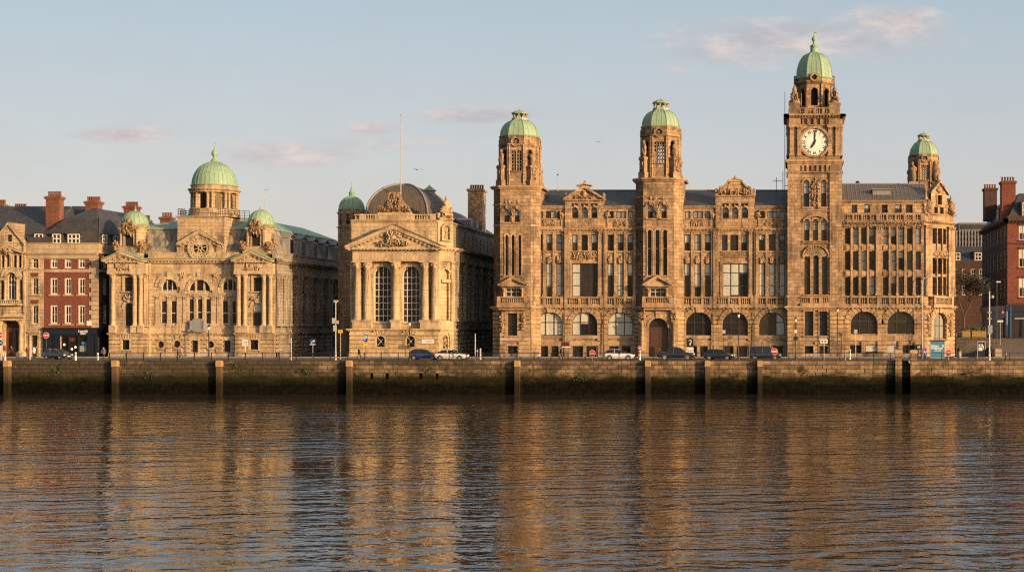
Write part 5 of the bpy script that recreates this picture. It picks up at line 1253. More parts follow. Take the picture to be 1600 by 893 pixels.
    t.rustic(0, Lc, .6, Z(486), [(ar[0] - .02, ar[1] + .02, ar[2], ar[3] + .02, 1.55)], 0, .12, .6); t.archivolt(ar, .95, 0, .32, 11, 0, .13, .4, .04); t.cornice(0, Lc, zs0, zs1, 0, .6, .6, 0, .3)
    t.box(h - 2.4, h + 2.4, 0, 1.0, zs1 - .3, zs1); t.balustrade(h - 2.3, h + 2.3, zs1, Z(463), .65, .28, 0, ((h - 2.1, .22), (h + 2.1, .22)), .3)
    for u in (.5, h - 2.35, h + 2.35, Lc - .5): t.pilaster(u - .38, u + .38, Z(463), Z(353), 0, .36)
    t.box(h - 1.9, h + 1.9, 0, .2, Z(403), Z(391)); t.carve(h - 1.9, h + 1.9, Z(402.5), Z(392), .15, 71, 26, 0, .2, .4)
    for k in (0, 1): t.box(h - .625 + k * 1.25 - .1, h - .625 + k * 1.25 + .1, 0, .22, Z(461), Z(356))
    t.box(h - 1.9, h + 1.9, -.3, -.05, Z(432), Z(428))
    t.cornice(0, Lc, Z(350), Z(345.5), 0, .6, .5, 0, .4); t.cornice(h - gw * 1.1, h + gw * 1.1, Z(337), Z(335), 0, .3)
    for sg in (-1, 1):
        t.prism([(h + sg * gw * .72, Z(303.5)), (h + sg * gw * .72, Z(301)), (h, Z(281.5)), (h, Z(285))], -.6, .35); t.carve(h + sg * gw * .9 - .55, h + sg * gw * .9 + .55, Z(334), Z(314), .0, 72 + sg, 24, 0, .5, .5)
        t.lathe(h + sg * gw * 1.02, -.1, [(.32, Z(326)), (.2, Z(318)), (.34, Z(316)), (.36, Z(312)), (.16, Z(308)), (.06, Z(303))], 8); t.statue(h + sg * (Lc / 2 - .3), 0, Z(336), 2.2, 5 + sg)
    t.surround(gp[0], .2, 0, .18); t.carve(h - .6, h + .6, Z(302), Z(292), .05, 75, 12, 0, .2, .4); t.lathe(h, -.1, [(.3, Z(283)), (.2, Z(279)), (.32, Z(277)), (.1, Z(272)), (.04, Z(268))], 8)
    for sg in (-1, 1): t.carve(h + sg * 2.6 - .5, h + sg * 2.6 + .5, Z(525), Z(490), .1, 80 + sg, 30, 0, .3, .4)
    t.box(0, Lc, 0, .2, 0, .55); t.build('corner_bay_trim', [T], B)
    for o in c3: window(B, FC, o, -.36, 1, (.5,), .08, .08, M['dark_frame'], (0,), gl=M['glass_brown'])
    for o in tl: window(B, FC, o, -.36, 1, (.3, .55, .8), .08, .08, M['brown_frame'], (0,), gl=M['glass_brown'])
    window(B, FC, ar, -.36, 3, (.5,), .1, .1, M['dark_frame'], (1., 1., 1.), 'arched_window', bm=M['grey_blind'])
    for o in gp: window(B, FC, o, -.36, 1, (.5,), .06, .07, M['dark_frame'], (0,), 'attic_window')
    xr, yr = x0 + ac, 200 + ac
    s = MB(Frame(xr, yr, 0, 1)); s.wall(0, 50, 0, Z(336)); s.fr = FW; s.quad((fx(1300), 256, 0), (xr, 256, 0), (xr, 256, 22), (fx(1300), 256, 22)); s.fr = Frame(P.u(770), 252, 0, -1); s.wall(0, 50, 0, ze - 1); s.build('rear_wall', [M['grey_stone']], B)
    s = MB(); s.add([(P.u(770), 214, ze - .6), (xr, 214, ze - .6), (xr, 256, ze - .6), (P.u(770), 256, ze - .6)], [(0, 1, 2, 3)]); s.box(fx(1420, 214), xr - .3, 206.5, 238, ze - .6, ze + 1.8); s.build('flat_roof', [M['old_slate']], B)
    # rear tower with its dome
    ry = 243.; rcx = fx(1443, ry); rr = 2.66; z1 = fz(242.5, ry)
    t = MB(); zt = fz(300, ry); t.plan([(rcx - 3, ry - 3), (rcx + 3, ry - 3), (rcx + 3, ry + 3), (rcx - 3, ry + 3)], 0, zt); tw = t.build('rear_tower', [M['tower_stone']], B)
    octagon_top(tw, rcx, ry, rr, zt, z1, fz(219.5, ry), fz(207, ry), True, 'tower_stone', True, .9)
    for k in range(4): cv = MB(); a = PI / 4 + k * PI / 2; cv.statue(rcx + 2.9 * math.cos(a), ry + 2.9 * math.sin(a), zt + 1.2, 4.2, k + 2); cv.box(rcx + 2.9 * math.cos(a) - .5, rcx + 2.9 * math.cos(a) + .5, ry + 2.9 * math.sin(a) - .5, ry + 2.9 * math.sin(a) + .5, zt, zt + 1.3); cv.build('corner_statue', [M['carved_stone']], tw)
    pipe = MB(P.fr)
    for p in (882.5, 943.5, 1114.5, 1178.5): pipe.tube((P.u(p), .45, .3), (P.u(p), .45, P.z(360)), .07, .07, 6)
    pipe.build('drainpipe', [M['black_iron']], B)
long_building()
def brick_shop():
    B = thing('corner_brick_building', 'red brick corner house with stone quoins, slate mansard roof and navy shopfront', 'building', (fx(100), 206, 0))
    P = PF(200.); u0, ub, uq, u1 = P.u(41), P.u(68.5), P.u(139.5), P.u(153.5)
    zt = P.z(397.5); T = M['pale_coping']
    rows = ((398.5, 419), (434, 460), (476.5, 505.5)); cols = ((78.8, 90.4), (100.8, 112), (122.2, 133.6))
    ops = [O(P, a, b, q0, q1) for q0, q1 in rows for a, b in cols]; so = [O(P, 50.4, 60.4, q0, q1) for q0, q1 in rows] + [O(P, 49.5, 59.5, 523.5, 557)]
    sh = [O(P, 93, 137, 524.5, 550)]
    w = MB(P.fr); w.wall(ub, u1, P.z(512), P.z(396), ops, 0, .22); w.box(ub, u1, -.5, -.3, 3, P.z(398)); w.build('brick_wall', [M['red_brick']], B)
    w = MB(P.fr); w.wall(u0, ub, 0, P.z(396), so, .06, .35)
    for o in so[:3]: w.surround(o, .2, .06, .14, sill=.15)
    w.surround(so[3], .3, .06, .2, sill=0, hood=.3)
    w.build('stone_wall', [M['buff_stone']], B)
    t = MB(P.fr)
    for o in so[:2]:
        c = (o[0] + o[1]) / 2
    for a, b, c_, e in ((u0, u1, 419.5, 424.0),): t.box(ub, u1, 0, .1, P.z(425), P.z(420.5))
    n = 16
    for k in range(n):
        z0 = P.z(512) + (P.z(400) - P.z(512)) * k / n; z1 = P.z(512) + (P.z(400) - P.z(512)) * (k + 1) / n - .04
        t.box(uq + (.0 if k % 2 else .35), u1 + .1, 0, .12, z0, z1)
    t.cornice(u0, u1, P.z(400), P.z(394), 0, .5, 0, 0, 0); t.box(u0, u1 + .1, -.4, .12, P.z(394), P.z(381)); t.box(u0, u1 + .2, -.5, .2, P.z(381), P.z(379.5))
    t.box(u0, u1, 0, .15, P.z(400) - .4, P.z(400))
    for o in ops:
        if o[3] < P.z(430): t.box(o[0] - .25, o[1] + .25, 0, .12, o[2] - .22, o[2])
    t.build('stone_dressing', [T], B)
    for o in ops: window(B, P.fr, o, -.18, 2, (.5,), .06, .2, M['white_frame'], (0.,) if o[3] < P.z(430) else (rnd.choice((0, .5, 1.)),) * 2, bm=M['grey_blind'])
    for o in so[:3]: window(B, P.fr, o, -.18, 2, (.5,), .06, .12, M['cream_frame'], (0,))
    b = MB(P.fr)
    for q in (434, 476.5):
        for k in range(7): u = P.u(51 + k * 1.3); b.prism([(u - .05, P.z(q - 1.5)), (u + .05, P.z(q - 1.5)), (u + .05 + (k - 3) * .06, P.z(q - 8)), (u - .05 + (k - 3) * .06, P.z(q - 8))], .06, .15)
    b.build('brick_arch', [M['red_brick']], B)
    d = MB(P.fr); o = so[3]; d.box(o[0], o[1], -.25, -.18, 0, o[3]); d.box(o[0] + .1, o[1] - .1, -.18, -.15, .2, 1.1); d.box(o[0] + .1, o[1] - .1, -.18, -.15, 1.25, 2.1); dr = d.build('door', [M['dark_door']], B)
    # shopfront
    s = MB(P.fr); s.wall(ub, u1, 0, P.z(513), [O(P, 93, 137, 524.5, 550), O(P, 74, 84, 524.5, 557)], .12, .3)
    s.box(ub - .1, u1 + .15, .1, .5, P.z(513.5), P.z(511.5)); s.box(ub, u1, .1, .38, P.z(522), P.z(513.5))
    for p in (68.5, 88, 92, 137.5, 150.5): s.box(P.u(p), P.u(p) + .3, .1, .3, 0, P.z(522))
    for p in (108, 123): s.box(P.u(p) - .06, P.u(p) + .06, -.2, .14, P.z(550), P.z(524.5))
    s.box(P.u(93), P.u(137), .1, .26, P.z(552), P.z(550))
    sf = s.build('shopfront', [M['navy_paint']], B)
    g = MB(P.fr); g.box(P.u(93), P.u(137), -.2, -.14, P.z(550), P.z(524.5)); g.build('shop_window', [M['glass_brown']], B)
    g = MB(P.fr)
    rr = random.Random(5)
    g.box(P.u(93.5), P.u(95), -.13, .05, P.z(550), P.z(525)); g.build('shop_shutter', [M['cream_frame']], B)
    for nm, mt, a, b, q0, q1 in (('shop_poster', 'kiosk_blue', 127, 134.5, 533.5, 538.5), ('shop_poster', 'grey_metal', 124, 134.5, 540, 549), ('shop_display', 'red_door', 106, 116, 527.5, 533)):
        g = MB(P.fr); g.box(P.u(a), P.u(b), -.14, -.1, P.z(q1), P.z(q0)); g.build(nm, [M[mt]], B)
    g = MB(P.fr)
    for p, q in ((100, 538), (112, 545), (117.5, 542)): g.blob(P.u(p), -.05, P.z(q), .16, .1, .16, 1, 8, 0, 0)
    g.build('lamp_reflection', [M['reflection_glow']], B)  # glowing balls stand in for lamp reflections on the shop glass
    d = MB(P.fr); o = O(P, 74, 84, 524.5, 557); d.box(o[0], o[1], -.15, -.08, 0, o[3]); d.build('shop_door', [M['navy_paint']], B)
    # sign lettering as far as it can be read
    L = MB(P.fr); put_text(L, 'Lowndy', .52, P.u(131.8), P.z(517), .385, 0, 0, .85, .02); put_text(L, 'Shoe', .48, P.u(131.8), P.z(520.6), .385, 0, 0, .8, .02); L.build('sign_lettering', [M['white_paint']], sf)
    hs = MB(P.fr); hs.box(P.u(137), P.u(144.5), .25, .32, P.z(508.5), P.z(501)); hs.build('hanging_sign', [M['white_paint']], B)
    # mansard with dormers
    r = MB(); x0, x1, y0 = P.u(75), u1 - .1, 200.3; zr0, zr1 = P.z(381) - .2, fz(340.5, 202.2); i = 2.0; yb = 222.
    r.add([(x0 - 3.2, y0, zr0), (x1, y0, zr0), (x1, yb, zr0), (x0 - 3.2, yb, zr0), (x0 + 1.5, y0 + i, zr1), (x1 - .9, y0 + i, zr1), (x1 - .9, yb, zr1), (x0 + 1.5, yb, zr1)], [(0, 1, 5, 4), (1, 2, 6, 5), (3, 0, 4, 7), (4, 5, 6, 7), (2, 3, 7, 6)])
    r.add([(x0 + 1.5, y0 + i, zr1), (x1 - .9, y0 + i, zr1), (x1 - .9, yb, zr1), (x0 + 1.5, yb, zr1), (x0 + 3, y0 + i + 5, zr1 + 1.9), (x1 - 4, y0 + i + 5, zr1 + 1.9), (x1 - 4, yb, zr1 + 1.9), (x0 + 3, yb, zr1 + 1.9)], [(0, 1, 5, 4), (1, 2, 6, 5), (4, 5, 6, 7), (3, 0, 4, 7)])
    r.box(u0, x0 + .5, 200.3, yb, zr0 - .5, P.z(370)); r.tube((x1, y0, zr0), (x1 - .9, y0 + i, zr1), .1, .1, 5)
    r.build('mansard_roof', [M['slate']], B)
    for p0, p1, n in ((51.2, 64.8, 2), (79.2, 92.6, 2), (103.4, 122.4, 3)):
        d = MB(P.fr); a, b = P.u(p0), P.u(p1); d.box(a - .2, b + .2, -3, -.5, zr0, P.z(364.6)); d.box(a - .35, b + .35, -3.2, -.3, P.z(364.6), P.z(362.6)); dd = d.build('dormer', [M['slate']], B)
        window(dd, P.fr, (a, b, P.z(380), P.z(364.8), 0), -.48, n, (.5,), .16, .14, M['white_frame'], (0,), 'window', True)
    FS = Frame(u1, 200, 0, 1); Z = lambda q: P.z(q)
    s = MB(FS); sops = [(c - .5, c + .5, Z(q1), Z(q0), 0) for c in (1.9, 5.2, 8.5, 11.8) for q0, q1 in rows]
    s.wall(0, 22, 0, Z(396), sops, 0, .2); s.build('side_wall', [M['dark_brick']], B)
    t = MB(FS); t.box(0, 22, -.3, .12, Z(394), Z(381)); t.box(0, 22, 0, .3, Z(396), Z(394)); t.box(0, 22, 0, .12, Z(425), Z(420.5)); t.build('side_coping', [T], B)
    for o in sops: window(B, FS, o, -.15, 2, (.5,), .06, .15, M['white_frame'], (0,), 'side_window')
    for c in (2.2, 5.5):
        d = MB(Frame(x1 - .3, 200, 0, 1)); d.box(c - .9, c + .9, -2.0, .2, zr0, Z(364)); d.box(c - 1.0, c + 1.0, -2.0, .3, Z(364), Z(362.5)); dd = d.build('dormer', [M['slate']], B)
        window(dd, d.fr, (c - .7, c + .7, Z(379), Z(365), 0), .22, 2, (.5,), .1, .12, M['white_frame'], (0,), 'window', True)
    ss = MB(FS); ss.box(.05, 8, 0, .16, 0, Z(513)); ss.box(.4, 2.6, .14, .3, Z(517.5), Z(512)); ss.build('side_shopfront', [M['navy_paint']], B)
    chimney('c', '', 71.5, 92.5, 298.5, 365, 203.5, 1.3, 'orange_brick', 5, par=B); chimney('c', '', 133, 153, 306.5, 352, 208, 1.4, 'orange_brick', 6, par=B)
    return B
brick_shop()

def gabled_building():
    B = thing('gabled_stone_building', 'buff stone building with small steep gable and tall columned doorway, beside the brick corner house', 'building', (fx(0), 206, 0))
    P = PF(200.); u0, u1 = P.u(-70), P.u(41); S, T = M['buff_stone'], M['buff_trim']
    wi = [O(P, a, b, 399, 418) for a, b in ((-8, -2), (3, 7.5), (10.5, 15), (21.5, 26), (29.5, 34))]; big = O(P, 11.5, 26, 425.5, 468, True); sd = [O(P, 2, 6.5, 437, 468), O(P, 30, 34.5, 437, 468)]
    po = O(P, 8.5, 33.5, 493, 557)
    w = MB(P.fr); w.wall(u0, u1, 0, P.z(380), wi + [big, po] + sd, 0, .4); w.box(u0, u1, -.6, -.45, 0, P.z(382)); w.build('wall', [S], B)
    t = MB(P.fr)
    t.archivolt(big, .9, 0, .2, 11); t.archivolt(big, .35, 0, .32, 11)
    for o in wi: t.surround(o, .14, 0, .12)
    for p in (8.8, 18.2, 28, 35.5): t.column(P.u(p), .12, P.z(420), P.z(397), .14, 8)
    for p in (9.3, 28.2): t.column(P.u(p), .2, P.z(470), P.z(437), .2, 10)
    t.cornice(u0, u1, P.z(424.5), P.z(421), 0, .25); t.cornice(P.u(-10), u1, P.z(398), P.z(394.5), 0, .35)
    t.pediment(P.u(-14), P.u(40), P.z(396), P.z(383.5), -.2, .8, .3, 0, None, 0); t.carve(P.u(8), P.u(22), P.z(397), P.z(386), .4, 6, 18, 0, .25, .4)
    t.box(P.u(-2), P.u(41.5), 0, 1.3, P.z(500.5), P.z(497.5)); t.cornice(P.u(-2), P.u(41.5), P.z(497.5), P.z(493), .2, .9); t.balustrade(P.u(2), P.u(33), P.z(474.5), P.z(468.5), .2, .25, 0, (), .3); t.box(P.u(-1), P.u(36), 0, .7, P.z(477), P.z(474.5))
    for p in (4.8, 37.6): t.column(P.u(p), .75, P.z(551), P.z(500.5), .34, 14); t.box(P.u(p) - .5, P.u(p) + .5, .2, 1.3, 0, P.z(551))
    t.surround(po, .3, 0, .2, sill=0); t.box(P.u(38), u1, 0, .25, 0, P.z(380))
    t.build('trim', [T], B)
    g = MB(P.fr); c = P.u(14.5)
    g.prism([(P.u(-9), P.z(380)), (P.u(38), P.z(380)), (c, P.z(350))], -5, .1)
    for sg in (-1, 1): e = P.u(40) - c; g.prism([(c + sg * e, P.z(383)), (c + sg * e, P.z(379)), (c, P.z(347)), (c, P.z(351))], -5.2, .4)
    gb = g.build('gable', [S], B)
    window(gb, P.fr, O(P, 14.5, 19.5, 366.5, 377), .12, 2, (.5,), .05, .07, M['dark_frame'], (0,), 'window', True)
    for o in wi + sd: window(B, P.fr, o, -.3, 1, (.5,), .07, .07, M['brown_frame'], (0,))
    window(B, P.fr, big, -.3, 3, (.55,), .14, .1, M['cream_frame'], (0,), 'arched_window')
    d = MB(P.fr); zt = P.z(513); d.box(po[0], po[1], -.38, -.3, 0, zt); d.box(po[0], po[1], -.38, -.2, zt - .1, zt + .14)
    for k in range(3): x = po[0] + (po[1] - po[0]) * k / 2; d.box(max(po[0], x - .25), min(po[1], x + .25), -.32, -.22, 0, zt)
    dr = d.build('door', [M['red_door']], B)
    g = MB(P.fr); g.box(po[0], po[1], -.36, -.3, zt, po[3]); g.box(po[0] + .35, (po[0] + po[1]) / 2 - .3, -.3, -.28, 1.0, zt - .5); g.box((po[0] + po[1]) / 2 + .3, po[1] - .35, -.3, -.28, .2, zt - .5); g.build('door_glass', [M['glass']], B)
    r = MB(); za, zb = P.z(372), fz(322, 209)
    r.add([(u0, 200.6, za), (P.u(70), 200.6, za), (P.u(60), 209, zb), (u0, 209, zb), (u0, 222, za), (P.u(70), 222, za)], [(0, 1, 2, 3), (3, 2, 5, 4), (1, 5, 2)])
    r.add([(P.u(55), 206, P.z(372)), (P.u(70), 206, P.z(372)), (fx(137, 212), 213, fz(322, 213)), (P.u(40), 213, fz(322, 213)), (fx(137, 212), 224, P.z(372)), (P.u(40), 224, P.z(372))], [(0, 1, 2, 3), (3, 2, 4, 5)])
    r.build('roof', [M['slate']], B)
    s = MB(); s.quad((P.u(70), 206.2, za - 6), (fx(137, 213), 214, za - 6), (fx(137, 213), 214, za), (P.u(70), 206.2, za)); s.build('rear_wall', [M['dark_brick']], B)
    return B
gabled_building()
# chimneys of houses hidden behind the custom house
chimney('brick_chimney', 'broad brick chimney with six pots, left of the small corner dome, behind the custom house', 193, 212, 314.5, 352, 226, 1.6, 'orange_brick', 6)
chimney('brick_chimney', 'short brick chimney stack right of the small corner dome, lower and narrower than its neighbours', 226, 232, 336, 362, 222, .8, 'orange_brick', 3)
chimney('brick_chimney', 'brick chimney with four pots standing above the custom house roof, nearest the great dome', 250, 266, 331.5, 366, 222, 1.5, 'orange_brick', 4)
chimney('brick_chimney', 'dark brick chimney stack at the edge of the photo above the gabled building', -6, 5, 311.5, 345, 213, 1.2, 'orange_brick', 4)
chimney('brick_chimney', 'tall plain brown chimney stack with a row of pots between lead dome and domed tower', 731, 753, 287.5, 372, 224, 3.0, 'brown_stone', 6)
m = MB(); 
for k in range(5): u = fx(23 + k * 3.6, 213); m.lathe(u, 213.4, [(.22, fz(323, 213)), (.16, fz(319, 213)), (.2, fz(318, 213))], 8)
cp = thing('chimney_pot_row', 'low row of small clay pots on the slate ridge left of the tallest brick chimney', 'chimney', (fx(30, 213), 213.4, fz(323, 213))); m.build('pot_row', [M['orange_brick']], cp)

def corner_brick():
    y = 225.; P = PF(y); zg = fz(527, y)
    B = thing('red_brick_corner_block', 'tall red brick corner block with two chimneys and dark blue shopfront up the ramp', 'building', (fx(1640, y), 235, zg))
    x0 = P.u(1574); x1 = x0 + 24; L = 29.; zt = P.z(346)
    ops = [O(P, 1592 + k * 26, 1605 + k * 26, q0, q1) for k in range(5) for q0, q1 in ((352, 375), (389, 417.5), (434, 464))]
    w = MB(P.fr); w.wall(x0, x1, P.z(476), zt, ops, 0, .25); w.build('front_wall', [M['red_brick']], B)
    FS = Frame(x0, y + L, 0, -1); sops = [(L - c - .6, L - c + .6, P.z(q1), P.z(q0), 0) for c in (3, 7, 11, 15, 19, 23, 27) for q0, q1 in ((352, 375), (389, 417.5), (434, 464))]
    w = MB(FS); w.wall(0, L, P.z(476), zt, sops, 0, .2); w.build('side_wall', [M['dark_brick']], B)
    t = MB(P.fr)
    t.cornice(x0, x1, P.z(349), P.z(342), 0, .7, .6, 0, 1); t.box(x0, x1, -.3, .1, P.z(342), P.z(337)); t.box(x0, x1, 0, .15, P.z(381), P.z(379)); t.box(x0, x1, 0, .2, P.z(476.5), P.z(473))
    for o in ops: t.box(o[0] - .2, o[1] + .2, 0, .12, o[2] - .2, o[2]); t.box(o[0] - .2, o[1] + .2, 0, .08, o[3], o[3] + .3)
    t.fr = FS; t.cornice(0, L, P.z(349), P.z(342), 0, .7, .6, 0, 1); t.box(0, L, -.3, .1, P.z(342), P.z(337)); t.box(0, L, 0, .2, P.z(476.5), P.z(473)); t.build('cornice', [M['dark_brick']], B)
    for o in ops: window(B, P.fr, o, -.2, 2, (.5,), .07, .13, M['cream_frame'], (rnd.choice((.5, 1., 0)),) * 2, bm=M['pale_blind'])
    for o in sops: window(B, FS, o, -.15, 2, (.5,), .06, .1, M['cream_frame'], (0,), 'side_window')
    s = MB(P.fr); s.wall(x0, x1, zg - 2.5, P.z(476.5), [O(P, 1583, 1596, 498, 526), O(P, 1600, 1622, 492, 522)], .1, .3); s.box(x0 - .1, x1, .1, .4, P.z(486), P.z(477)); s.fr = FS; s.wall(0, L, zg - 3, P.z(476.5), [(L - 5, L - 2, zg, P.z(490), 0)], .1, .3); s.box(0, L, .1, .4, P.z(486), P.z(477)); s.build('shopfront', [M['navy_paint']], B)
    g = MB(P.fr); g.box(P.u(1566) + 1.2, P.u(1580), .38, .46, zg, P.z(478)); g.build('pilaster', [M['blue_paint']], B)
    g = MB(P.fr); g.box(P.u(1583), P.u(1622), -.2, -.14, zg, P.z(490)); g.fr = FS; g.box(L - 5, L - 2, -.2, -.14, zg, P.z(490)); g.build('shop_window', [M['glass']], B)
    bl = MB(P.fr); bl.box(P.u(1585), P.u(1600), .12, .2, P.z(498), P.z(496.5)); bl.build('shop_sign', [M['pale_metal']], B)
    r = MB(); i = 2.4; zr = P.z(300); r.add([(x0 + .2, y + .3, P.z(340)), (x1, y + .3, P.z(340)), (x1, y + L, P.z(340)), (x0 + .2, y + L, P.z(340)), (x0 + i, y + i, zr), (x1, y + i, zr), (x1, y + L, zr), (x0 + i, y + L, zr)], [(0, 1, 5, 4), (3, 0, 4, 7), (4, 5, 6, 7)]); r.build('mansard_roof', [M['slate']], B)
    for c in (12.,):
        d = MB(FS); d.box(L - c - 1.2, L - c + 1.2, -2.5, -.3, P.z(341), P.z(318)); d.box(L - c - 1.4, L - c + 1.4, -2.5, -.2, P.z(318), P.z(316.5)); dd = d.build('dormer', [M['slate']], B); window(dd, FS, (L - c - .9, L - c + .9, P.z(339), P.z(319.5), 0), -.28, 2, (.5,), .1, .12, M['white_frame'], (0,), 'window', True)
    d = MB(P.fr); d.box(P.u(1596), P.u(1618), -3, -.3, P.z(341), P.z(314)); dd = d.build('dormer', [M['slate']], B); window(dd, P.fr, (P.u(1598), P.u(1614), P.z(339), P.z(316), 0), -.28, 2, (.5,), .12, .15, M['white_frame'], (0,), 'window', True)
    chimney('c', '', 1565.5, 1587, 275.5, 345, y + 2., 2.2, 'red_brick', 5, par=B); chimney('c', '', 1538.5, 1558, 287, 345, y + 21, 2.2, 'dark_brick', 5, par=B)
corner_brick()

def far_houses():
    y = 290.; P = PF(y)
    B = thing('grey_office_block', 'distant pale grey flat roofed office block with glazed bands between stone office and brick corner', 'building', (fx(1520, y), y + 8, 2))
    w = MB(P.fr); w.box(P.u(1484), P.u(1560), -14, 0, 2, P.z(360)); w.box(P.u(1500), P.u(1545), -12, -1.5, P.z(360), P.z(347)); w.build('wall', [M['dull_concrete']], B)
    g = MB(P.fr)
    for q in (361.5, 370, 378.5, 387, 396): g.box(P.u(1484.5), P.u(1559), 0, .06, P.z(q + 5.5), P.z(q + 1))
    g.box(P.u(1502), P.u(1544), -1.5, -1.44, P.z(357), P.z(350)); g.build('window_band', [M['glass_green']], B)
    f = MB(P.fr)
    for k in range(16): u = P.u(1485 + k * 4.8); f.box(u - .1, u + .1, 0, .2, P.z(402), P.z(360))
    f.build('mullion', [M['grey_metal']], B)
    y = 262.; P = PF(y)
    B = thing('dormered_terrace', 'dark old terrace with slate roof and white dormer windows up the side street', 'building', (fx(1515, y), y + 5, 2))
    w = MB(P.fr); ops = [O(P, a, a + 7, q, q + 15) for a in (1490, 1503, 1517, 1530, 1543) for q in (420, 446)]
    w.wall(P.u(1480), P.u(1560), 1, P.z(408), ops, 0, .2); w.fr = Frame(P.u(1480), y + 12, 0, -1); w.wall(0, 12, 1, P.z(408)); w.build('wall', [M['dark_brick']], B)
    for o in ops: window(B, P.fr, o, -.15, 2, (.5,), .06, .12, M['cream_frame'], (0,))
    r = MB(); r.add([(P.u(1479), y, P.z(409)), (P.u(1561), y, P.z(409)), (P.u(1561), y + 5, P.z(383)), (P.u(1479), y + 5, P.z(383)), (P.u(1561), y + 12, P.z(409)), (P.u(1479), y + 12, P.z(409))], [(0, 1, 2, 3), (3, 2, 4, 5), (0, 3, 5), (1, 4, 2)]); r.build('roof', [M['slate']], B)
    for a in (1490, 1523.5):
        d = MB(P.fr); d.box(P.u(a - 1.5), P.u(a + 12.5), -3.5, -.6, P.z(409), P.z(393)); d.box(P.u(a - 3), P.u(a + 14), -3.5, -.4, P.z(393), P.z(391.5)); dd = d.build('dormer', [M['slate']], B); window(dd, P.fr, (P.u(a), P.u(a + 11), P.z(406.5), P.z(394), 0), -.58, 2, (.5,), .14, .16, M['white_frame'], (0,), 'window', True)
far_houses()
WL, QE = -4.45, 180.0
def sheet(name, x0, x1, y0, y1, z, mat, zs=None):
    m = MB(); z = zs or (z,) * 4
    m.add([(x0, y0, z[0]), (x1, y0, z[1]), (x1, y1, z[2]), (x0, y1, z[3])], [(0, 1, 2, 3)]); return struct(m.build(name, [M[mat]]))
sheet('river_water', -3000, 3000, -3000, QE + .5, WL, 'river')
sheet('ground', -4000, 4000, QE + .9, 6000, -.02, 'land')
sheet('quay_road', -400, 400, QE + .9, 196, 0, 'asphalt'); sheet('side_street', -60, 80, 196, 300, -.008, 'asphalt')
m = MB()
for a, b in ((-120, 430), (545, 688), (768, 1496)): m.box(fx(a), fx(b), 196, 199.6, -.1, .11)
struct(m.build('pavement', [M['paving']]))
m = MB(); m.box(-400, 400, 195.85, 195.997, -.1, .12); struct(m.build('kerb', [M['concrete']]))
m = MB()
for k in range(60): x = -90 + k * 3.4; m.add([(x, 187.9, .004), (x + 1.6, 187.9, .004), (x + 1.6, 188.05, .004), (x, 188.05, .004)], [(0, 1, 2, 3)])
m.add([(-90, 182.2, .004), (115, 182.2, .004), (115, 182.35, .004), (-90, 182.35, .004)], [(0, 1, 2, 3)])
struct(m.build('road_markings', [M['pale_metal']]))
# ---- quay wall with coping, drain holes and the gap of the river stairs
qz = lambda q: fz(q, QE); qx = lambda p: fx(p, QE)
Wl = thing('quay_wall', 'long stone block quay wall with green weed above the dark tide line', 'quay wall', (0, QE, WL))
m = MB(Frame(0, QE)); dr = [(qx(p - w / 2), qx(p + w / 2), qz(591.6), qz(582.6), 0) for p, w in ((580.5, 5), (604.5, 6), (657, 6), (682.5, 5))]
s0, s1 = qx(1409.5), qx(1422.5)
m.wall(-150, s0, WL - 2, -.3, dr, 0, .8); m.wall(s1, 160, WL - 2, -.3, (), 0, .8); m.box(s0 - .8, s0, -2.5, -.02, WL - 2, -.35); m.box(s1, s1 + .8, -2.5, -.02, WL - 2, -.35); m.box(s0, s1, -3, -2.5, WL - 2, -.3)
r = random.Random(4); x = -150.
while x < 160:                                     # uneven facing blocks
    w = r.uniform(.8, 1.7)
    if not (s0 - w < x < s1):
        for k in range(4):
            xx = x + (.5 if k % 2 else 0); z = -.42 - k * .56
            if r.random() < .5 and not any(o[0] - w < xx < o[1] and o[2] - .6 < z < o[3] + .6 for o in dr): m.box(xx + .03, xx + w * .9, -.02, r.uniform(.02, .07), z - .5, z)
    x += w
m.build('wall_face', [M['quay_stone']], Wl)
m = MB(Frame(0, QE)); x = -150.
while x < 160:
    w = r.uniform(1.1, 2.2)
    if x + w < s0 or x > s1: m.box(x + .015, x + w - .015, -.9, .1 + r.uniform(0, .03), -.36, .03 + r.uniform(-.012, .012))
    elif x < s0: m.box(x + .015, s0, -.9, .1, -.36, .03)
    x += w
m.box(s1 + .01, s1 + 2, -.9, .1, -.36, .03)
m.build('coping', [M['quay_stone']], Wl)
m = MB()
for o in dr: m.box(o[0], o[1], QE + .7, QE + .78, o[2], o[3])
m.build('drain_hole', [M['dark_void']], Wl)
for p, q, n_ in ((92, 575, 40), (372, 572, 60), (478, 579, 70), (236, 585, 30), (905, 590, 40), (1255, 577, 40), (1512, 582, 50), (668, 575, 24)):
    r = random.Random(p); m = MB(); x, z = qx(p), qz(q)
    for k in range(n_):
        b = Vector((x + r.gauss(0, .5), QE - .08 - abs(r.gauss(0, .12)), z + r.gauss(0, .3))); a, c_ = Vector((r.gauss(0, 1), r.gauss(0, 1), r.gauss(0, 1))).normalized() * .16, Vector((r.gauss(0, 1), r.gauss(0, 1), r.gauss(0, 1))).normalized() * .09
        m.add([tuple(b - a), tuple(b + c_), tuple(b + a), tuple(b - c_)], [(0, 1, 2, 3)])
    m.build('foliage', [M['planter_green']], Wl)
st = thing('river_stairs', 'stone stairs descending in the dark gap between two quay pillars', 'stairs', ((s0 + s1) / 2, QE + 1, WL)); m = MB()
for k in range(12): m.box(s0 + .02, s1 - .02, QE + .2 + k * .18, QE + 2.4, WL - .5 + k * .42, WL - .08 + k * .42)
m.build('steps', [M['quay_stone']], st)
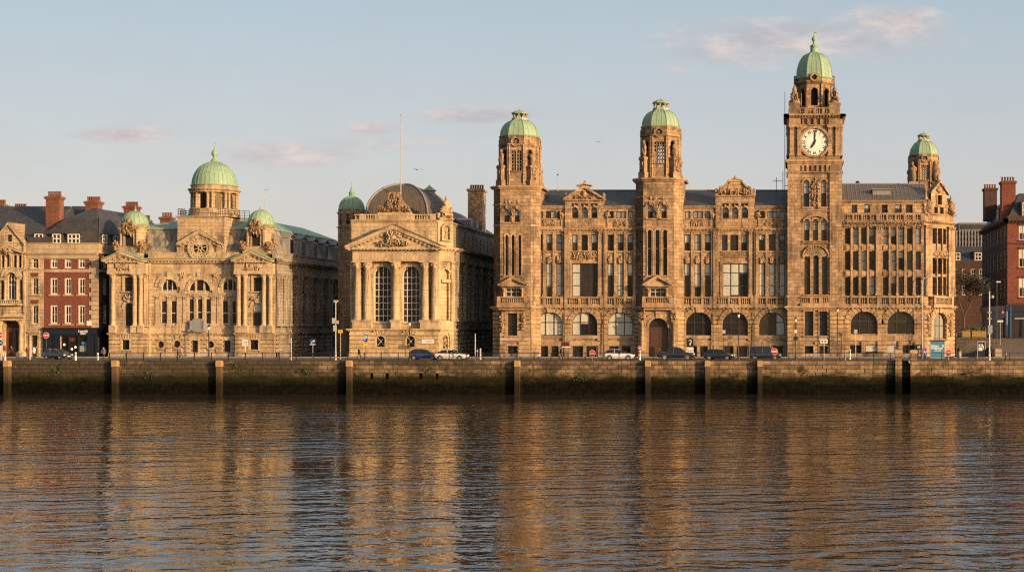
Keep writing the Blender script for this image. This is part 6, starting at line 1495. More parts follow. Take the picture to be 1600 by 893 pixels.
for p, l in ((1404, 'stone pillar with square cap beside the river stairs, nearer the clock tower'), (1427.5, 'stone pillar with square cap beside the river stairs, nearer the blue hoarding')):
    x = fx(p, 179.5); t = thing('stair_pillar', l, 'pillar', (x, 179.6, WL), 'stone pillars at the river stairs'); m = MB(); z1 = fz(546, 179.5)
    m.box(x - .44, x + .44, 179.2, 180.05, WL - 2, z1 - .45); m.build('shaft', [M['quay_stone']], t); m = MB(); m.box(x - .52, x + .52, 179.12, 180.12, z1 - .45, z1 - .1); m.box(x - .42, x + .42, 179.25, 180, z1 - .1, z1); m.build('cap', [M['pale_coping']], t)
# ---- timber fender piles
def pile(p, label, cap=True):
    y = 179.1; x = fx(p, y); t = thing('fender_pile', label, 'pile', (x, y, WL), 'fender piles along the quay wall'); m = MB()
    r = random.Random(int(p)); z1 = fz(563.5, y)
    m.box(x - .31, x + .31, y, QE - .11, WL - 2, z1 - .75); m.build('post', [M['pile_wood']], t); m = MB(); m.box(x - .35, x + .35, y - .04, QE - .10, z1 - .75, z1 - .12); m.prism([(x - .35, z1 - .12), (x + .35, z1 - .12), (x + .24, z1 + .03), (x - .3, z1 + .06)], y - .04, QE - .1); m.build('cap', [M['pile_cap' if cap else 'pile_wood']], t)
pile(9, 'timber fender pile with yellow cap below the gabled stone building', True); pile(178, 'timber fender pile with yellow cap below the left end of the domed custom house')
pile(341, 'timber fender pile with yellow cap below the middle of the domed custom house'); pile(544.5, 'timber fender pile with yellow cap below the left corner of the pedimented hall')
pile(807.5, 'fender pile with faded cap below the first domed tower of the long building', True); pile(1012, 'fender pile with pale cap below the arched entrance door')
pile(1105.5, 'fender pile with pale cap below the parked blue car beside the black one'); pile(1187.5, 'fender pile with pale cap below the parked dark van')
# ---- railing
rl = thing('quay_railing', 'black iron two rail fence along the quay edge', 'railing', (qx(880), QE + .4, 0)); y = QE + .4
x = fx(171, y); xe = fx(1640, y); k = 0; gapa, gapb = s0 - .5, s1 + .5
while x < xe:
    if not (gapa < x < gapb):
        m = MB(); m.box(x - .05, x + .05, y - .05, y + .05, .02, 1.12); m.build('post', [M['black_iron']], rl)
    x += 2.28
m = MB()
for z in (1.05, .55):
    for a, b in ((fx(171, y), gapa), (gapb, xe)): m.tube((a, y, z), (b, y, z), .032, .032, 6)
m.build('rail', [M['black_iron']], rl)
# ---- posts, lamps, signs
def T(name, label, cat, p, y, group=None, z=0.): return thing(name, label, cat, (fx(p, y), y, z), group)
def part(par, name, mat, fn): m = MB(); fn(m); return m.build(name, [M[q] for q in (mat if isinstance(mat, tuple) else (mat,))], par)
def lantern_post(p, q, y, label):
    t = T('street_lamp', label, 'street lamp', p, y, 'black lantern posts along the quay'); x = fx(p, y); h = fz(q, y)
    part(t, 'post', 'black_iron', lambda m: m.lathe(x, y, [(.17, 0), (.17, .35), (.11, .45), (.10, 1.1), (.075, 1.2), (.055, h - .85), (.09, h - .8), (.05, h - .75)], 10))
    part(t, 'crossbar', 'black_iron', lambda m: m.tube((x - .35, y, h - 1.2), (x + .35, y, h - 1.2), .025, .025, 6))
    part(t, 'lantern_glass', 'lamp_clear', lambda m: m.lathe(x, y, [(.1, h - .75), (.2, h - .35)], 6, 0, 0, False))
    part(t, 'lantern_cap', 'black_iron', lambda m: m.lathe(x, y, [(.25, h - .35), (.24, h - .31), (.07, h - .1), (.03, h)], 6, 0, 0, False))
    return t
lantern_post(640, 500, 181.2, 'black lantern lamp post before the barred window of the pedimented hall'); lantern_post(1154, 487, 181.2, 'black lantern lamp post between the blue car and the dark van')
l3 = lantern_post(1243.2, 494, 181.2, 'black lantern lamp post with two small plates on its shaft'); lantern_post(1308.5, 479, 196.8, 'tall black lantern lamp post at the right edge of the clock tower'); lantern_post(326, 507, 196.8, 'slim black lantern lamp post before the custom house entrance hood')
x, y = fx(1243.2, 181.2), 181.2
part(l3, 'plate', 'white_paint', lambda m: m.box(x - .17, x + .17, y - .12, y - .09, fz(520, y), fz(515, y))); part(l3, 'plate', 'black_iron', lambda m: m.box(x - .3, x + .3, y - .13, y - .1, fz(531, y), fz(526, y)))
def mast(p, q, y, label, r=.085, mat='pale_metal', arm=1):
    t = T('lamp_mast', label, 'lamp mast', p, y); x = fx(p, y); h = fz(q, y)
    part(t, 'pole', mat, lambda m: m.lathe(x, y, [(r * 1.5, 0), (r * 1.5, 1.1), (r, 1.2), (r * .7, h)], 10))
    return t, x, h
t, x, h = mast(524.5, 470, 181, 'tall pale lamp mast with camera boxes in front of the dark side street'); y = 181
part(t, 'lamp_head', 'pale_metal', lambda m: (m.box(x - .25, x + .3, y - .15, y + .15, h - .12, h + .1), m.blob(x, y, h - .2, .16, .16, .14, 2, 8, 0, 0)))
part(t, 'camera_box', 'pale_metal', lambda m: (m.box(x - .45, x - .1, y - .15, y + .15, fz(505, y), fz(496.5, y)), m.box(x + .12, x + .36, y - .12, y + .1, fz(505.5, y), fz(500.5, y)), m.box(x - .3, x + .1, y - .1, y + .1, fz(517, y), fz(508, y))))
t, x, h = mast(1546, 455, 181, 'tall white mast with brackets and a grey box, right of the long building', .095, 'white_paint')
part(t, 'lamp_head', 'pale_metal', lambda m: (m.tube((x, y, h - .9), (x + .4, y, h - .5), .03, .03, 6), m.blob(x + .42, y, h - .75, .2, .15, .22, 3, 8, 0, .1)))
part(t, 'cabinet', 'grey_metal', lambda m: m.box(x - .2, x + .38, y - .2, y + .16, fz(519, y), fz(508, y)))
part(t, 'bracket', 'grey_metal', lambda m: [m.box(x - .25, x + .3, y - .08, y + .08, fz(q + 1, y), fz(q - 1, y)) for q in (488, 497.5, 520.5)])
t, x, h = mast(1441, 440, 198.9, 'swan neck street lamp curving in front of the corner of the long building', .08, 'pale_metal')
part(t, 'arm', 'pale_metal', lambda m: [m.tube(a, b, .06, .06, 6) for a, b in (((x, 198.9, h), (x + .25, 198.9, h + .5)), ((x + .25, 198.9, h + .5), (x + .8, 198.9, h + .75)), ((x + .8, 198.9, h + .75), (x + 1.7, 198.9, h + .78)))]); part(t, 'lamp_head', 'grey_metal', lambda m: m.box(x + 1.6, x + 2.2, 198.8, 199, h + .68, h + .84))
t, x, h = mast(1557.5, 440, 214, 'thin dark street lamp standing up the ramp beside the brick corner block', .07, 'black_iron'); t.location.z = 0
part(t, 'lamp_head', 'lamp_clear', lambda m: m.box(x - .1, x + .6, 213.8, 214.2, h - .1, h + .08))
def sign(name, label, cat, p, q, y, w, h, mat, post='pale_metal', pw=.04, group=None, base=None, fn=None, bz=0.):
    t = T(name, label, cat, p, y, group, bz); x = fx(p, y); z = fz(q, y)
    part(t, 'post', post, lambda m: m.tube((x, y + .06, bz), (x, y + .06, z + h / 2), pw, pw, 8))
    pl = part(t, 'plate', mat, lambda m: m.box(x - w / 2, x + w / 2, y - .02, y + .02, z - h / 2, z + h / 2))
    if fn: fn(t, x, z, Frame(0, y - .021))
    return t
def no_entry(p, q, y, label, d=.86, post='pale_metal', bz=0.):
    t = T('no_entry_sign', label, 'road sign', p, y, 'no entry signs along the quay', bz); x = fx(p, y); z = fz(q, y)
    part(t, 'post', post, lambda m: m.tube((x, y + .08, bz), (x, y + .08, z + d * .4), .045, .045, 8))
    F = Frame(0, y)
    m = MB(F); m.disc(x, z, d / 2, -.03, 0, 28); m.build('rim', [M['white_paint']], t); m = MB(F); m.disc(x, z, d * .45, 0, .008, 28); m.build('disc', [M['red_paint']], t); m = MB(F); m.box(x - d * .33, x + d * .33, .008, .016, z - d * .085, z + d * .085); m.build('bar', [M['white_paint']], t)
    return t
no_entry(72, 523.5, 194, 'no entry sign on a dark post before the navy shopfront', .85, 'black_iron'); no_entry(-.5, 523, 182, 'no entry sign cut by the edge of the photo near the columned doorway', .9)
no_entry(925.5, 551.5, 181.3, 'low no entry sign just left of the parked white hatchback'); no_entry(1210, 548.8, 181.3, 'no entry sign overlapping the nose of the parked dark van', .92, 'black_iron'); no_entry(1482, 550.6, 181.3, 'no entry sign beside the blue hoarding at the building corner', .9)
no_entry(999.5, 543, 194, 'small no entry sign beside the arched entrance door', .55)
def disc_part(t, F, x, z, r, mat, name, d0=0., d1=.01): m = MB(F); m.disc(x, z, r, d0, d1, 24); return m.build(name, [M[mat]], t)
def letters(t, F, x, z, s, size, mat, d=.006, sx=1., name='lettering', bold=.02):
    m = MB(F); put_text(m, s, size, x, z, d, 0, 0., sx, bold); return m.build(name, [M[mat]], t)
t = T('mini_roundabout_sign', 'round blue sign with white arrow at the photo edge', 'road sign', .5, 182); x, z = fx(.5, 182), fz(535, 182); F = Frame(0, 182)
part(t, 'post', 'pale_metal', lambda m: m.tube((x, 182.3, 0), (x, 182.3, z), .045, .045, 8)); disc_part(t, F, x, z, .42, 'white_paint', 'rim', -.03, 0); disc_part(t, F, x, z, .38, 'blue_paint', 'disc'); part(t, 'arrow', 'white_paint', lambda m: m.box(x - .2, x + .25, 181.975, 181.985, z - .05, z + .05))
sign('parking_sign', 'blue parking sign with white letter P and yellow plate below', 'road sign', 571.5, 528, 181, .5, .92, 'blue_paint', 'black_iron', fn=lambda t, x, z, F: (letters(t, F, x, z, 'P', .8, 'white_paint'), part(t, 'lower_plate', 'yellow_paint', lambda m: m.box(x - .28, x + .28, 180.97, 181.01, z - 1.05, z - .7))))
sign('arrow_sign', 'square blue sign with white curved arrow before the shaded side street', 'road sign', 488.5, 534, 181, .72, .78, 'blue_paint', 'grey_metal', fn=lambda t, x, z, F: (part(t, 'arrow', 'white_paint', lambda m: (m.tube((x - .15, 180.97, z - .2), (x - .08, 180.97, z + .05), .05, .05, 6), m.tube((x - .08, 180.97, z + .05), (x + .12, 180.97, z + .14), .05, .05, 6), m.blob(x + .16, 180.97, z + .14, .12, .02, .13, 1, 6, 0, 0))), part(t, 'lower_edge', 'white_paint', lambda m: m.box(x - .36, x + .36, 180.965, 180.98, z - .38, z - .28))))
sign('yellow_sign', 'small yellow sign on a pale post right of the tall mast', 'road sign', 531.8, 517.5, 186, .6, .42, 'yellow_paint', fn=lambda t, x, z, F: part(t, 'text_line', 'black_iron', lambda m: m.box(x - .17, x + .17, 185.96, 185.975, z - .05, z + .05)))
sign('quay_name_board', 'long white board on a post before the base of the pedimented hall', 'sign', 668.5, 533, 195, 1.75, .6, 'white_paint', fn=lambda t, x, z, F: part(t, 'text_line', 'grey_metal', lambda m: (m.box(x - .55, x - .42, 194.96, 194.975, z + .02, z + .12), m.box(x - .2, x + .68, 194.96, 194.975, z + .03, z + .1), m.box(x - .2, x + .6, 194.96, 194.975, z - .18, z - .11))))
sign('brown_board', 'dark maroon board on a black post with white ledge, by the basement windows', 'sign', 884, 537, 193, 1.05, .58, 'maroon_paint', 'black_iron', fn=lambda t, x, z, F: part(t, 'ledge', 'white_paint', lambda m: m.box(x - .55, x + .75, 193.0, 193.05, z - .5, z - .36)))
sign('heritage_sign', 'black square sign with white curved mark and white plate, between black and blue cars', 'sign', 1078.2, 535, 195, .98, 1.2, 'black_iron', fn=lambda t, x, z, F: (part(t, 'emblem', 'white_paint', lambda m: (m.tube((x - .2, 194.96, z + .3), (x + .1, 194.96, z + .35), .06, .06, 6), m.tube((x + .1, 194.96, z + .35), (x + .2, 194.96, z + .05), .06, .06, 6), m.tube((x + .2, 194.96, z + .05), (x - .02, 194.96, z - .1), .07, .06, 6), m.tube((x - .02, 194.96, z - .1), (x - .02, 194.96, z - .38), .08, .08, 6))), part(t, 'lower_plate', 'white_paint', lambda m: (m.box(x - .5, x + .5, 194.98, 195.02, z - 1.1, z - .66), m.box(x - .55, x + .55, 194.98, 195.02, z - 1.55, z - 1.2)))))
sign('camera_sign', 'white and black sign on a white post before the right pavilion of the custom house', 'sign', 383, 535, 183, .78, .85, 'white_paint', 'white_paint', fn=lambda t, x, z, F: part(t, 'emblem', 'black_iron', lambda m: [m.prism([(x + .1 + .34 * math.cos(a), z + .34 * math.sin(a)), (x + .1 + .1 * math.cos(a + .5), z + .1 * math.sin(a + .5)), (x + .1 + .1 * math.cos(a - .5), z + .1 * math.sin(a - .5))], 182.96, 182.975) for a in (.6, 2.4, 3.9, 5.5)]))
sign('direction_sign', 'white twin sign on a pale post below the clock tower', 'sign', 1287.5, 533, 181.3, 1.0, .55, 'white_paint', fn=lambda t, x, z, F: part(t, 'emblem', 'black_iron', lambda m: (m.box(x - .3, x - .1, 181.26, 181.275, z - .1, z + .1), m.box(x + .1, x + .3, 181.26, 181.275, z - .1, z + .1))))
sign('bus_stop_flag', 'small pale square sign high on a post before the arched window with a diagonal pole', 'sign', 1131, 518, 196.5, .5, .5, 'pale_metal', 'black_iron')
sign('bus_stop_flag', 'small pale sign high on a white post under the arched window right of clock tower', 'sign', 1337, 517.5, 197, .5, .55, 'pale_metal', 'white_paint')
sign('wall_plaque', 'dark square plaque with white letter low on the corner, left of purple board', 'plaque', 1436.5, 541.5, 199.6, .7, .68, 'navy_paint', 'grey_metal', fn=lambda t, x, z, F: letters(t, F, x - .05, z, 'a1', .5, 'white_paint'))
sign('give_way_plate', 'white topped sign post standing up the ramp by the blue shopfront', 'road sign', 1563, 501.5, 214, .9, .26, 'white_paint', 'pale_metal', bz=1.6)
# pale and dark guide posts
for p, q0, y, mat, lab in ((8, 552, 183, 'white_paint', 'short white guide post before the columned doorway'), (47, 526.5, 186, 'pale_metal', 'tall thin pale post beside the two people by the stone door'), (118.2, 550, 182, 'white_paint', 'short white bollard at the nose of the dark hatchback'), (152.8, 551, 182, 'white_paint', 'short white bollard before the navy side shopfront'),
        (455, 516, 184, 'pale_metal', 'thin pale post with reddish top at the sunlit corner of the custom house'), (742.5, 521, 181.2, 'pale_metal', 'tall pale post right of the white saloon'), (750.5, 544, 186, 'pale_metal', 'thick pale bollard in the dark side street, right of the tall pale post'),
        (745.8, 545, 186, 'maroon_paint', 'brown bollard in the dark side street, left of the thick pale bollard'), (1328, 545.5, 186, 'white_paint', 'white bollard left of the low window with a pale blind'), (1320.5, 549, 181.3, 'pile_cap', 'short yellowish post on the quay edge below the right wing'), (999.8, 547, 184, 'white_paint', 'white bollard at the nose of the white hatchback'),
        (1571.5, 549, 183, 'black_iron', 'black bollard at the foot of the ramp')):
    y_ = y; x = fx(p, y_); h = fz(q0, y_); w = .12 if h < 2 else .07
    t = T('bollard', lab, 'bollard' if h < 2 else 'post', p, y_); part(t, 'shaft', mat, lambda m: m.lathe(x, y_, [(w * 1.25, 0), (w * 1.25, .12), (w, .16), (w, h - .15), (w * 1.1, h - .12), (w * .8, h)], 10))
    part(t, 'band', 'maroon_paint' if p == 455 else 'grey_metal', lambda m: m.lathe(x, y_, [(w * 1.06, h - (1.0 if p == 455 else .4)), (w * 1.06, h - .16)], 10))
# hoarding, A board, map board, bin
y = 194.; x0, x1 = fx(1454, y), fx(1475.5, y); hd = T('hoarding', 'blue advertising hoarding with white lettering at the corner of the long building', 'hoarding', 1465, y)
part(hd, 'panel', 'kiosk_blue', lambda m: m.box(x0, x1, y, y + .5, .12, fz(533, y))); part(hd, 'roof', 'dark_frame', lambda m: m.box(x0 - .1, x1 + .1, y - .1, y + .6, fz(533, y), fz(531, y))); part(hd, 'frame', 'pale_metal', lambda m: (m.box(x0 - .08, x0, y - .03, y + .5, .05, fz(533, y)), m.box(x1, x1 + .08, y - .03, y + .5, .05, fz(533, y)), m.box(x0, x1, y - .02, y + .4, .02, .12)))
F = Frame(0, y); xc = (x0 + x1) / 2
letters(hd, F, xc - .35, fz(540.3, y), 'Wear', .5, 'white_paint'); letters(hd, F, xc - .1, fz(543.7, y), 'Welcome', .42, 'white_paint'); letters(hd, F, xc + .05, fz(547.2, y), 'Closed', .34, 'white_paint', bold=.008); letters(hd, F, xc + .78, fz(540.3, y), 'B', .5, 'white_paint')
y = 193.5; x = fx(1445.2, y); ab = T('pavement_board', 'purple folding pavement board with white letters AI', 'pavement sign', 1445.2, y)
part(ab, 'panel', 'purple_paint', lambda m: m.add([(x - .32, y, .4), (x + .32, y, .4), (x + .32, y + .25, 1.5), (x - .32, y + .25, 1.5), (x - .32, y + .03, .4), (x + .32, y + .03, .4), (x + .32, y + .28, 1.5), (x - .32, y + .28, 1.5)], [(0, 1, 2, 3), (4, 5, 6, 7), (0, 1, 5, 4), (2, 3, 7, 6), (0, 3, 7, 4), (1, 2, 6, 5)]))
part(ab, 'leg', 'pale_metal', lambda m: [m.tube((x + s * .3, y, .02), (x + s * .3, y + .26, 1.5), .025, .025, 6) for s in (-1, 1)] + [m.tube((x + s * .3, y + .6, .02), (x + s * .3, y + .28, 1.5), .025, .025, 6) for s in (-1, 1)]); letters(ab, Frame(0, y + .03), x, .85, 'AI', .55, 'white_paint', .02)
y = 195.; x0, x1 = fx(1528, y), fx(1539, y); mb = T('map_board', 'navy visitor map board with white panels in a pale frame', 'map board', 1533, y)
part(mb, 'panel', 'navy_paint', lambda m: m.box(x0, x1, y, y + .12, .1, fz(534, y))); part(mb, 'frame', 'pale_metal', lambda m: (m.box(x0 - .08, x0, y - .02, y + .1, 0, fz(532.5, y)), m.box(x0, x1, y - .02, y + .1, fz(534, y), fz(532.7, y)), m.box(x1, x1 + .08, y - .02, y + .1, fz(546, y), fz(532.7, y))))
part(mb, 'map_sheet', 'white_paint', lambda m: (m.box(x0 + .1, x0 + .72, y - .012, y, fz(541.3, y), fz(537.2, y)), m.box(x0 + .1, x0 + .66, y - .012, y, fz(547.5, y), fz(542.2, y)), m.box(x0 + .74, x0 + .86, y - .012, y, fz(545, y), fz(539.5, y))))
letters(mb, Frame(0, y - .012), x0 + .42, fz(539.3, y), '57', .3, 'navy_paint', .004)
y = 195.; x = fx(1498.8, y); bn = T('litter_bin', 'grey litter bin with dark hood at the foot of the retaining wall', 'litter bin', 1498.8, y)
part(bn, 'body', 'grey_metal', lambda m: m.lathe(x, y, [(.3, 0), (.34, .9), (.36, .95)], 14)); part(bn, 'hood', 'dark_frame', lambda m: m.lathe(x, y, [(.36, .95), (.3, 1.25), (.36, 1.3), (.3, 1.42), (.05, 1.5)], 14)); part(bn, 'plate', 'white_paint', lambda m: m.box(x - .16, x + .16, y - .37, y - .34, .5, .75))
# ---- raised street, retaining wall, ramp
tx0, tx1 = fx(1494, 206), fx(1551, 206)
m = MB(); m.box(tx0, tx1, 206, 262, -.02, 2.5); m.box(tx1, tx1 + 90, 224, 320, -.02, 2.5); struct(m.build('raised_street', [M['asphalt']]))
m = MB(); m.add([(tx1 + .5, 201, .01), (tx1 + 70, 201, .01), (tx1 + 70, 224, 2.5), (tx1 + .5, 224, 2.5)], [(0, 1, 2, 3)]); struct(m.build('cobbled_ramp', [M['cobbles']]))
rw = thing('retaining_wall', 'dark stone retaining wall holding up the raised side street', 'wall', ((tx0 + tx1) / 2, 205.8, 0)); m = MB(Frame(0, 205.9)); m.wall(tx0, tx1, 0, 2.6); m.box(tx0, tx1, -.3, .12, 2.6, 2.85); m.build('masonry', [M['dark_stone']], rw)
pw = thing('ramp_parapet', 'low pale stone parapet climbing beside the cobbled ramp', 'wall', (tx1 + .3, 203, 0)); m = MB()
m.add([(tx1 - .3, 201.3, 0), (tx1 + .5, 201.3, 0), (tx1 + .5, 224, 2.4), (tx1 - .3, 224, 2.4), (tx1 - .3, 201.3, 1.0), (tx1 + .5, 201.3, 1.0), (tx1 + .5, 224, 3.4), (tx1 - .3, 224, 3.4)], [(0, 1, 5, 4), (1, 2, 6, 5), (2, 3, 7, 6), (3, 0, 4, 7), (4, 5, 6, 7)]); m.box(tx1 - .4, tx1 + .6, 201.0, 201.9, 0, 1.25); m.build('masonry', [M['pale_coping']], pw)
rr_ = thing('street_railing', 'dark iron railing on top of the retaining wall', 'railing', ((tx0 + tx1) / 2, 206.2, 2.85)); m = MB()
for k in range(24): x = tx0 + (tx1 - tx0) * k / 23; m.tube((x, 206.0, 2.8), (x, 206.0, 3.85), .025, .025, 5)
for z in (2.95, 3.85): m.tube((tx0, 206.0, z), (tx1, 206.0, z), .03, .03, 5)
m.build('rails', [M['black_iron']], rr_)
for p, w, lab in ((1510, 1.3, 'short yellow timber planter on the raised street, nearer the stone building'), (1530, 2.2, 'long yellow timber planter on the raised street, nearer the brick block')):
    y = 209.; x = fx(p, y); t = thing('planter', lab, 'planter', (x, y, 2.5), 'timber planters on the raised street'); part(t, 'box', 'planter_wood', lambda m: m.box(x - w / 2, x + w / 2, y, y + .8, 2.5, 3.9)); 
    def leaves(m):
        r = random.Random(int(p))
        for k in range(40): m.blob(x + r.uniform(-w / 2, w / 2), y + r.uniform(.1, .7), 3.95 + r.uniform(0, .35), .16, .16, .16, k, 6, 0, .6)
    part(t, 'foliage', 'planter_green', leaves)
t = T('traffic_light', 'traffic light showing red on a dark pole before the blue shopfront', 'traffic light', 1566.5, 218, None, 1.8); x, y = fx(1566.5, 218), 218.
part(t, 'pole', 'black_iron', lambda m: m.tube((x, y, 1.8), (x, y, fz(490, y)), .06, .06, 8)); part(t, 'signal_head', 'plastic', lambda m: m.box(x - .22, x + .22, y - .25, y, fz(496, y), fz(484, y))); part(t, 'red_lamp', 'signal_red', lambda m: m.blob(x, y - .25, fz(487.5, y), .14, .05, .14, 1, 10, 0, 0))
# bare tree up the street
def tree(x, y, z, h, label, seed):
    t = thing('street_tree', label, 'tree', (x, y, z)); r = random.Random(seed); m = MB(); tips = []
    def limb(a, d, L, rad, dep):
        b = a + d * L; m.tube(tuple(a), tuple(b), rad, rad * .66, 6)
        if dep == 0: tips.append(b); return
        for k in range(3): limb(b, (d + Vector((r.uniform(-.7, .7), r.uniform(-.7, .7), r.uniform(-.1, .5)))).normalized(), L * r.uniform(.6, .8), rad * .6, dep - 1)
    limb(Vector((x, y, z)), Vector((0, 0, 1)), h * .34, .24, 4); m.build('trunk', [M['bark']], t)
    f = MB()
    for b in tips:
        for k in range(60):
            q = b + Vector((r.gauss(0, .7), r.gauss(0, .7), r.gauss(0, .6))); a, c = Vector((r.gauss(0, 1), r.gauss(0, 1), r.gauss(0, 1))).normalized() * .13, Vector((r.gauss(0, 1), r.gauss(0, 1), r.gauss(0, 1))).normalized() * .1
            f.add([tuple(q - a), tuple(q + c), tuple(q + a), tuple(q - c)], [(0, 1, 2, 3)])
    f.build('crown', [M['leaf']], t)
tree(fx(1506, 224), 224., 2.5, 11., 'dark leafy tree in the shaded street right of the stone corner bay', 3)
# ---- roof aerials and birds
t = T('roof_aerial', 'thin aerial with bent tip on the custom house roof left of the right corner dome', 'aerial', 413.5, 206, None, fz(345, 206)); x, y = fx(413.5, 206), 206.
part(t, 'mast', 'pale_metal', lambda m: m.tube((x, y, fz(352, y)), (x, y, fz(297, y)), .05, .04, 6)); part(t, 'crossbar', 'pale_metal', lambda m: m.tube((x - .15, y, fz(297, y)), (x + .75, y, fz(296, y)), .05, .04, 6))
t = T('roof_aerial', 'thin pole with a ball on the slate roof right of the first domed tower', 'aerial', 871.5, 206, None, fz(298, 206)); x = fx(871.5, y)
part(t, 'mast', 'pale_metal', lambda m: m.tube((x, y, fz(299, y)), (x, y, fz(273, y)), .05, .04, 6)); part(t, 'ball', 'dark_frame', lambda m: m.blob(x, y, fz(273, y), .13, .13, .13, 1, 8, 0, 0))
t = T('television_aerial', 'television aerial with cross rods on the roof beside the clock tower', 'aerial', 1213, 205, None, fz(296, 205)); y = 205.; x = fx(1213, y)
part(t, 'mast', 'black_iron', lambda m: (m.tube((x, y, fz(300, y)), (x, y, fz(277, y)), .05, .05, 6), m.tube((x + 1.0, y, fz(300, y)), (x + 1.0, y, fz(268, y)), .05, .05, 6))); part(t, 'rods', 'black_iron', lambda m: (m.tube((x - .6, y, fz(283, y)), (x + 1.0, y, fz(283, y)), .04, .04, 6), [m.tube((x - .5 + .3 * k, y - .3, fz(283, y)), (x - .5 + .3 * k, y + .3, fz(281, y)), .025, .025, 5) for k in range(6)]))
t = T('lightning_rod', 'long thin rod rising beside the left edge of the clock stage', 'lightning rod', 1226, 199.5, None, fz(300, 199.5)); y = 199.5; x = fx(1226.3, y)
part(t, 'rod', 'black_iron', lambda m: m.tube((x, y, fz(300, y)), (x, y, fz(143, y)), .06, .035, 6)); part(t, 'clamp', 'black_iron', lambda m: [m.box(x - .06, x + .7, y - .04, y + .04, fz(q, y) - .05, fz(q, y) + .05) for q in (184, 255, 290)])
for p, q, s, lab in ((652, 265, 1., 'gull with spread wings in the sky just right of the flagpole'), (936, 221.5, .7, 'small distant bird in the sky between the first two domed towers')):
    y = 160.; x, z = fx(p, y), fz(q, y); t = thing('bird', lab, 'bird', (x, y, z)); m = MB()
    m.blob(x, y, z, .2 * s, .09 * s, .08 * s, 1, 8, 0, 0)
    for g in (-1, 1): m.add([(x - .06, y, z), (x + .06 * s, y, z + .02), (x + g * .38 * s, y + .1, z + .13 * s), (x + g * .75 * s, y + .12, z - .02), (x + g * .4 * s, y + .12, z + .06 * s)], [(0, 1, 2, 3, 4)])
    m.build('body', [M['grey_metal']], t)
# ---- cars, noses to the right
def car(name, label, p, y, st, W, mat, wheels, wr=.31, rz=0., van=False, group='cars parked along the quay'):
    t = thing(name, label, 'car' if not van else 'van', (0, 0, 0), group); hw = W / 2
    b, g = MB(), MB(); rings = []
    for x, f, z0, zb, zt in st:
        w = hw * f; ins = w * (1 - .24 * min(1, max(0, zt - zb) / .5))
        hf = [(w * .88, z0), (w, z0 + .16), (w * 1.015, (z0 + zb) / 2), (w * .97, zb), (ins, zt - .05), (ins * .62, zt), (0, zt + .015)]
        rings.append([(x, yy, zz) for yy, zz in hf] + [(x, -yy, zz) for yy, zz in hf[-2::-1]])
    n = len(rings[0])
    for i, (A, B_) in enumerate(zip(rings, rings[1:])):
        g0, g1 = st[i][4] - st[i][3], st[i + 1][4] - st[i + 1][3]
        sl = abs(st[i + 1][4] - st[i][4]) / (st[i + 1][0] - st[i][0])
        for k in range(n - 1):
            kk = min(k, n - 2 - k); q = [A[k], A[k + 1], B_[k + 1], B_[k]]
            gl = (kk == 3 and max(g0, g1) > .15 and min(g0, g1) > .02) or (kk > 3 and sl > .42 and max(g0, g1) > .2)
            (g if gl else b).add(q, [(0, 1, 2, 3)], 0, True)
        b.add([A[0], A[-1], B_[-1], B_[0]], [(0, 1, 2, 3)])
    b.add(rings[0], [tuple(range(n))]); b.add(rings[-1], [tuple(range(n))])
    xb = [s for s in st if s[4] - s[3] > .4]; xm = (xb[0][0] + xb[-1][0]) / 2 + .1
    for s in (-1, 1):
        for q in (xm,): b.tube((q, s * hw * .985, .9), (q - .02, s * hw * .79, xb[len(xb) // 2][4] - .04), .04, .04, 5)
    b.build('body', [M[mat]], t); g.build('window_glass', [M['car_glass']], t)
    x0, x1 = st[0][0], st[-1][0]
    for wx in wheels:
        for s in (-1, 1):
            m = MB(); m.disc(wx, wr, wr, min(s * (hw - .2), s * (hw + .015)), max(s * (hw - .2), s * (hw + .015)), 20); w = m.build('wheel', [M['tyre']], t)
            m = MB(); e = sorted((s * (hw + .016), s * (hw + .03))); m.disc(wx, wr, wr * .64, *e, 16); m.build('rim', [M['alloy']], w)
            m = MB(); e = sorted((s * (hw - .02), s * (hw + .01))); m.ring(wx, wr, wr * 1.02, wr * 1.2, *e, 14, 0, (0, PI)); m.build('wheel_arch', [M['plastic']], t)
    zl = st[-2][3]; zr = st[1][3]
    for s in (-1, 1):
        m = MB(); m.blob(x1 - .14, s * hw * .68, zl + .0, .16, .2, .09, 1, 8, 0, 0); m.build('headlight', [M['lamp_clear']], t)
        m = MB(); m.blob(x0 + .1, s * hw * .8, zr - .05, .1, .12, .14, 1, 8, 0, 0); m.build('tail_light', [M['lamp_red']], t)
        m = MB(); m.blob(xb[-1][0] + .1, s * (hw + .1), .98, .08, .12, .08, 1, 8, 0, 0); m.build('wing_mirror', [M[mat]], t)
        m = MB(); e = sorted((s * hw * 1.012, s * hw * 1.025)); m.box(xm - .28, xm - .12, *e, .78, .82); m.box(xm + .6, xm + .76, *e, .78, .82); m.build('door_handle', [M['plastic']], t)
    m = MB(); m.box(x1 - .1, x1 + .03, -hw * .7, hw * .7, .25, .4); m.build('bumper', [M['plastic']], t); m = MB(); m.box(x1 + .0, x1 + .045, -.26, .26, .42, .53); m.build('number_plate', [M['white_paint']], t)
    t.location = (fx(p, y), y, .0); t.rotation_euler = (0, 0, rz); return t
hatch = ((-2.02, .84, .42, .74, .78), (-1.93, .93, .28, .9, 1.02), (-1.7, .98, .22, .93, 1.34), (-1.25, 1, .2, .93, 1.47), (-.4, 1, .2, .91, 1.5), (.25, 1, .2, .9, 1.43), (.8, 1, .2, .9, 1.17), (1.15, 1, .2, .88, .92), (1.65, .97, .22, .78, .83), (1.95, .9, .3, .66, .7), (2.04, .8, .38, .52, .55))
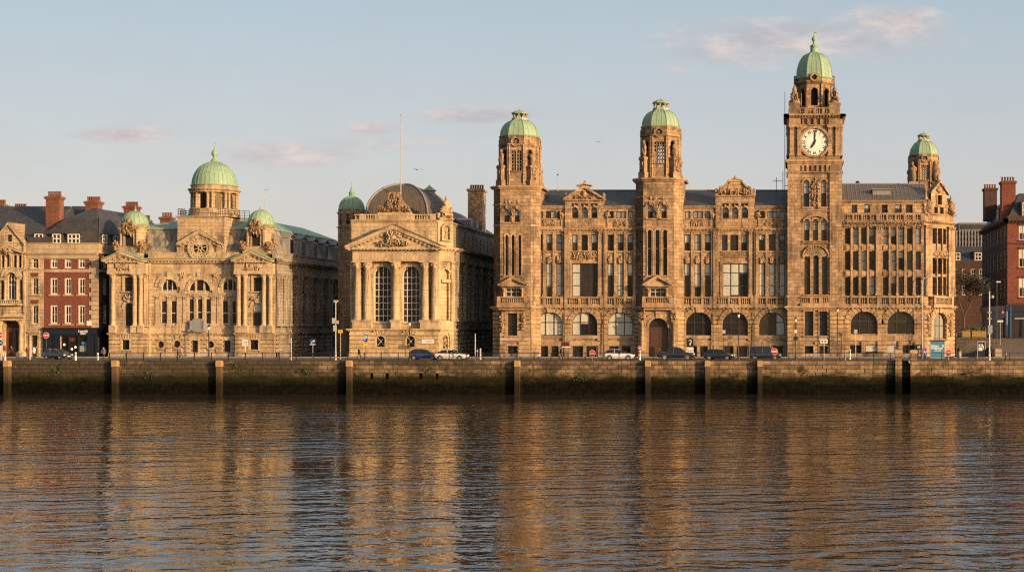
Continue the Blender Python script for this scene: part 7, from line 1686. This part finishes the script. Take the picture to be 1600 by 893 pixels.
saloon = ((-2.2, .84, .42, .74, .78), (-2.1, .93, .28, .9, .98), (-1.75, .98, .22, .93, 1.1), (-1.2, 1, .2, .92, 1.36), (-.5, 1, .2, .9, 1.45), (.2, 1, .2, .89, 1.4), (.8, 1, .2, .88, 1.13), (1.2, 1, .2, .86, .9), (1.8, .97, .22, .76, .81), (2.12, .9, .3, .64, .68), (2.22, .8, .38, .5, .53))
pick = ((-2.5, .9, .5, 1.0, 1.03), (-2.42, .95, .36, 1.05, 1.1), (-1.36, 1, .3, 1.05, 1.1), (-1.28, 1, .3, 1.06, 1.6), (-1.12, 1, .3, 1.06, 1.76), (-.2, 1, .3, 1.05, 1.8), (.4, 1, .3, 1.04, 1.72), (.95, 1, .3, 1.03, 1.38), (1.25, 1, .3, 1.0, 1.06), (2.1, .97, .32, .92, .98), (2.42, .92, .36, .82, .86), (2.5, .84, .45, .62, .66))
mpv = ((-2.1, .92, .4, .9, 1.0), (-2.05, .96, .26, .98, 1.5), (-1.9, 1, .22, 1., 1.82), (-1.2, 1, .2, 1., 1.88), (0, 1, .2, .98, 1.88), (.7, 1, .2, .97, 1.8), (1.15, 1, .2, .97, 1.42), (1.5, .99, .2, .96, 1.05), (1.95, .95, .24, .84, .9), (2.2, .88, .32, .68, .72), (2.26, .8, .4, .54, .56))
car('parked_car', 'dark blue grey hatchback parked before the navy shopfront', 91, 186.5, hatch, 1.74, 'car_dusk', (-1.25, 1.28), .31, R(-22)); car('parked_car', 'blue hatchback parked behind the white saloon', 663.5, 185.8, hatch, 1.72, 'car_blue', (-1.25, 1.28))
car('parked_car', 'white saloon parked in front of the blue hatchback', 706, 184.3, saloon, 1.74, 'car_white', (-1.35, 1.32), .31, R(-4)); car('parked_car', 'white hatchback parked near the arched entrance door', 968, 184.6, hatch, 1.76, 'car_white', (-1.25, 1.28), .33)
car('parked_car', 'black pickup parked right of the arched entrance door', 1057, 184.8, pick, 1.82, 'car_black', (-1.55, 1.55), .38); car('parked_car', 'dark blue hatchback parked between the black pickup and the dark van', 1124, 185.2, hatch, 1.76, 'car_navy', (-1.25, 1.28), .31, R(-10)); 
car('parked_van', 'dark boxy van parked behind a no entry sign', 1195, 185.6, mpv, 1.8, 'car_navy', (-1.35, 1.4), .32, 0, True)
c = car('parked_car', 'dark car standing on the raised street behind the timber planters', 1516, 214, saloon, 1.74, 'car_black', (-1.35, 1.32)); c.location.z = 2.5; del c['group']
# ---- people
def person(p, y, label, coat, legs, step=.0, turn=0., h=1.72, sit=False, bag=False, hair='plastic', z=.0):
    s = h / 1.72; J = []; E = []
    def v(x, y_, z_, r, par=None):
        J.append(((x * s, y_ * s, z_ * s), r * s))
        if par is not None: E.append((par, len(J) - 1))
        return len(J) - 1
    pel = v(0, 0, .95, .15); ab = v(0, 0, 1.15, .14, pel); ch = v(.02, 0, 1.36, .165, ab); nk = v(.03, 0, 1.5, .06, ch); hd = v(.05, 0, 1.6, .095, nk); tp = v(.04, 0, 1.7, .06, hd)
    for g in (-1, 1):
        f = step * g
        hip = v(0, g * .1, .88, .1, pel); kn = v(f * .5 + .03, g * .1, .5, .075, hip); an = v(f * .95, g * .1, .1 + (.05 if f < 0 else 0), .05, kn); v(f * .95 + .14, g * .11, .04 + (.02 if f < 0 else 0), .04, an)
        sh = v(.0, g * .2, 1.42, .075, ch); el = v(-f * .3, g * .26, 1.14, .055, sh); wr_ = v(-f * .45 + .1, g * .25, .92, .038, el); v(-f * .45 + .14, g * .24, .82, .035, wr_)
    me = bpy.data.meshes.new('b'); me.from_pydata([j[0] for j in J], E, []); ob = bpy.data.objects.new('b', me); COL.objects.link(ob)
    sk = ob.modifiers.new('s', 'SKIN'); ob.modifiers.new('u', 'SUBSURF').levels = 1
    for i, d in enumerate(me.skin_vertices[0].data): d.radius = (J[i][1], J[i][1]); d.use_root = i == 0
    dg = bpy.context.evaluated_depsgraph_get(); nm = bpy.data.meshes.new_from_object(ob.evaluated_get(dg)); bpy.data.objects.remove(ob)
    t = thing('person', label, 'person', (fx(p, y), y, z), None, turn); nm.name = 'body'; bo = bpy.data.objects.new('body', nm); COL.objects.link(bo); bo.parent = t
    nm.materials.clear()
    for q in ('skin', coat, legs, 'plastic'): nm.materials.append(M[q])
    for pl in nm.polygons:
        c = pl.center / s; pl.material_index = 0 if c.z > 1.5 or (abs(c.y) > .17 and c.z < .9) else (1 if c.z > .86 else (3 if c.z < .1 else 2)); pl.use_smooth = True
    m = MB(); m.blob(.025 * s, 0, 1.655 * s, .105 * s, .1 * s, .1 * s, 1, 10, 0, .1); m.fr = FW; hr = m.build('hair', [M[hair]]); hr.parent = t
    m = MB(); m.blob(.15 * s, 0, 1.6 * s, .03 * s, .02 * s, .03 * s, 1, 6, 0, 0); hr = m.build('nose', [M['skin']]); hr.parent = t
    m = MB(); m.lathe(0, 0, [(.2 * s, .72 * s), (.19 * s, 1.0 * s), (.17 * s, 1.15 * s), (.2 * s, 1.38 * s), (.1 * s, 1.48 * s)], 12, 0, 0, True, 1, .8, 1.05); hr = m.build('coat', [M[coat]]); hr.parent = t
    if bag: m = MB(); m.blob(-.1 * s, -.3 * s, .95 * s, .2 * s, .1 * s, .2 * s, 3, 8, 0, .1); hr = m.build('bag_strap', [M['maroon_paint']]); hr.parent = t
    return t
plain('coat_red', (.10, .02, .02), .8); plain('coat_pink', (.42, .16, .17), .8); plain('coat_black', (.015, .015, .017), .8); plain('coat_white', (.55, .53, .5), .8); plain('denim', (.03, .045, .08), .8); plain('coat_grey', (.09, .085, .08), .8)
person(17.8, 196.8, 'person in a dark jacket with folded arms in the columned doorway', 'coat_black', 'coat_black', .05, R(-80))
person(43.3, 194.5, 'person in a dark red coat beside the tall pale post, left of a companion', 'coat_red', 'coat_black', .12, R(-60)); person(53, 194.5, 'person in a pale top and dark trousers walking before the stone door', 'coat_white', 'coat_black', .2, R(-110)); person(57, 196, 'person in black close behind the one in a pale top', 'coat_black', 'denim', .1, R(200))
person(162, 188, 'person in dark clothes walking before the navy side shopfront', 'coat_grey', 'coat_black', .25, R(-90)); person(283.5, 187, 'person in a pink coat walking before the custom house', 'coat_pink', 'coat_grey', .22, 0.); person(278.5, 188.2, 'person in grey just behind the one in the pink coat', 'coat_grey', 'denim', .2, 0.)
person(561, 186, 'person in black striding left before the pedimented hall', 'coat_black', 'coat_black', .34, R(8)); person(876.5, 184.5, 'person in black with a shoulder bag walking by the maroon board', 'coat_black', 'coat_black', .3, R(190), 1.78, False, True)
# bicycle by the first domed tower
y = 194.; x = fx(836.5, y); bk = T('bicycle', 'dark bicycle leaning by the wall at the first domed tower', 'bicycle', 836.5, y)
for s in (-.52, .52): part(bk, 'wheel', 'tyre', lambda m: m.ring(x + s, .34, .31, .35, y - .02, y + .02, 20))
part(bk, 'frame', 'maroon_paint', lambda m: [m.tube(a, b, .025, .025, 6) for a, b in (((x - .52, y, .34), (x - .15, y, .8)), ((x - .15, y, .8), (x + .4, y, .82)), ((x - .1, y, .32), (x + .42, y, .75)), ((x - .15, y, .85), (x - .08, y, .32)), ((x - .52, y, .34), (x - .08, y, .32)), ((x + .52, y, .34), (x + .38, y, .95)))])
part(bk, 'saddle', 'plastic', lambda m: m.blob(x - .17, y, .92, .14, .06, .04, 1, 8, 0, 0)); part(bk, 'handlebar', 'plastic', lambda m: m.tube((x + .36, y - .25, .98), (x + .36, y + .25, .98), .02, .02, 6))
# ---------------------------------------------------------------- camera, sun, sky
cam = bpy.data.cameras.new('camera'); co = bpy.data.objects.new('camera', cam); COL.objects.link(co)
co.location = (CX, 0, CZ); co.rotation_euler = (PI / 2, 0, 0)
cam.sensor_width = 36.; cam.lens = FP / 1600 * 36; cam.shift_x = (800 - AX0) / 1600; cam.shift_y = (HY - 446.5) / 1600
cam.clip_end = 20000; cam.clip_start = .5; sc.camera = co
az, el = R(SUN_AZ), R(SUN_EL)
to = Vector((math.sin(az) * math.cos(el), -math.cos(az) * math.cos(el), math.sin(el)))
sl = bpy.data.lights.new('sun', 'SUN'); sl.energy = SUN_E; sl.angle = R(.6); sl.color = SUN_C; so = bpy.data.objects.new('sun', sl); COL.objects.link(so)
so.rotation_euler = to.to_track_quat('Z', 'Y').to_euler(); so.location = to * 500
w = bpy.data.worlds.new('World'); sc.world = w; w.use_nodes = True; nt = w.node_tree
class WN(NT):
    def __init__(s, t): s.t = t
n = WN(nt); bg = nt.nodes['Background']
sky = n.n('ShaderNodeTexSky', sky_type='NISHITA'); sky.sun_disc = False; sky.sun_elevation = el; sky.sun_rotation = math.atan2(to.x, to.y); sky.altitude = 20; sky.air_density = SKY_AIR[0]; sky.dust_density = SKY_AIR[1]; sky.ozone_density = SKY_AIR[2]
tc = n.n('ShaderNodeTexCoord'); sp = n.n('ShaderNodeSeparateXYZ'); n.l(tc.outputs['Generated'], sp.inputs[0])
yy = n.math('MAXIMUM', sp.outputs[1], .05); U = n.math('DIVIDE', sp.outputs[0], yy); V = n.math('DIVIDE', sp.outputs[2], yy)
fn = n.noise(n.vec(n.math('MULTIPLY', U, 1.), n.math('MULTIPLY', V, 2.4), 2.), 26, 6, .62); fb = n.noise(n.vec(U, n.math('MULTIPLY', V, 2.), 6.), 9., 4, .6)
mask = None; front = n.ramp(sp.outputs[1], .1, .3)
for p, q, a, b, s in ((1235, 60, 190, 34, .85), (1150, 80, 130, 26, .7), (1398, 36, 80, 26, 1.), (1330, 62, 150, 30, .6), (190, 211, 85, 14, 1.), (450, 242, 130, 22, .8), (745, 181, 110, 15, .95), (585, 202, 46, 12, .9), (1057, 107, 28, 11, .5), (570, 225, 130, 16, .4)):
    du = n.math('MULTIPLY', n.math('SUBTRACT', U, (p - AX0) / FP), FP / a); dv = n.math('MULTIPLY', n.math('SUBTRACT', V, (HY - q) / FP), FP / b)
    r2 = n.math('ADD', n.math('MULTIPLY', du, du), n.math('MULTIPLY', dv, dv))
    k = n.math('MULTIPLY', n.ramp(n.math('SUBTRACT', n.math('SQRT', r2), n.math('MULTIPLY_ADD', fn, 1.6, -.8)), 1.2, .4), s)
    mask = k if mask is None else n.math('MAXIMUM', mask, k)
mask = n.math('MULTIPLY', mask, front)
lightc = n.mix(n.ramp(fn, .38, .66), CLOUD[0], CLOUD[1])
skyc = n.mix(1., sky.outputs[0], SKY_TINT, 'MULTIPLY')
low = n.mix(n.ramp(V, .28, .7), n.mix(n.ramp(V, .0, .26), SKY_LOW, SKY_HIGH), SKY_TOP)              # evening haze low over the town, blue above, zenith whitened to brighten the water glints
skyc = n.mix(n.math('MULTIPLY', front, .8), skyc, low)
veil = n.math('MULTIPLY', n.math('MULTIPLY', n.ramp(fb, .4, .75), front), .18)
skyc = n.mix(veil, skyc, CLOUD[0])
n.l(n.mix(n.math('MULTIPLY', mask, .9), skyc, lightc), bg.inputs[0]); bg.inputs[1].default_value = SKY_E
sc.view_settings.view_transform = 'Standard'; sc.view_settings.look = 'None'; sc.view_settings.exposure = EXPO; sc.view_settings.gamma = 1.
sc.render.engine = 'CYCLES'; sc.cycles.use_denoising = False; sc.cycles.pixel_filter_type = 'BLACKMAN_HARRIS'; sc.cycles.filter_width = 1.3; sc.cycles.max_bounces = 5; sc.cycles.diffuse_bounces = 3; sc.cycles.glossy_bounces = 3; sc.cycles.sample_clamp_indirect = 4.
